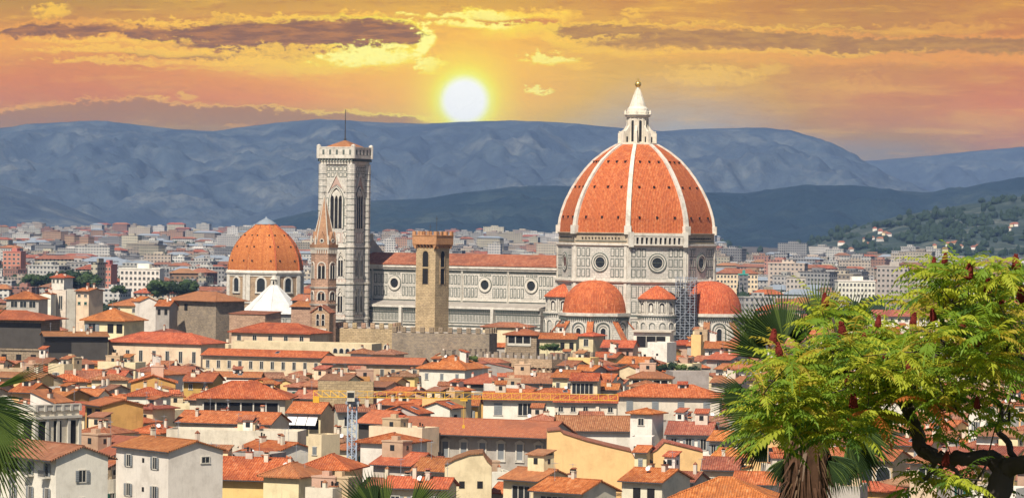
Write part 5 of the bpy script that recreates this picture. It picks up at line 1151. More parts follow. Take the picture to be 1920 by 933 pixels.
def gable_wall(label, pts, Y, th, wall, wins=(), d=9, capm='roofold'):
    """blank end wall whose outline is traced from the picture at its own distance, with a house body behind it"""
    P3 = [P(x, y, Y) for x, y in pts]; x0 = P3[0].x; xs = [p.x for p in P3]; cx = (min(xs)+max(xs))/2
    def go():
        root = empty('house', (cx, Y+d/2, 0), 0); tag(root, label, 'house')
        mb = MB(); out = [(min(xs)-cx, 0)]+[(p.x-cx, p.z) for p in P3]+[(max(xs)-cx, 0)]
        mb.yprism(out, -d/2, d/2, 0); wl = mb.build('wall', [wall], root)
        r = MB()
        for a, b in zip(P3, P3[1:]):
            if abs(a.x-b.x) > .5: r.prism([(a.x-cx, -d/2-.25, a.z+.01), (b.x-cx, -d/2-.25, b.z+.01), (b.x-cx, d/2, b.z+.01), (a.x-cx, d/2, a.z+.01)], [(a.x-cx, -d/2-.25, a.z+.2), (b.x-cx, -d/2-.25, b.z+.2), (b.x-cx, d/2, b.z+.2), (a.x-cx, d/2, a.z+.2)], 0)
        r.build('roof', [capm], root)
        for (px, py, ww, wh, k) in wins:
            q = P(px, py, Y); o = bpy.data.objects.new('window', winmesh(k, ww, wh)); link(o); o.parent = wl; o.location = (q.x-cx, -d/2, q.z)
        return root
    HERO.append(dict(Y=Y+d/2, go=go, a=min(x for x, y in pts), b=max(x for x, y in pts), top=min(y for x, y in pts), bot=max(y for x, y in pts)+50, cx=cx, cy=Y+d/2, w=max(xs)-min(xs), d=d, rz=0, ymin=Y))
gable_wall('large blank yellow end wall sloping down to the right, joined to the shaded palace', [(1026, 808), (1050, 806), (1056, 812), (1100, 826), (1140, 836), (1184, 846), (1190, 858)], 706, 9, 'yellow', d=10)
gable_wall('yellow blank house wall with one tiny square window, right of the sloping yellow wall', [(1214, 852), (1232, 842), (1246, 828), (1262, 832), (1318, 846)], 700, 9, 'yellow', [(1260, 856, .6, .6, 'hole')], d=9)
H('narrow cream stair house with one tall window between the two yellow walls', 1190, 1212, 846, 18, -18, 6, 'gx', .35, 'cream', 'roof', wins=[W('f', 1, 1.4, .9, 2.6, 'clb')], bot=884, Y=698, chim=0)
H('white terrace house with a small dark balcony below the tower house', 1182, 1222, 826, 18.5, -8, 6, 'flat', .3, 'white', wins=[W('f', 1, 1.0, 3.0, 1.4, 'hole')], bot=839, Y=722, chim=0)
gable_wall('tall yellow gable house with two small windows, bottom centre', [(834, 872), (852, 862), (880, 852), (905, 850), (912, 862), (922, 872)], 600, 9, 'cream', [(866, 908, .95, 1.2, 'hole'), (900, 908, .95, 1.2, 'hole')], d=10)
H('pale house with sheltered balcony and red hip roof, bottom right of centre', 944, 1012, 894, 19, -42, 8, 'gx', .42, 'cream', wins=[W('f', 1, 1.2, 4.0, 2.6, 'strip')], bot=933, Y=600, chim=1, o=1.0)
H('house with long red roof running down to the left, bottom right of centre', 1000, 1092, 916, 18, -38, 9, 'gx', .42, 'offwhite', wins=[W('f', 1, 1.0, 7, 2.4, 'strip')], bot=933, Y=585, chim=1, o=1.0)
H('cream house with a red roof and furnished terrace, left of the palm trunk', 1166, 1240, 899, 18.5, -28, 11, 'gx', .36, 'offwhite', wins=[W('f', 2, 1.2, 1.4, 2.2, 'hole', .2, .9)], bot=933, Y=605, chim=1, dishes=1)
H('wide orange roof cut by the bottom edge, left of the palm trunk', 1262, 1440, 934, 17, -10, 13, 'hip', .5, 'offwhite', wins=[], bot=933, Y=560, chim=0)
H('small red roof house right of the furnished terrace house', 1254, 1300, 900, 18, -20, 8, 'gx', .36, 'greywall', 'roofold', wins=[], bot=906, Y=630)
H('cream house with one green shuttered window left of the palm trunk', 1318, 1382, 878, 17, -8, 10, 'gx', .4, 'cream', 'roofold', wins=[W('f', 2, 1.6, .8, 1.5, 'shg')], bot=906, Y=640, chim=1)
H('orange roofed house with a white awning, directly left of the palm trunk', 1376, 1450, 905, 17, -10, 9, 'gx', .4, 'white', wins=[W('f', 1, 1.0, 4.5, 1.6, 'strip', .3, .95)], bot=925, Y=600, chim=0)
H('yellow house with dark balcony openings left of the palm trunk', 1412, 1474, 832, 19, -4, 10, 'flat', .3, 'yellow', wins=[W('f', 2, .6, 2.0, 2.6, 'hole', .1, .8)], bot=864, Y=665, chim=1)
# left foreground
def villa(root, w_, d, z, wl, rf):
    b = MB()
    for s, L in (('f', w_), ('r', d)):
        a, (ox, oy) = side_frame(w_, d, s); b.M = Matrix.Translation((ox, oy, 0)) @ rotz(a)
        b.box(-L/2-.3, L/2+.3, -.45, 0, z-.5, z-.05, 0); b.box(-L/2-.1, L/2+.1, -.2, 0, z+.85, z+1.7, 0); b.box(-L/2-.15, L/2+.15, -.3, 0, z+1.7, z+1.9, 0)
        for i in range(6): u = -L/2+L*i/5; b.box(u-.25, u+.25, -.34, -.02, z+.7, z+1.75, 0)
        b.box(-L/2-.25, L/2+.25, -.4, 0, z-5.4, z-4.9, 0)
        for i in range(5): u = -L/2+L*i/4; b.box(u-.28, u+.28, -.3, .02, z-4.9, z-.5, 0)
    b.M = Matrix.Identity(4); b.build('pillars', ['frame'], root)
    p = MB(); p.M = Matrix.Translation((0, -d/2, 0)); p.yprism([(-2.4, z+1.85), (2.4, z+1.85), (0, z+3.1)], -.2, .3, 0); p.build('pediment', ['frame'], root)
H('grey stone belvedere with open pillared sides and a parapet, left foreground', -46, 82, 772, 24, -42, 9.5, 'flat', .3, 'offwhite', wins=[W('f', 4, .9, 2.0, 3.9, 'hole'), W('r', 3, .9, 1.6, 3.9, 'hole')], bot=839, Y=600, chim=0, name='belvedere', cat='belvedere', after=villa)
def balcony(root, w_, d, z, wl, rf):
    b = MB(); b.box(-w_/2-1.5, w_/2, -d/2-1.3, -d/2, z-7.8, z-7.5, 0); b.box(-w_/2-1.5, w_/2, -d/2-1.28, -d/2-1.18, z-6.7, z-6.55, 0)
    n = int(w_/.5)
    for i in range(n): u = -w_/2-1.5+(w_+1.5)*i/n; b.box(u, u+.14, -d/2-1.26, -d/2-1.2, z-7.5, z-6.7, 0)
    b.build('balustrade', ['frame'], root)
H('white villa with grey shutters, balconies and a dark red roof, bottom left corner', -40, 134, 842, 21.5, -52, 8.9, 'gx', .42, 'white', 'roofold', wins=[W('f', 4, .9, .9, 1.9, 'balc', .15, 1), W('f', 4, 4.6, .95, 2.2, 'shb', .15, 1), W('r', 1, 1.9, 1.1, 1.7, 'shb', .3, .7), W('r', 1, 6.0, .8, 1.4, 'clb', .35, .65)], bot=933, Y=545, o=1.3, chim=0, name='villa', cat='villa', after=balcony)
H('white house with grey shutters and two small orange roofs, bottom left, right of the villa', 218, 330, 836, 20.5, -52, 10.2, 'gx', .34, 'white', wins=[W('f', 2, 1.1, 1.1, 1.8, 'shb', 0, 1), W('f', 2, 5.7, 1.1, 1.9, 'shb', 0, 1), W('f', 1, 1.4, .6, .7, 'hole', .45, .6), W('f', 1, 6.0, .6, .7, 'hole', .45, .6), W('r', 1, 1.0, 1.4, .9, 'dark', .55, .8)], bot=933, Y=575, chim=1, o=.5)
H('ochre orange blank sided house with a dark open loggia, left of centre', 160, 200, 756, 19.5, -62, 9, 'gx', .3, 'ochre', wins=[W('f', 2, .8, 2.6, 4.6, 'hole')], bot=799, Y=735, chim=0)
H('wide pale attic loggia house with brown pillars under a big orange roof', 368, 535, 745, 19, -3, 15, 'hip', .5, 'offwhite', wins=[W('f', 1, 1.0, 18.0, 3.2, 'loggia', .02, .99)], o=1.4, bot=789, Y=850, chim=0, extras=[('dormer', .55, -.2)])
H('yellow ochre house with an orange roof and small windows above the pale loggia house', 344, 400, 712, 20, -12, 9, 'gx', .42, 'ochre', wins=[W('f', 2, 1.0, .8, 1.3, 'dark'), W('l', 2, 1.2, .8, 1.4, 'dark')], bot=739, Y=915, o=1.2)
H('long white flat topped wall building with a black eave, left of centre', 312, 560, 812, 17.2, -8, 9, 'flat', .3, 'offwhite', wins=[], bot=834, Y=720, chim=1)
H('orange roof falling to a black gutter, below the pale loggia house', 330, 510, 790, 17.5, -16, 12, 'gx', .4, 'offwhite', wins=[], o=.6, bot=794, Y=760, chim=2, ants=2)
H('tan blank gable house with white awnings, left of the crane mast', 540, 602, 772, 19, -16, 9, 'gx', .5, 'cream', wins=[W('f', 1, .6, 7.0, 2.6, 'awn', .05, .9)], bot=812, Y=775, chim=0)
H('tan brown blank rectangular wall behind the crane mast', 596, 700, 722, 21, 1, 5, 'flat', .3, 'tanstone', wins=[], bot=759, Y=850, chim=0)
H('white house with dark small windows right of the crane mast', 676, 758, 828, 19, -24, 10, 'hip', .35, 'white', wins=[W('f', 1, .6, 1.8, .7, 'shb', .55, .9), W('f', 1, 3.2, 1.2, 1.4, 'hole', .6, .9)], bot=879, Y=660, chim=0)
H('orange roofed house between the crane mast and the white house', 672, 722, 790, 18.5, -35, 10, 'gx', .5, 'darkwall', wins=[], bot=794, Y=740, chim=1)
H('cream house with an orange pyramid hip roof, left of the crane foot', 566, 650, 878, 19.5, -14, 10, 'hip', .55, 'cream', wins=[W('f', 1, 1.4, 1.2, 1.4, 'hole', .7, .95), W('f', 1, 4.4, .9, 1.4, 'hole', .4, .6)], bot=909, Y=605, o=1.0, chim=0)
H('cream box house with a tan side wall above the orange pyramid roof', 578, 604, 822, 20.5, -40, 5, 'flat', .3, 'cream', wins=[W('f', 1, 1.4, 1.0, 1.4, 'clb')], bot=844, Y=660, chim=0)
H('broad mottled orange roof at the bottom left, yellow wall beneath', 330, 520, 893, 18.5, -12, 16, 'gx', .42, 'yellow', wins=[W('f', 1, 2, .8, 1.6, 'hole', .3, .36)], bot=933, Y=588, o=.9, chim=3)
H('small orange hipped roof house with a yellow terrace, left of the pyramid hip roof', 494, 562, 892, 18.5, -24, 9, 'hip', .6, 'cream', wins=[], bot=899, Y=582, chim=1)
H('orange roofed house with green shutters, left of the tall yellow gable house', 776, 838, 880, 19.5, -20, 9, 'gx', .45, 'white', wins=[W('f', 2, .9, 1.1, 1.7, 'shg')], bot=894, Y=610, chim=1)
H('cream house with grey window shutters and a small orange roof, bottom centre', 722, 838, 912, 19, -10, 8, 'gx', .35, 'cream', wins=[W('f', 3, 1.4, 1.3, 1.8, 'shb')], bot=933, Y=560, chim=1, dishes=1)
H('orange roof between the crane foot and the green shuttered house', 700, 772, 868, 19.5, -32, 10, 'gx', .42, 'offwhite', wins=[], bot=879, Y=630, chim=1, dishes=1)
H('long orange roof strip rising to the right, left of centre', 455, 535, 836, 17, -48, 7, 'gx', .35, 'white', wins=[], bot=839, Y=680, chim=1)
# convent with arches behind the palm, and roofs beyond the sumac
H('pinkish building with round brick arches behind the palm trunk', 1540, 1668, 858, 17, -22, 12, 'gx', .3, 'pinkish', wins=[W('f', 4, 1.2, 2.6, 3.6, 'arch')], bot=894, Y=675, chim=0)
H('long terracotta roofed cream block seen through the gap in the sumac, upper one', 1700, 1830, 578, 20, 4, 16, 'gx', .35, 'cream', 'roofold', wins=[W('f', 9, 1.0, 1.2, 1.2, 'dark')], bot=584, Y=1690, chim=0)
H('long terracotta roofed cream block seen through the gap in the sumac, lower one', 1640, 1760, 592, 20, 4, 16, 'gx', .35, 'white', 'roofold', wins=[W('f', 9, 1.0, 1.2, 1.2, 'dark')], bot=594, Y=1560, chim=0)
crw = []
def add_cren(*a, **k):
    px0, px1, top, Y, rz, d = a[:6]; c, s = math.cos(R(rz)), math.sin(R(rz)); w_ = (px1-px0)*Y/FPX/c; p = P(px0, top, Y)
    cx = p.x+c*w_/2-s*d/2; cy = Y+s*w_/2+c*d/2
    HERO.append(dict(Y=cy, go=lambda: crenwall(*a, **k), a=px0, b=px1+10, top=top, bot=top+46, cx=cx, cy=cy, w=w_, d=d, rz=R(rz), ymin=min(Y, Y+s*w_)))
add_cren(735, 918, 612, 1180, -12, 12, 'long brown crenellated palace wall in front of the square stone tower', ['greystone', 'terrace', 'brownstone'], corbel=False)
add_cren(627, 737, 604, 1188, -10, 14, 'lighter tan crenellated wall with arches right of the bell gable', ['tanstone', 'terrace', 'tanstone'], corbel=False, arches=5)
add_cren(832, 1032, 656, 1120, -33, 24, 'lower tan crenellated palace with a row of stone brackets, its right side black with shade', ['tanstone', 'terrace', 'greystone'])
# ---------------------------------------------------------------- the rest of the old town
for h in HERO: foot(h['cx'], h['cy'], h['w'], h['d'], h['rz'])
foot(P(661, 740, 690).x, 690, 5, 5, 0)
HERO.append(dict(Y=690, go=lambda: None, a=640, b=684, top=930, bot=890, cx=0, cy=690, w=1, d=1, rz=0, ymin=690)); HERO[-1]['prot'] = 735
INFO = []
def scr(cx, cy, w_, d, rz, z):
    c, s = math.cos(rz), math.sin(rz); xs = []; ys = []
    for a in (-1, 1):
        for b in (-1, 1):
            x = cx+c*a*w_/2-s*b*d/2; y = cy+s*a*w_/2+c*b*d/2; q = proj((x, y, z)); xs.append(q[0]); ys.append(q[1])
    return min(xs), max(xs), min(ys), max(ys)
rng = random.Random(5)
def vis_gain(a, b, top):
    a = max(0, int(a)+240); b = min(2399, int(b)+240)
    if b <= a: return 0
    g = [HOR[i]-top for i in range(a, b, 2) if 240 <= i < 2160]
    if not g: return 0
    return sum(max(0, x) for x in g)/len(g)
RIGHT_HIDE = [(1400, 640, 1920, 740)]
cands = []
Y = 560.0
while Y < 1640:
    px = rng.uniform(-120, -40)
    while px < 2000:
        w_ = rng.choice((4.5, 5, 6, 6.5, 7, 8, 9, 10, 12, 14)) * rng.uniform(.9, 1.15); d = rng.uniform(5.5, 9.5)
        cands.append((Y+rng.uniform(-5, 5), px, w_, d)); px += w_*FPX/Y*rng.uniform(.5, .8)
    Y += 5.5 if Y < 1000 else 8
ev = [(h['Y'], 0, h) for h in HERO]+[(c[0], 1, c) for c in cands]
ev.sort(key=lambda e: (e[0], e[1]))
FILL = []; AREA_T = 260; nom = 0; om = MB(); OM = ['cream', 'white', 'offwhite', 'yellow', 'pinkish', 'greywall', 'ochre', 'roof', 'roofold', 'roofbrown', 'glassdark']
walls = ['cream', 'cream', 'white', 'offwhite', 'white', 'yellow', 'pinkish', 'offwhite', 'white', 'ochre', 'cream', 'greywall']
for Yv, t, e in ev:
    if t == 0:
        e['go'](); 
        if e['Y'] != 690: cover(e['a'], e['b'], e['top']+4 if e['b']-e['a'] > 20 else e['top'])
        continue
    _, px, w_, d = e
    rz = R(rng.choice((-28, -22, -18, -32, -12, 0, 8, -40, 60)) + rng.uniform(-5, 5))
    rt = rng.choice(('gx', 'gx', 'gx', 'hip', 'hip', 'gy', 'gx', 'shed', 'flat')); pitch = rng.uniform(.28, .38)
    base_z = rng.uniform(12.5, 18.0)+(rng.uniform(2, 5) if rng.random() < .28 else 0)
    if Yv > 1240: base_z = min(base_z, 17)
    cx = und(px, 600)[0]*Yv/FPX; cy = Yv
    ze = base_z
    a, b, t0, t1 = scr(cx, cy, w_, d, rz, ze)
    rise = {'gx': d/2*pitch, 'gy': w_/2*pitch, 'hip': min(w_, d)/2*pitch, 'shed': d*pitch, 'flat': 1}[rt]
    top = (t0+t1)/2-rise*FPX/Yv
    if b < -30 or a > 1950 or t1 > 960: continue
    if 1400 < a and b < 1900 and 650 < t0 < 740 and rng.random() < .7: continue
    if vis_gain(a, b, (t0+t1)/2) < 1.8: continue
    area = vis_gain(a, b, (t0+t1)/2)*(b-a)
    bad = False
    for h in HERO:
        if h['ymin'] > cy-d/2-1 and a < h['b']-3 and b > h['a']+3 and top < h['bot']-3 and cy < h['Y']: bad = True; break
    if bad: continue
    # never stand in front of the cathedral group
    if Yv < 1330 and Yv > 1000 and top < 634 and 600 < (a+b)/2 < 1400: continue
    if Yv > 1240 and 420 < b and a < 1420: continue
    if hits(cx, cy, w_+.3, d+.3, rz): continue
    foot(cx, cy, w_, d, rz)
    wall = rng.choice(walls); roofm = rng.choice(('roof', 'roof', 'roof', 'roofold', 'roofold', 'roofbrown'))
    if area < AREA_T or len(FILL) >= 205:
        om.M = Matrix.Translation((cx, cy, 0)) @ rotz(rz); wi = OM.index(wall); ri = OM.index(roofm)
        if rt == 'gx': om.prism([(-w_/2, -d/2, 0), (-w_/2, d/2, 0), (-w_/2, d/2, ze), (-w_/2, 0, ze+rise), (-w_/2, -d/2, ze)], [(w_/2, -d/2, 0), (w_/2, d/2, 0), (w_/2, d/2, ze), (w_/2, 0, ze+rise), (w_/2, -d/2, ze)], wi)
        elif rt == 'gy': om.yprism([(-w_/2, 0), (w_/2, 0), (w_/2, ze), (0, ze+rise), (-w_/2, ze)], -d/2, d/2, wi)
        elif rt == 'shed': om.prism([(-w_/2, -d/2, 0), (-w_/2, d/2, 0), (-w_/2, d/2, ze+rise), (-w_/2, -d/2, ze)], [(w_/2, -d/2, 0), (w_/2, d/2, 0), (w_/2, d/2, ze+rise), (w_/2, -d/2, ze)], wi)
        else: om.box(-w_/2, w_/2, -d/2, d/2, 0, ze+(.8 if rt == 'flat' else 0), wi)
        q = .5
        if rt == 'gx':
            for s in (-1, 1): slab(om, [(-w_/2-.3, s*(d/2+q), ze-q*pitch), (w_/2+.3, s*(d/2+q), ze-q*pitch), (w_/2+.3, 0, ze+rise+.02), (-w_/2-.3, 0, ze+rise+.02)], .2, ri)
        elif rt == 'gy':
            for s in (-1, 1): slab(om, [(s*(w_/2+q), -d/2-.3, ze-q*pitch), (s*(w_/2+q), d/2+.3, ze-q*pitch), (0, d/2+.3, ze+rise+.02), (0, -d/2-.3, ze+rise+.02)], .2, ri)
        elif rt == 'shed': slab(om, [(-w_/2-.3, -d/2-q, ze-q*pitch+.02), (w_/2+.3, -d/2-q, ze-q*pitch+.02), (w_/2+.3, d/2+.2, ze+rise+.1), (-w_/2-.3, d/2+.2, ze+rise+.1)], .2, ri)
        elif rt == 'hip':
            A_, B_ = w_/2+q, d/2+q; e_ = min(A_, B_)-.1; om.prism([(-A_, -B_, ze), (A_, -B_, ze), (A_, B_, ze), (-A_, B_, ze)], [(-A_+e_, -B_+e_, ze+rise+.3), (A_-e_, -B_+e_, ze+rise+.3), (A_-e_, B_-e_, ze+rise+.3), (-A_+e_, B_-e_, ze+rise+.3)], ri)
        n_ = max(1, int(w_/2.8)); wz = rng.uniform(1.9, 2.6)
        for i_ in range(n_):
            if rng.random() < .75: u_ = -w_/2+w_*(i_+.5)/n_; om.box(u_-.4, u_+.4, -d/2-.06, -d/2+.05, ze-wz-.6, ze-wz+.8, OM.index('glassdark'))
        if rng.random() < .7:
            x_, y_ = rng.uniform(-.35, .35)*w_, rng.uniform(-.2, .3)*d; om.box(x_-.35, x_+.35, y_-.3, y_+.3, ze-.5, ze+rise+rng.uniform(.6, 1.6), OM.index('offwhite'))
        nom += 1; cover(a+2, b-2, (t0+t1)/2-rise*.6*FPX/Yv); continue
    k = rng.choice(('dark', 'shb', 'shg', 'dark', 'clb', 'clg', 'shb', 'hole')); wins = []
    near = Yv < 1000
    nc = max(1, int(w_/3.2)); zo = rng.uniform(1.0, 1.8); ww = rng.uniform(.85, 1.15); wh = rng.uniform(1.3, 2.0)
    if rng.random() < .12 and w_ > 9: wins.append(('f', 1, .9, w_*.6, 2.0, 'loggia' if rng.random() < .5 else 'strip', .1, .9))
    elif rng.random() < .85: wins.append(('f', nc, zo, ww, wh, k))
    if near and rng.random() < .7 and len(wins) and wins[0][1] == nc: wins.append(('f', nc, zo+3.4, ww, wh, k))
    if rng.random() < .45: wins.append(('r', 1, zo, ww, wh, k, .2, .8))
    root = empty('house', (cx, cy, 0), rz)
    nch = rng.choice((0, 1, 1, 2, 2)) ; na = rng.choice((0, 0, 1, 1)) if near else 0; nd = 1 if rng.random() < .22 and near else 0
    ex = []
    if rt in ('gx', 'hip') and rng.random() < .3: ex.append(('skylight', rng.uniform(-.4, .4), -.5))
    if rt in ('gx', 'hip') and rng.random() < .14: ex.append(('dormer', rng.uniform(-.4, .4), -.35))
    build_house(root, w_, d, ze, rt, pitch, wall, roofm, wins, rng.uniform(.5, 1.0), nch, na, nd, ex, rng)
    q = proj((cx, cy, ze+rise*.5))
    FILL.append(dict(root=root, px=q[0], py=q[1], wall=wall, rt=rt, roof=roofm, k=k if wins else None, nw=(wins[0][5] if wins else None), w=w_, ch=nch, ds=nd, sz=w_*FPX/Yv, dm=any(x[0] == 'dormer' for x in ex)))
    cover(a+2, b-2, (t0+t1)/2-rise*.6*FPX/Yv)
om.M = Matrix.Identity(4)
tag(om.build('old_town_mass', OM), 'small packed houses and roof pieces filling the gaps between the larger houses', 'old town', kind='stuff')
print('FILL', len(FILL), nom)
# ---------------------------------------------------------------- the newer city out on the plain
rng = random.Random(9)
def block_mesh(mb, w_, d, h, rt, wm, rm, z0):
    mb.box(-w_/2, w_/2, -d/2, d/2, 0, h, wm)
    if rt == 'flat': mb.box(-w_/2-.3, w_/2+.3, -d/2-.3, d/2+.3, h, h+.7, wm); mb.box(-w_*.15, w_*.2, -d*.2, d*.2, h+.7, h+3.0, wm)
    else:
        a, b = w_/2+.8, d/2+.8; mb.prism([(-a, -b, h), (a, -b, h), (a, b, h), (-a, b, h)], [(-a+b*.8, -.2, h+b*.42), (a-b*.8, -.2, h+b*.42), (a-b*.8, .2, h+b*.42), (-a+b*.8, .2, h+b*.42)], rm)
WMATS = ['blk_cream', 'blk_white', 'blk_white', 'blk_grey', 'blk_pink', 'roofold', 'roof', 'lead', 'roofbrown']
BL = []; Y = 1380.0; far = MB(); nfar = 0
covered = [(1050, 1335, 1320, 505), (600, 700, 1360, 300), (428, 572, 1720, 520), (775, 848, 1180, 440), (700, 1050, 1340, 500)]
for a, b, yy, top in covered: cover(a, b, top)
def apartment(label, px0, px1, py, Y, h, rz, wm, rt='flat', d=14, floors=0, cols=0, name='apartment_block'):
    p = P(px0, py, Y); g = gz(0, Y); w_ = (px1-px0)*Y/FPX/math.cos(rz); H_ = p.z-g
    cx = p.x+math.cos(rz)*w_/2; root = empty(name, (cx, Y+d/2, g-1), rz); tag(root, label, 'apartment block')
    mb = MB(); wl_m = WMATS[wm] if not floors else {'blk_white': 'white', 'blk_cream': 'cream', 'blk_grey': 'greywall', 'blk_pink': 'salmon'}[WMATS[wm]]
    mb.box(-w_/2, w_/2, -d/2, d/2, 0, H_+1, 0); wl = mb.build('wall', [wl_m], root)
    r = MB()
    if rt == 'flat': r.box(-w_/2-.3, w_/2+.3, -d/2-.3, d/2+.3, H_+1, H_+1.7, 0); r.box(-w_*.1, w_*.2, -d*.2, d*.3, H_+1.7, H_+4.2, 0); r.build('roof', [wl_m], root)
    else: a, b = w_/2+.8, d/2+.8; r.prism([(-a, -b, H_+1), (a, -b, H_+1), (a, b, H_+1), (-a, b, H_+1)], [(-a+b*.8, -.2, H_+1+b*.42), (a-b*.8, -.2, H_+1+b*.42), (a-b*.8, .2, H_+1+b*.42), (-a+b*.8, .2, H_+1+b*.42)], 0); r.build('roof', ['roofold'], root)
    for j in range(floors):
        for i in range(cols): add_win(wl, w_, d, 'f', -w_/2+w_*(i+.5)/cols, H_-1.2-j*3.4, 'dark', w_/cols*.5, 1.6)
    foot(cx, Y+d/2, w_, d, rz); cover(px0-3, px1+3, py); return root
apartment('long white four storey apartment block left of the domed chapel', 227, 302, 504, 2150, 0, R(-6), 1, floors=4, cols=9)
apartment('brick red tower block at the far left edge of the plain', 8, 42, 472, 2900, 0, R(-10), 4, floors=8, cols=4)
apartment('cream slab block with a blank bright end, left of the long white block', 178, 190, 494, 2200, 0, R(-20), 0, floors=0)
apartment('brown red brick apartment house with balconies, left of the long white block', 190, 212, 497, 2210, 0, R(-10), 4, floors=5, cols=4)
apartment('grey white ten storey tower block beyond the sumac', 1648, 1706, 500, 2350, 0, R(-8), 3, floors=7, cols=7, d=18)
apartment('lower pale wing with flat roof beside the grey white tower block', 1570, 1640, 527, 2300, 0, R(4), 1, floors=3, cols=10)
apartment('dark grey modern block left of the tower block on the plain', 1476, 1512, 520, 2250, 0, R(-4), 3, floors=4, cols=5)
apartment('long cream block with a terracotta roof behind the right half dome', 1345, 1422, 512, 2500, 0, R(-4), 0, 'hip', floors=3, cols=12)
r_ = apartment('green glass building standing behind the right half dome', 1386, 1404, 515, 2420, 0, R(-4), 3); r_.children[0].data.materials[0] = M['greenbldg']
while Y < 7300:
    px = rng.uniform(-40, 0)
    while px < 1960:
        big = rng.random() < .12
        w_ = rng.uniform(12, 26) if Y < 2600 else rng.uniform(14, 40); d = rng.uniform(9, 14)
        h = rng.uniform(10, 17) if Y < 2000 else rng.uniform(9, 20)
        if Y > 2300 and rng.random() < .10: h += rng.uniform(5, 14)
        rt = 'hip' if rng.random() < (.85 if Y < 1900 else .4 if Y < 3500 else .25) else 'flat'
        yv = Y+rng.uniform(-8, 8); cx = und(px, 500)[0]*yv/FPX; g = gz(cx, yv); rz = R(rng.uniform(-45, 20))
        a, b, t0, t1 = scr(cx, yv, w_, d, rz, g+h); top = (t0+t1)/2
        lim = 466 if px < 1360 else 505
        gain = vis_gain(a, b, top); step = (b-a)*rng.uniform(.75, 1.5)
        px += step
        # hills begin sooner on the right
        if px > 1380 and yv > 4600: continue
        if gain < (2.2 if Y < 3000 else 1.1): continue
        if hits(cx, yv, w_, d, rz): continue
        wm = rng.choice((0, 0, 1, 1, 2, 3, 4)) if rt == 'flat' else rng.choice((0, 1, 0, 4, 2, 1)); rm = rng.choice((5, 8, 7, 5, 7) if Y > 2200 else (5, 6, 8))
        BL.append((gain*min(b-a, 60), cx, yv, w_, d, h, rt, wm, rm, g, rz, a, b, top)); cover(a+1, b-1, top+.5)
    Y += 15 if Y < 2400 else 27 if Y < 4000 else 55
print('BL', len(BL))
BL.sort(key=lambda t: -t[0])
LAND = []
for i, (sc_, cx, yv, w_, d, h, rt, wm, rm, g, rz, a, b, top) in enumerate(BL):
    if i < 285:
        root = empty('distant_building', (cx, yv, g-1), rz); mb = MB()
        mb.box(-w_/2, w_/2, -d/2, d/2, 0, h+1, 0); mb.build('wall', [WMATS[wm]], root); r = MB()
        if rt == 'flat': r.box(-w_/2-.3, w_/2+.3, -d/2-.3, d/2+.3, h+1, h+1.7, 0); r.box(-w_*.15, w_*.2, -d*.2, d*.2, h+1.7, h+4.0, 0); r.build('roof', [WMATS[wm]], root)
        else:
            a_, b_ = w_/2+.8, d/2+.8; e_ = min(a_, b_)*.9
            r.prism([(-a_, -b_, h+1), (a_, -b_, h+1), (a_, b_, h+1), (-a_, b_, h+1)], [(-a_+e_, -.2, h+1+b_*.42), (a_-e_, -.2, h+1+b_*.42), (a_-e_, .2, h+1+b_*.42), (-a_+e_, .2, h+1+b_*.42)], 0); r.build('roof', [WMATS[rm]], root)
        FILL.append(dict(root=root, px=(a+b)/2, py=top, wall=WMATS[wm], rt=rt, roof=WMATS[rm], k=None, nw=None, w=w_, ch=0, ds=0, sz=b-a, dm=False, far=True))
    else:
        far.M = Matrix.Translation((cx, yv, g-1)) @ rotz(rz); block_mesh(far, w_, d, h+1, rt, wm, rm, 0); nfar += 1
far.M = Matrix.Identity(4)
# scattered farmhouses on the hills are added to the same mass
tag(far.build('distant_city', WMATS), 'mass of small pale buildings and red roofs spreading over the far plain', 'distant city', kind='stuff')
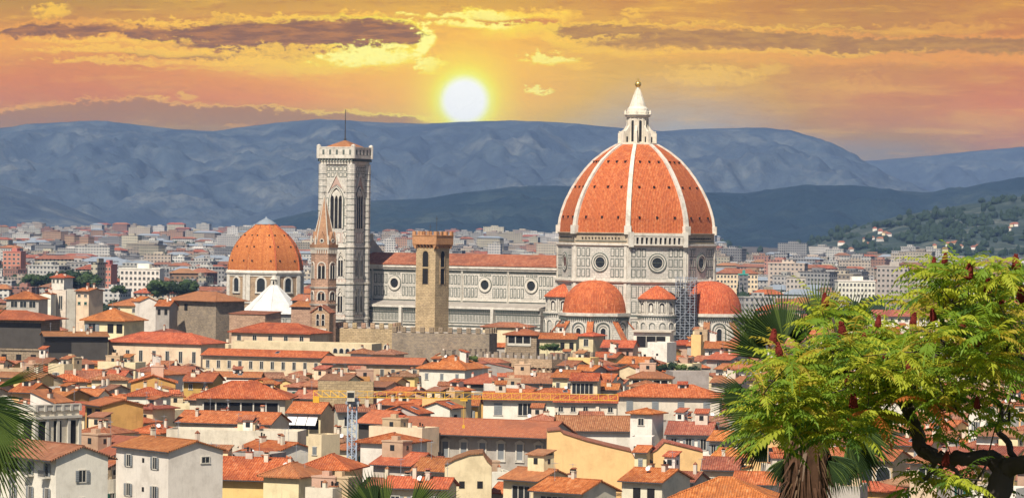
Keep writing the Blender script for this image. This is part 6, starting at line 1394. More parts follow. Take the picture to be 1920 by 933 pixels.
# ---------------------------------------------------------------- tower crane
def crane():
    Y0 = 690.0; b = P(661, 745, Y0); zt = b.z; root = empty('tower_crane', (b.x, Y0, 0), R(0))
    tag(root, 'tower crane with a grey lattice mast and a long yellow lattice arm over the roofs', 'crane')
    def lattice(mb, x0, x1, h, w_, r, seg, horizontal=True):
        n = max(2, int(abs(x1-x0)/seg)); P_ = []
        for i in range(n+1):
            t = x0+(x1-x0)*i/n
            P_.append([(t, -w_, 0), (t, w_, 0), (t, 0, h)])
        for i in range(n):
            for k in range(3): mb.tube(P_[i][k], P_[i+1][k], r, n=4)
            mb.tube(P_[i][0], P_[i+1][2], r*.7, n=3); mb.tube(P_[i+1][2], P_[i+1][0], r*.7, n=3); mb.tube(P_[i][1], P_[i+1][2], r*.7, n=3); mb.tube(P_[i][0], P_[i+1][1], r*.6, n=3)
    m = MB(); hw = .85; z = 0
    for sx in (-1, 1):
        for sy in (-1, 1): m.box(sx*hw-.12, sx*hw+.12, sy*hw-.12, sy*hw+.12, 0, zt-1.2)
    n = int((zt-1.2)/1.5)
    for i in range(n):
        z = i*1.5
        for k in range(4):
            m.M = rotz(k*PI/2); m.tube((-hw, -hw, z), (hw, -hw, z+1.5) if i % 2 else (hw, -hw, z+1.5), .07, n=4); m.tube((-hw, -hw, z+1.5), (hw, -hw, z+1.5), .07, n=4); m.tube((hw, -hw, z), (-hw, -hw, z+1.5), .05, n=4)
    m.M = Matrix.Identity(4); m.box(-.12, .12, -1.1, -.95, 0, zt-1.2)
    m.build('mast', ['craneblue'], root)
    c = MB(); c.box(-1.3, 1.3, -1.3, 1.3, zt-1.2, zt-.7, 0); c.lathe([(1.2, zt-.7), (1.2, zt)], 12, 0); c.build('turntable', ['metal'], root)
    c = MB(); c.box(-1.0, .5, -2.4, -1.2, zt-.6, zt+1.4, 0); c.box(-.9, .4, -2.43, -2.38, zt+.1, zt+1.1, 1); c.build('cab', ['offwhite', 'glassdark'], root)
    L = P(1158, 750, Y0).x-b.x
    j = MB(); j.M = Matrix.Translation((0, 0, zt+.1)); lattice(j, 1.0, L, 1.15, .6, .065, 1.8); j.build('jib', ['craneyellow'], root)
    j = MB(); j.M = Matrix.Translation((0, 0, zt+.1)); lattice(j, -1.0, -7.5, 1.2, .65, .085, 1.6); j.build('counter_jib', ['craneyellow'], root)
    j = MB(); j.box(-7.6, -6.4, -.7, .7, zt-1.0, zt+.2, 0); j.build('counterweight', ['craneyellow'], root)
    j = MB(); x = L*.42; j.box(x-.7, x+.7, -.6, .6, zt-.35, zt+.05, 0); j.tube((x, 0, zt-.3), (x, 0, zt-5), .04, n=4); j.box(x-.25, x+.25, -.15, .15, zt-5.6, zt-5, 0); j.build('trolley', ['craneyellow'], root)
crane()
# ---------------------------------------------------------------- trees and bushes in the city
def leafmat(name, col, trans=0.35, var=0.12, rough=0.55, tcol=None):
    m = bpy.data.materials.new(name); m.use_nodes = True; t = NT(m.node_tree); b = m.node_tree.nodes['Principled BSDF']; M[name] = m
    g = tc(t, 'Object'); n = t.noise(g, 2.0 if trans > .1 else .35, 3)
    c = t.mix(t.step(n, .35, .7, 0, .6), col, tuple(x*.62 for x in col)); b.inputs['Roughness'].default_value = rough; b.inputs['Specular IOR Level'].default_value = .3
    t.put(b.inputs['Base Color'], c)
    if trans > 0:
        tr = t.new('ShaderNodeBsdfTranslucent'); t.put(tr.inputs[0], tcol or tuple(min(1, x*1.5) for x in col)); mx = t.new('ShaderNodeMixShader'); mx.inputs[0].default_value = trans
        t.l.new(b.outputs[0], mx.inputs[1]); t.l.new(tr.outputs[0], mx.inputs[2]); t.l.new(mx.outputs[0], m.node_tree.nodes['Material Output'].inputs[0])
leafmat('citytree', (0.045, 0.075, 0.02), 0, rough=.8); leafmat('citytree_dark', (0.018, 0.035, 0.012), 0, rough=.8); leafmat('citytree_light', (0.10, 0.14, 0.03), 0, rough=.8)
plain('bark', (0.075, 0.058, 0.048), rough=.9, dirt=.5, sc_=3, bump=.03)
TREEM = {}
def crown_mesh(kind, i):
    if (kind, i) in TREEM: return TREEM[(kind, i)]
    r = random.Random(i*31+len(kind)); mb = MB()
    tall = kind == 'cypress'
    lobes = [(r.gauss(0, .38), r.gauss(0, .38), r.uniform(-.35, .5), r.uniform(.35, .6)) for _ in range(9)] if not tall else [(r.gauss(0, .06), r.gauss(0, .06), -.9+1.8*k/8, .28*(1-k/9.5)+.04) for k in range(9)]
    nl = 900 if not tall else 700
    for _ in range(nl):
        lx, ly, lz, lr = r.choice(lobes); v = Vector((r.gauss(0, 1), r.gauss(0, 1), r.gauss(0, 1))).normalized()*lr*r.uniform(.75, 1.05)
        p = Vector((lx, ly, lz))+v; s = r.uniform(.05, .11)*(1 if not tall else .7); nrm = (v.normalized()+Vector((r.gauss(0, .5), r.gauss(0, .5), r.gauss(0, .5)))).normalized()
        a = nrm.orthogonal().normalized(); b = nrm.cross(a); ang = r.uniform(0, 6.28); a, b = a*math.cos(ang)+b*math.sin(ang), b*math.cos(ang)-a*math.sin(ang)
        mb.poly([p-a*s, p-b*s*.7, p+a*s, p+b*s*.7], 0)
    for (lx, ly, lz, lr) in lobes:     # dark inner leaf mass
        n = 6; mb.lathe([(max(.01, lr*.72*math.sin(PI*k/n)), lz-lr*.72*math.cos(PI*k/n)) for k in range(n+1)], 8, 0, c=(lx, ly))
    me = mb.mesh('crown', ['citytree' if kind == 'round' else 'citytree_dark' if kind in ('dark', 'cypress') else 'citytree_light'], uv=False); TREEM[(kind, i)] = me; return me
tt = MB(); tt.sweep([(0, 0, 0), (.03, 0, .3), (0, .02, .7), (0, 0, 1)], [.05, .04, .03, .015], 6); tmesh = tt.mesh('trunk', ['bark'], uv=False)
def city_tree(px, py, Y, r, h, kind, label, i=0, name='tree', grp='trees among the city buildings', z0=None):
    p = P(px, py, Y); g = gz(p.x, Y) if z0 is None else z0; root = empty(name, (p.x, Y, g)); tag(root, label, 'tree' if name == 'tree' else 'bush', grp)
    zc_ = p.z-g-h/2
    c = bpy.data.objects.new('crown', crown_mesh(kind, i % 5)); link(c); c.parent = root; c.location = (0, 0, max(zc_, h*.3)); c.scale = (r, r, h/2); c.rotation_euler = (0, 0, i*1.3)
    t = bpy.data.objects.new('trunk', tmesh); link(t); t.parent = root; t.scale = (r*.6+2, r*.6+2, max(zc_, .5)); return root
TR = []
rng = random.Random(21)
for (px, py, Y, r, h, k, lb) in [
    (297, 528, 1900, 7, 9, 'round', 'broad green tree right of the long white apartment block'), (322, 522, 1880, 8, 11, 'round', 'wide green tree between the long white apartment block and the domed chapel'),
    (340, 526, 1850, 6, 9, 'dark', 'dark green tree left of the domed chapel'), (352, 518, 1870, 6, 10, 'round', 'round green tree nearest to the domed chapel on its left'),
    (80, 508, 2150, 9, 12, 'round', 'green tree crown right of the brick red tower block'), (103, 506, 2140, 9, 12, 'dark', 'dark tree in the middle of the group right of the brick red tower block'),
    (130, 504, 2120, 9, 13, 'dark', 'dark green tree under the tall mast on the left plain'), (150, 503, 2130, 10, 14, 'dark', 'large dark tree on the plain, left of the brown red apartment house'),
    (166, 506, 2110, 8, 12, 'round', 'green tree directly left of the cream slab block'), (225, 530, 1950, 5, 7, 'round', 'low green tree under the left end of the white apartment block'),
    (60, 512, 2150, 7, 9, 'round', 'small green tree beside the brick red tower block'), (1384, 528, 2380, 4, 14, 'cypress', 'dark narrow cypress before the green glass building'),
    (1392, 532, 2380, 4, 12, 'cypress', 'shorter dark cypress right before the green glass building')]:
    TR.append(city_tree(px, py, Y, r, h, k, lb, len(TR)))
for (px, py, Y, r, h, k, lb) in [(1206, 678, 1020, 2.0, 3.2, 'light', 'leftmost light green bush on the roof garden below the cathedral'), (1220, 676, 1022, 2.4, 3.6, 'round', 'second bush from the left on the roof garden'),
    (1236, 682, 1020, 2.0, 3.0, 'dark', 'dark bush in the middle of the roof garden'), (1258, 676, 1030, 2.4, 3.8, 'dark', 'tall grey green bush on the roof garden behind the white tank'),
    (1282, 682, 1016, 2.6, 3.4, 'light', 'bright green bush at the right end of the roof garden'), (1300, 682, 1018, 2.0, 3.2, 'dark', 'dark bush beyond the bright green one, right end of the roof garden'),
    (1026, 640, 1150, 2.4, 3.4, 'light', 'green climbing plant under the brick roof before the left half dome'), (1040, 642, 1148, 2.2, 3.0, 'round', 'darker green plant beside the climbing plant under the brick roof'),
    (884, 664, 1100, 2.6, 3.4, 'light', 'bushy green shrub at the left foot of the lower crenellated palace'), (704, 756, 800, 3.4, 7.5, 'cypress', 'very dark slanting evergreen right of the tan blank wall by the crane')]:
    city_tree(px, py, Y, r, h, k, lb, len(TR), 'bush', 'bushes on roofs and terraces', z0=0); TR.append(0)
# rows of trees and villas out on the plain and the hills
kinds = ['round', 'dark', 'round', 'cypress']
FT = []
for i in range(90):
    Y = rng.uniform(1600, 3800); px = rng.uniform(0, 1900)
    if 560 < px < 1340 and Y < 5000 and rng.random() < .8: continue
    y_ = CAMZ-rng.uniform(11, 17)-gz(0, Y); py = 420+y_*FPX/Y+(px-960)*.0122
    o = city_tree(px, py, Y, rng.uniform(5, 9), rng.uniform(9, 13), kinds[i % 4], None, i); q = proj(o.location+Vector((0, 0, 12))); FT.append((o, px, q[1], kinds[i % 4]))
def on_hill(px, py, Yb, Yr, tab):
    best = None
    dep = bpy.context.evaluated_depsgraph_get()
    p = P(px, py, 1000); d = (p-Vector((0, 0, CAMZ))).normalized()
    hit, loc, nrm, idx, ob, _ = sc.ray_cast(dep, Vector((0, 0, CAMZ))+d*3500, d)
    return loc if hit and ob.name.startswith(('hill', 'mountain', 'ground')) else None
VIL = []
bpy.context.view_layer.update()
bpy.data.objects['haze'].hide_viewport = True; bpy.context.view_layer.update()
for (px, py, n, sp) in [(1640, 438, 6, 22), (1672, 440, 3, 12), (1460, 492, 4, 26), (1500, 490, 5, 22), (1750, 470, 3, 30), (1790, 466, 4, 26), (1830, 464, 3, 24), (1900, 430, 3, 14), (20, 432, 5, 22),
        (62, 432, 8, 22), (100, 438, 5, 18), (290, 440, 3, 12), (380, 436, 4, 20), (420, 432, 4, 20), (500, 445, 0, 0), (900, 468, 9, 60), (990, 462, 9, 40), (870, 470, 8, 60), (160, 452, 8, 60), (1420, 478, 4, 30), (1560, 470, 5, 40), (1620, 455, 6, 60)]:
    for i in range(n):
        x, y = px+rng.gauss(0, sp*.5), py+rng.gauss(0, 4.0)
        l = on_hill(x, y, 0, 0, None)
        if l is None: continue
        k_ = .55 if l.y > 6500 else .6; w_, d, h = rng.uniform(9, 20)*k_, rng.uniform(8, 11)*k_, rng.uniform(5, 8)*k_; root = empty('hill_villa', (l.x, l.y, l.z-2), R(rng.uniform(-30, 30)))
        mb = MB(); mb.box(-w_/2, w_/2, -d/2, d/2, 0, h+2); mb.build('wall', [rng.choice(('cream', 'white', 'white'))], root)
        r = MB(); a, b = w_/2+.6, d/2+.6; r.prism([(-a, -b, h+2), (a, -b, h+2), (a, b, h+2), (-a, b, h+2)], [(-a+b*.8, -.2, h+4.5), (a-b*.8, -.2, h+4.5), (a-b*.8, .2, h+4.5), (-a+b*.8, .2, h+4.5)], 0); r.build('roof', ['roofold'], root)
        VIL.append((root, x, y, w_))
bpy.data.objects['haze'].hide_viewport = False
tm = MB()
for i in range(1700):      # tree cover between the far blocks
    Y = rng.uniform(2000, 7000); px = rng.uniform(-20, 1940)
    if px > 1380 and Y > 4700: continue
    cx = und(px, 480)[0]*Y/FPX; g_ = gz(cx, Y); n_ = rng.randint(1, 4)
    for k in range(n_):
        x_, y_ = cx+rng.gauss(0, 9), Y+rng.gauss(0, 9); rr = rng.uniform(4, 8); hh = rng.uniform(10, 18); ring_ = []
        for (t_, q) in ((.15, .5), (.35, .95), (.6, 1), (.85, .7), (1, .2)): ring_.append(tm.pts([(x_+rr*q*math.cos(a)*rng.uniform(.75, 1.2), y_+rr*q*math.sin(a)*rng.uniform(.75, 1.2), g_+hh*t_) for a in [2*PI*j/8 for j in range(8)]]))
        for a, b in zip(ring_, ring_[1:]):
            for j in range(8): tm.f.append([a[j], a[(j+1) % 8], b[(j+1) % 8], b[j]]); tm.m.append(0)
        tm.f.append(ring_[-1]); tm.m.append(0)
bpy.data.objects['haze'].hide_viewport = True; bpy.context.view_layer.update()
for i in range(620):     # woods and hedges on the right hillside
    x = rng.uniform(1370, 1925); y = rng.uniform(375, 505)
    if noise.noise(Vector((x*.02, y*.06, 3))) < -.05: continue
    l = on_hill(x, y, 0, 0, None)
    if l is None or l.y > 6600: continue
    for k in range(rng.randint(2, 5)):
        x_, y_ = l.x+rng.gauss(0, 16), l.y+rng.gauss(0, 10); rr = rng.uniform(3.5, 7); hh = rng.uniform(7, 12); ring_ = []
        for (t_, q) in ((-.2, .6), (.3, 1), (.7, .8), (1, .2)): ring_.append(tm.pts([(x_+rr*q*math.cos(a)*rng.uniform(.75, 1.2), y_+rr*q*math.sin(a)*rng.uniform(.75, 1.2), l.z+hh*t_) for a in [2*PI*j/7 for j in range(7)]]))
        for a, b in zip(ring_, ring_[1:]):
            for j in range(7): tm.f.append([a[j], a[(j+1) % 7], b[(j+1) % 7], b[j]]); tm.m.append(0)
        tm.f.append(ring_[-1]); tm.m.append(0)
bpy.data.objects['haze'].hide_viewport = False
tag(tm.build('distant_trees', ['citytree_dark'], uv=False), 'scattered dark tree cover between the far buildings of the plain', 'trees', kind='stuff')
# ---------------------------------------------------------------- foreground: staghorn sumac
leafmat('sumac_green', (0.19, 0.30, 0.03), .45, tcol=(0.36, 0.5, 0.04)); leafmat('sumac_lime', (0.42, 0.46, 0.04), .45, tcol=(0.6, 0.62, 0.05))
leafmat('sumac_yellow', (0.42, 0.34, 0.04), .42, tcol=(0.7, 0.5, 0.05)); leafmat('sumac_deep', (0.07, 0.14, 0.02), .4, tcol=(0.2, 0.34, 0.03)); leafmat('sumac_orange', (0.42, 0.13, 0.03), .4)
leafmat('palm_leaf', (0.045, 0.08, 0.028), .25, tcol=(0.13, 0.2, 0.04)); leafmat('palm_light', (0.13, 0.19, 0.05), .3, tcol=(0.3, 0.36, 0.07)); leafmat('palm_dry', (0.13, 0.075, 0.035), .1)
plain('fruit', (0.15, 0.018, 0.012), rough=.9, dirt=.5, sc_=20, bump=.01); plain('palmfibre', (0.09, 0.045, 0.025), rough=.95, dirt=.9, sc_=6, bump=.04)
def leaf(mb, r, p, d, L, mi, droop):
    """one feather shaped leaf: an arching midrib with paired hanging leaflets"""
    d = Vector(d).normalized(); side = d.cross(Vector((0, 0, 1)))
    if side.length < .1: side = Vector((1, 0, 0))
    side.normalize(); n = 10; pts = []; q = Vector(p); dd = d.copy()
    for i in range(n+1):
        pts.append((q.copy(), dd.copy())); dd = (dd+Vector((0, 0, -droop/n*(.5+i/n)))).normalized(); q += dd*L/n
    for a, b in zip(pts, pts[1:]):
        up = side.cross(a[1]).normalized()*.004; mb.poly([a[0]-side*.005, a[0]+side*.005, b[0]+side*.004, b[0]-side*.004], mi)
    for i in range(1, n+1):
        c, t = pts[i]; ll = L*.235*math.sin(PI*(.18+.72*i/n))*r.uniform(.85, 1.15)
        for s in (-1, 1):
            v = (side*s*.82+t*.55+Vector((0, 0, -.30-.25*r.random()))).normalized(); w_ = v.cross(Vector((r.gauss(0, .25), r.gauss(0, .25), 1))).normalized()*ll*.2
            m1 = c+v*ll*.4; tip = c+v*ll+Vector((0, 0, -.12*ll))
            mb.poly([c, m1-w_, tip, m1+w_], mi)
    c, t = pts[-1]; w_ = side*L*.03; mb.poly([c, c+t*L*.07-w_, c+t*L*.17+Vector((0, 0, -.02)), c+t*L*.07+w_], mi)
def sumac():
    r = random.Random(77); Y0 = 27.0; S = Y0/FPX
    base_p = P(1876, 990, Y0); gzv = gz(base_p.x, Y0); root = empty('sumac_tree', (base_p.x, Y0, gzv))
    tag(root, 'yellow green feathery sumac tree with dark red fruit cones filling the right foreground', 'tree')
    o = Vector((base_p.x, Y0, gzv)); L = lambda px, py, dy=0: P(px, py, Y0+dy)-o
    clus = [(1740, 525, 34), (1705, 520, 30), (1780, 508, 34), (1812, 512, 30), (1850, 548, 34), (1885, 530, 34), (1915, 545, 30), (1770, 555, 40), (1730, 560, 30), (1700, 565, 28), (1800, 590, 36), (1850, 600, 44), (1895, 600, 44), (1912, 650, 40),
        (1560, 600, 40), (1530, 585, 28), (1610, 612, 40), (1650, 625, 36), (1500, 630, 40), (1460, 650, 34), (1590, 650, 44), (1540, 665, 44), (1640, 665, 44), (1690, 650, 40), (1730, 640, 36), (1440, 690, 40), (1490, 690, 44), (1400, 700, 26), (1550, 710, 50),
        (1610, 705, 50), (1670, 700, 48), (1725, 690, 46), (1780, 670, 44), (1830, 660, 44), (1870, 690, 44), (1905, 705, 30), (1810, 712, 40), (1400, 735, 30), (1440, 735, 40), (1490, 745, 46), (1550, 755, 46), (1610, 750, 46), (1665, 740, 40), (1720, 735, 40), (1375, 765, 24),
        (1400, 780, 30), (1440, 785, 36), (1490, 785, 40), (1540, 795, 36), (1590, 790, 36), (1635, 785, 30), (1400, 815, 22), (1440, 820, 20), (1660, 805, 16), (1770, 745, 34), (1760, 775, 26), (1800, 770, 22), (1850, 745, 30), (1895, 770, 24), (1780, 812, 18), (1870, 800, 16),
        (1745, 885, 24), (1765, 900, 18), (1720, 900, 14), (1805, 905, 20), (1840, 920, 14), (1820, 880, 14), (1560, 560, 18), (1600, 575, 22), (1480, 610, 20), (1790, 540, 26), (1835, 570, 30), (1890, 515, 24), (1860, 505, 20), (1750, 600, 20), (1690, 600, 12), (1870, 640, 40)]
    tips = []
    for (x, y, rad) in clus:
        if x < 1500: x += 46-(x-1375)*.3
        if x < 1600 and y < 600: continue
        if x < 1560 and y < 664: continue
        if 1600 < x < 1720 and y < 620: continue
        n = max(1, int(rad*rad/370)); 
        for i in range(n):
            a = r.uniform(0, 6.28); q = math.sqrt(r.random())*rad*.8
            tips.append(L(x+q*math.cos(a), y+q*math.sin(a)*.8, r.uniform(-1.5, 1.7)+(rad > 34)*r.uniform(-.4, .4)))
    # trunk and main limbs traced from the photograph
    main = [[(1872, 1010, 0, 62), (1868, 940, 0, 52), (1880, 900, 0, 46), (1886, 876, 0, 40)],
            [(1886, 876, 0, 36), (1866, 862, .1, 34), (1840, 856, .1, 30), (1805, 860, .1, 26), (1775, 862, .2, 25), (1748, 855, .2, 28), (1728, 840, .2, 30), (1718, 815, .2, 26), (1712, 785, .2, 22), (1700, 765, .3, 18), (1680, 740, .4, 14), (1640, 715, .6, 12), (1570, 700, .6, 11), (1500, 705, .5, 9), (1440, 715, .4, 7)],
            [(1886, 876, 0, 36), (1905, 872, -.1, 34), (1945, 866, -.3, 32), (1990, 830, -.3, 30), (1960, 740, -.2, 22), (1930, 690, 0, 18), (1895, 650, .1, 15), (1880, 610, .1, 11), (1868, 560, .1, 8)],
            [(1945, 866, -.3, 20), (1900, 860, .2, 13), (1890, 830, .3, 12), (1868, 800, .4, 12), (1880, 770, .4, 10), (1865, 745, .4, 10), (1862, 715, .4, 9), (1830, 690, .4, 8)],
            [(1700, 765, .3, 16), (1730, 700, .2, 12), (1770, 640, .2, 10), (1768, 612, .2, 9), (1765, 590, .2, 8), (1772, 560, .2, 7), (1762, 520, .2, 5)], [(1768, 612, .2, 8), (1800, 585, .2, 6), (1820, 560, .2, 5)],
            [(1728, 840, .2, 14), (1770, 865, -.2, 9), (1800, 890, -.3, 7), (1840, 920, -.3, 4)], [(1775, 862, .2, 10), (1760, 880, -.1, 7), (1742, 888, -.2, 4)],
            [(1640, 715, .6, 10), (1610, 670, .4, 8), (1570, 630, .3, 6), (1560, 590, .3, 4)], [(1712, 785, .2, 10), (1660, 780, .1, 7), (1600, 775, .1, 5), (1540, 785, 0, 4)], [(1500, 705, .5, 7), (1440, 760, .2, 5), (1400, 790, .1, 3)]]
    tr = MB(); nodes = []
    for pl in main:
        pts = [L(x, y, dy) for x, y, dy, w_ in pl]; rad = [w_*S*.5 for *_, w_ in pl]
        fp, fr = [], []
        for i in range(len(pts)-1):
            for k in range(3):
                t = k/3; fp.append(pts[i].lerp(pts[i+1], t)+Vector((r.gauss(0, .008), r.gauss(0, .01), r.gauss(0, .008)))); fr.append((rad[i]*(1-t)+rad[i+1]*t)*r.uniform(.93, 1.08))
        fp.append(pts[-1]); fr.append(rad[-1]); tr.sweep(fp, fr, 9)
        for p, q in zip(fp, fr):
            if q < .07: nodes.append((p, q))
    tr.build('trunk', ['bark'], root, smooth=True)
    br = MB(); br.sweep([L(1700, 765, .3), L(1690, 750, .35), L(1680, 740, .4)], [.02, .02, .02], 5); tips.sort(key=lambda t: min((t-p).length for p, q in nodes))
    for t in tips:
        p, q = min(nodes, key=lambda n: (t-n[0]).length+max(0, n[0].z-t.z)*1.5)
        mid = p.lerp(t, .5)+Vector((r.gauss(0, .04), r.gauss(0, .04), -.06)); r0 = min(q*.7, .018)+.003
        br.sweep([p, mid, t], [r0, r0*.8, r0*.5], 5); nodes.append((t, r0*.6)); nodes.append((mid, r0*.8))
    br.build('branches', ['bark'], root)
    lf = MB()
    for t in tips:
        n = r.randint(8, 11); a0 = r.uniform(0, 6.28); tone = r.random(); orange = r.random() < .05
        for i in range(n):
            a = a0+i*2.4; el = r.uniform(-.1, .75) if i < n-2 else r.uniform(.7, 1.1)
            d = Vector((math.cos(a)*math.cos(el), math.sin(a)*math.cos(el), math.sin(el))); u = r.random()
            mi = 4 if orange and u < .3 else 2 if u < .10+tone*.08 else 1 if u < .50+tone*.12 else 0 if u < .9 else 3
            leaf(lf, r, t+Vector((0, 0, r.uniform(-.06, .02))), d, r.uniform(.22, .40), mi, r.uniform(.8, 1.5))
    lf.build('leaves', ['sumac_green', 'sumac_lime', 'sumac_yellow', 'sumac_deep', 'sumac_orange'], root, uv=False)
    fr_ = [(1579, 617, 34), (1647, 602, 26), (1620, 634, 24), (1450, 630, 30), (1460, 655, 30), (1547, 562, 30), (1589, 712, 26), (1600, 750, 34), (1431, 750, 26), (1713, 598, 28), (1749, 590, 28), (1804, 607, 30), (1751, 492, 22), (1772, 484, 24), (1817, 508, 36), (1852, 536, 30), (1905, 492, 34), (1914, 552, 36), (1660, 664, 24), (1774, 860, 32), (1832, 755, 26), (1695, 708, 24), (1702, 684, 20), (1878, 565, 24), (1835, 640, 22)]
    for (x, y, h) in fr_:
        f = MB(); c = L(x, y, r.uniform(-1.3, -.6)); f.M = Matrix.Translation(c) @ Matrix.Rotation(r.gauss(0, .15), 4, 'Y') @ Matrix.Rotation(r.gauss(0, .15), 4, 'X'); hh = h*S*.88; w_ = hh*.26
        f.lathe([(w_*.3, -hh*.5), (w_*.85, -hh*.4), (w_, -hh*.2), (w_*.92, 0), (w_*.7, hh*.22), (w_*.4, hh*.42), (w_*.08, hh*.55)], 8, 0)
        for k in range(60):
            t = r.random(); a = r.uniform(0, 6.28); rr = w_*(1-.75*max(0, t-.25))*.95; z = -hh*.45+hh*.95*t; s = w_*.24
            f.lathe([(s*.1, z-s), (s, z), (s*.1, z+s)], 4, 0, c=(rr*math.cos(a), rr*math.sin(a)))
        f.build('fruit_cone', ['fruit'], root, uv=False)
sumac()
# ---------------------------------------------------------------- fan palms
FW = 1.0
def frond(mb, r, p, d, up, petiole, rad, mi, seg=34, spread=2.35, droop=.35, fold=.25):
    d = Vector(d).normalized(); up = Vector(up); side = d.cross(up).normalized(); nrm = side.cross(d).normalized()
    c = Vector(p)+d*petiole; mid = (Vector(p)+c)/2+Vector((0, 0, .02)); mb.sweep([p, mid, c], [.018, .012, .01], 4, 2)
    seg = max(9, int(spread*15))
    for i in range(seg):
        t = (i/(seg-1)-.5)*2; a = t*spread*.5*2*.55*2*.5; a = t*spread/2
        v = (d*math.cos(a)+side*math.sin(a)+nrm*fold*(1-abs(t))*.0).normalized(); w_ = side*math.cos(a)-d*math.sin(a)
        Lr = rad*(1-.22*abs(t)**2)*r.uniform(.92, 1.05); hw = Lr*spread/seg*.5
        ms = mi if r.random() < .75 or mi > 1 else 1-mi
        pts = []; q = c.copy(); vv = v.copy(); n = 6; ws = [w * FW for w in (.3, .8, .82, .72, .55, .3, .04)]
        for k in range(n+1):
            pts.append((q.copy(), ws[k]*hw)); g_ = droop*(.15 if k < 3 else .75)/n*r.uniform(.7, 1.3); vv = (vv+Vector((0, 0, -g_))).normalized(); q = q+vv*Lr/n
        zf = nrm*hw*1.6
        for (a0, w0), (a1, w1) in zip(pts, pts[1:]):
            mb.poly([a0-w_*w0-zf*(w0/hw), a0, a1, a1-w_*w1-zf*(w1/hw)], ms); mb.poly([a0, a0+w_*w0-zf*(w0/hw), a1+w_*w1-zf*(w1/hw), a1], ms)
def palm(name_label, Y0, cpx, cpy, fr, trunk=True, trad=.16, rad=.62, seed=3, foot_px=None):
    r = random.Random(seed); c = P(cpx, cpy, Y0); g = gz(c.x, Y0); root = empty('fan_palm', (c.x, Y0, g)); tag(root, name_label, 'palm tree'); top = Vector((0, 0, c.z-g))
    if trunk:
        t = MB(); n = 16; pr = []
        for i in range(n+1): pr.append((trad*(1.0+.12*math.sin(i*2.1))*(.95 if i else 1.2), (c.z-g)*i/n))
        t.lathe(pr, 12, 0)
        for i in range(1500):   # hanging fibre and old leaf bases
            z = (c.z-g)*r.random()**.8; a = r.uniform(0, 6.28); rr = trad*r.uniform(1.0, 1.12); u = Vector((math.cos(a), math.sin(a), 0)); b = Vector((-math.sin(a), math.cos(a), 0))
            p0 = u*rr+Vector((0, 0, z)); p1 = u*(rr+r.uniform(.03, .11))+Vector((0, 0, z-r.uniform(.10, .26)))+b*r.gauss(0, .03); w_ = b*r.uniform(.006, .016)
            t.poly([p0-w_, p0+w_, p1+w_*.3, p1-w_*.3], 0 if r.random() < .6 else 1)
        t.build('trunk', ['palmfibre', 'palm_dry'], root, uv=False)
    for (dx, dz, dy, pet, rd, mi, droop, spr) in fr:
        f = MB(); d = Vector((dx, dy, dz)).normalized(); up = Vector((0, -1, .25)) if abs(d.y) < .7 else Vector((0, 0, 1))
        up = (up+Vector((r.gauss(0, .2), r.gauss(0, .1), r.gauss(0, .2)))).normalized()
        f.M = Matrix.Identity(4); frond(f, r, top, d, up, pet, rd, mi, droop=droop, spread=spr); f.build('frond', ['palm_leaf', 'palm_light', 'palm_dry'], root, uv=False)
S32 = 31.0/FPX
def fan(cx, cy, x, y, tipx, tipy, mi, droop=.2, spr=2.2, dy=0.0, S=S32):
    """frond whose fan starts at (x, y) and whose tip reaches (tipx, tipy) in the picture plane, crown at (cx, cy)"""
    pet = math.hypot(x-cx, y-cy)*S; rd = math.hypot(tipx-x, tipy-y)*S
    return ((tipx-cx), -(tipy-cy), dy*math.hypot(tipx-cx, tipy-cy), pet, rd, mi, droop, spr)
CX, CY = 1512, 745
F = [fan(CX, CY, 1476, 640, 1425, 545, 0, .1, 2.0, -.1), fan(CX, CY, 1540, 620, 1545, 522, 1, .1, 1.4), fan(CX, CY, 1590, 622, 1632, 548, 0, .2, 1.2), fan(CX, CY, 1440, 668, 1358, 592, 0, .4, 1.3, -.15), fan(CX, CY, 1440, 640, 1378, 566, 1, .3, .9, -.1),
     fan(CX, CY, 1420, 700, 1345, 745, 0, .4, 1.7, .1), fan(CX, CY, 1430, 760, 1345, 815, 1, .5, 1.7, -.1), fan(CX, CY, 1425, 790, 1375, 870, 0, .7, 1.6, .2), fan(CX, CY, 1514, 800, 1522, 872, 1, .3, 1.7, -.35), fan(CX, CY, 1512, 790, 1500, 872, 0, .4, 1.9, -.2),
     fan(CX, CY, 1610, 770, 1700, 835, 1, .4, 1.3, -.1), fan(CX, CY, 1615, 800, 1665, 900, 0, 1.4, 1.9, .15), fan(CX, CY, 1570, 850, 1590, 925, 0, 1.2, 2.2, .1), fan(CX, CY, 1470, 860, 1462, 930, 0, 1.6, 1.9, .2), fan(CX, CY, 1555, 860, 1570, 930, 0, 1.5, 2.2, -.1),
     fan(CX, CY, 1620, 700, 1700, 690, 0, .4, 1.8, .2), fan(CX, CY, 1500, 640, 1490, 560, 0, .1, 1.6, .3), fan(CX, CY, 1450, 740, 1400, 780, 0, .5, 2, .4), fan(CX, CY, 1570, 760, 1620, 800, 0, .5, 2, .4)]
palm('fan palm with a thick shaggy brown trunk partly hidden by the sumac at the right', 31.0, CX, CY+70, [(a, b-70 if False else b, c, d, e, f, g, h) for a, b, c, d, e, f, g, h in []], True, .19, seed=5)
bpy.data.objects.remove(bpy.data.objects['fan_palm'], do_unlink=True) if False else None
def palm_fronds(root, origin, F, seed):
    r = random.Random(seed)
    for (dx, dz, dy, pet, rd, mi, droop, spr) in F:
        f = MB(); d = Vector((dx, dy, dz)).normalized(); up = Vector((r.gauss(0, .15), -1, .3+r.gauss(0, .15))).normalized()
        frond(f, r, origin, d, up, pet, rd, mi, droop=droop, spread=spr); f.build('frond', ['palm_leaf', 'palm_light', 'palm_dry'], root, uv=False)
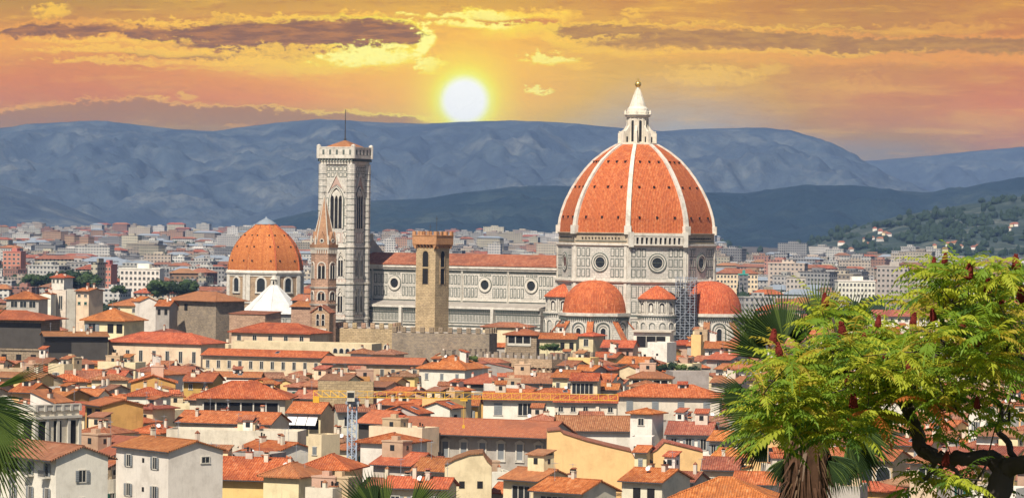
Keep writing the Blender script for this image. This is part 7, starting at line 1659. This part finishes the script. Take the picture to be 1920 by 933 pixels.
pr = bpy.data.objects['fan_palm']; palm_fronds(pr, P(CX, CY, 31.0)-pr.location, F, 8)
c = MB(); c.lathe([(.2, P(CX, CY+75, 31).z-pr.location.z), (.22, P(CX, CY+30, 31).z-pr.location.z), (.08, P(CX, CY-10, 31).z-pr.location.z)], 10, 0); c.build('crown_shaft', ['palmfibre'], pr)
S28 = 28.0/FPX
cx, cy = -52, 745
F = [fan(cx, cy, -14, 716, 84, 686, 1, .15, .35, 0, S28), fan(cx, cy, -30, 712, 34, 792, 0, .9, .9, 0, S28), fan(cx, cy, -34, 730, 52, 765, 0, 1.3, .8, .2, S28), fan(cx, cy, -26, 790, 58, 862, 1, .3, .8, -.1, S28), fan(cx, cy, -40, 810, 30, 890, 1, .4, .9, 0, S28),
     fan(cx, cy, -10, 770, 45, 808, 0, .8, 1.2, .2, S28), fan(cx, cy, -60, 640, -70, 540, 0, .2, 1.8, 0, S28), fan(cx, cy, -120, 700, -220, 690, 0, .3, 1.8, 0, S28), fan(cx, cy, -40, 830, 5, 925, 1, .5, 1.6, 0, S28)]
palm('fan palm whose dark fronds hang into the left edge of the view', 28.0, cx, cy+20, [], True, .14, seed=9)
FW = .55
pl = bpy.data.objects['fan_palm.001']; palm_fronds(pl, P(cx, cy, 28.0)-pl.location, [(q[0], q[1], q[2], q[3], q[4]*1.3)+q[5:] for q in F], 12)
FW = 1.0; cx, cy = 735, 1010
F = [fan(cx, cy, 722, 960, 655, 885, 0, .1, 1.15, 0, S28), fan(cx, cy, 735, 960, 700, 885, 1, .15, 1.0, .2, S28), fan(cx, cy, 775, 965, 812, 888, 1, .1, .8, 0, S28), fan(cx, cy, 800, 975, 858, 918, 1, .2, .8, 0, S28), fan(cx, cy, 700, 990, 600, 980, 0, .3, 1.6, 0, S28), fan(cx, cy, 800, 1010, 880, 1030, 0, .4, 1.6, 0, S28)]
palm('fan palm of which only the tips of three fronds rise over the bottom edge', 28.0, cx, cy+10, [], True, .14, seed=10)
pc = bpy.data.objects['fan_palm.002']; palm_fronds(pc, P(cx, cy, 28.0)-pc.location, F, 13)
# ---------------------------------------------------------------- labels for the filler houses, far blocks, trees and villas
WALLN = {'cream': 'cream', 'white': 'white', 'offwhite': 'pale grey', 'yellow': 'yellow', 'pinkish': 'pinkish', 'greywall': 'grey', 'ochre': 'ochre', 'blk_cream': 'cream', 'blk_white': 'white', 'blk_grey': 'grey', 'blk_pink': 'brick'}
def roofw(f):
    if f['rt'] == 'flat': return 'flat top'
    c = {'roof': 'orange', 'roofold': 'red', 'roofbrown': 'brown', 'lead': 'grey'}.get(f['roof'], 'orange')
    return c+{'gx': ' gabled', 'gy': ' front gabled', 'hip': ' hipped', 'shed': ' sloped'}[f['rt']]+' roof'
LM = [(645, 450, 'bell tower'), (1192, 440, 'great dome'), (810, 540, 'square stone tower'), (498, 480, 'domed chapel'), (661, 820, 'crane mast'), (270, 660, 'long cream palace'), (40, 620, 'dark stone palace'), (500, 690, 'long cream wing'),
      (450, 750, 'pale loggia house'), (870, 830, 'shaded dark palace'), (1110, 850, 'sloping yellow wall'), (1250, 730, 'broad cream house'), (980, 760, 'window band house'), (270, 880, 'white shuttered house'), (70, 790, 'stone belvedere'), (1510, 890, 'palm trunk'), (1110, 560, 'left half dome'), (1338, 560, 'right half dome'),
      (930, 675, 'lower crenellated palace'), (820, 630, 'brown crenellated wall'), (880, 900, 'yellow gable house'), (600, 880, 'pyramid hip roof'), (1720, 800, 'sumac trunk'), (1675, 520, 'grey tower block'), (264, 515, 'white apartment block'), (25, 490, 'brick red tower block'), (365, 585, 'stone tower house'), (1840, 620, 'sumac crown'), (180, 780, 'ochre loggia house'), (1200, 790, 'white tower house'), (820, 675, 'hipped white house')]
def where(px, py):
    s = sorted(LM, key=lambda l: abs(l[0]-px)+abs(l[1]-py)*1.6)[0]; dx, dy = px-s[0], py-s[1]
    if abs(dx) > abs(dy)*1.3: return ('right of the ' if dx > 0 else 'left of the ')+s[2]
    return ('below the ' if dy > 0 else 'above the ')+s[2]
ORD = ['leftmost', 'second from left', 'third from left', 'fourth from left', 'fifth from left', 'sixth from left', 'seventh from left', 'eighth from left', 'ninth from left', 'tenth from left', 'eleventh from left', 'twelfth from left']
def finish(items, cat, grp, ordw=4):
    """items: (object, text, place, px, py) -> unique labels"""
    seen = {}
    for it in items: seen.setdefault((it[1], it[2]), []).append(it)
    for (t, pl), L in seen.items():
        L.sort(key=lambda i: i[3])
        for k, it in enumerate(L):
            lab = t+', '+pl if len(L) == 1 else t+', '+pl+', '+(ORD[k] if k < 12 else 'at %s place from left' % (k+1))
            tag(it[0], lab, cat, grp)
KN = {'shg': 'green shutters', 'shb': 'grey shutters', 'clb': 'shut grey shutters', 'clg': 'shut green shutters', 'dark': 'dark windows', 'hole': 'dark openings', 'loggia': 'an open loggia', 'strip': 'a window band'}
near_, far_ = [], []
for f in FILL:
    if f.get('far'):
        s = 'wide' if f['w'] > 27 else 'narrow' if f['w'] < 17 else 'plain'
        far_.append((f['root'], f"{s} {WALLN[f['wall']]} block, {roofw(f)}", where(f['px'], f['py']), f['px'], f['py']))
    else:
        s = 'small' if f['w'] < 10 else 'wide' if f['w'] > 15 else ''
        t = f"{s} {WALLN[f['wall']]} house, {roofw(f)}".strip()
        if f['nw']: t += ', '+KN[f['nw']]
        near_.append((f['root'], t, where(f['px'], f['py']), f['px'], f['py']))
finish(near_, 'house', 'houses of the old town'); finish(far_, 'building', 'buildings on the plain')
finish([(o, {'round': 'round green tree', 'dark': 'dark green tree', 'cypress': 'narrow dark cypress'}[k]+' between distant buildings', where(px, py), px, py) for o, px, py, k in FT], 'tree', 'trees among the city buildings')
finish([(o, ('large' if w_ > 16 else 'small')+' pale hillside villa', where(x, y)+(' high up' if y < 400 else ''), x, y) for o, x, y, w_ in VIL], 'villa', 'villas on the hills')
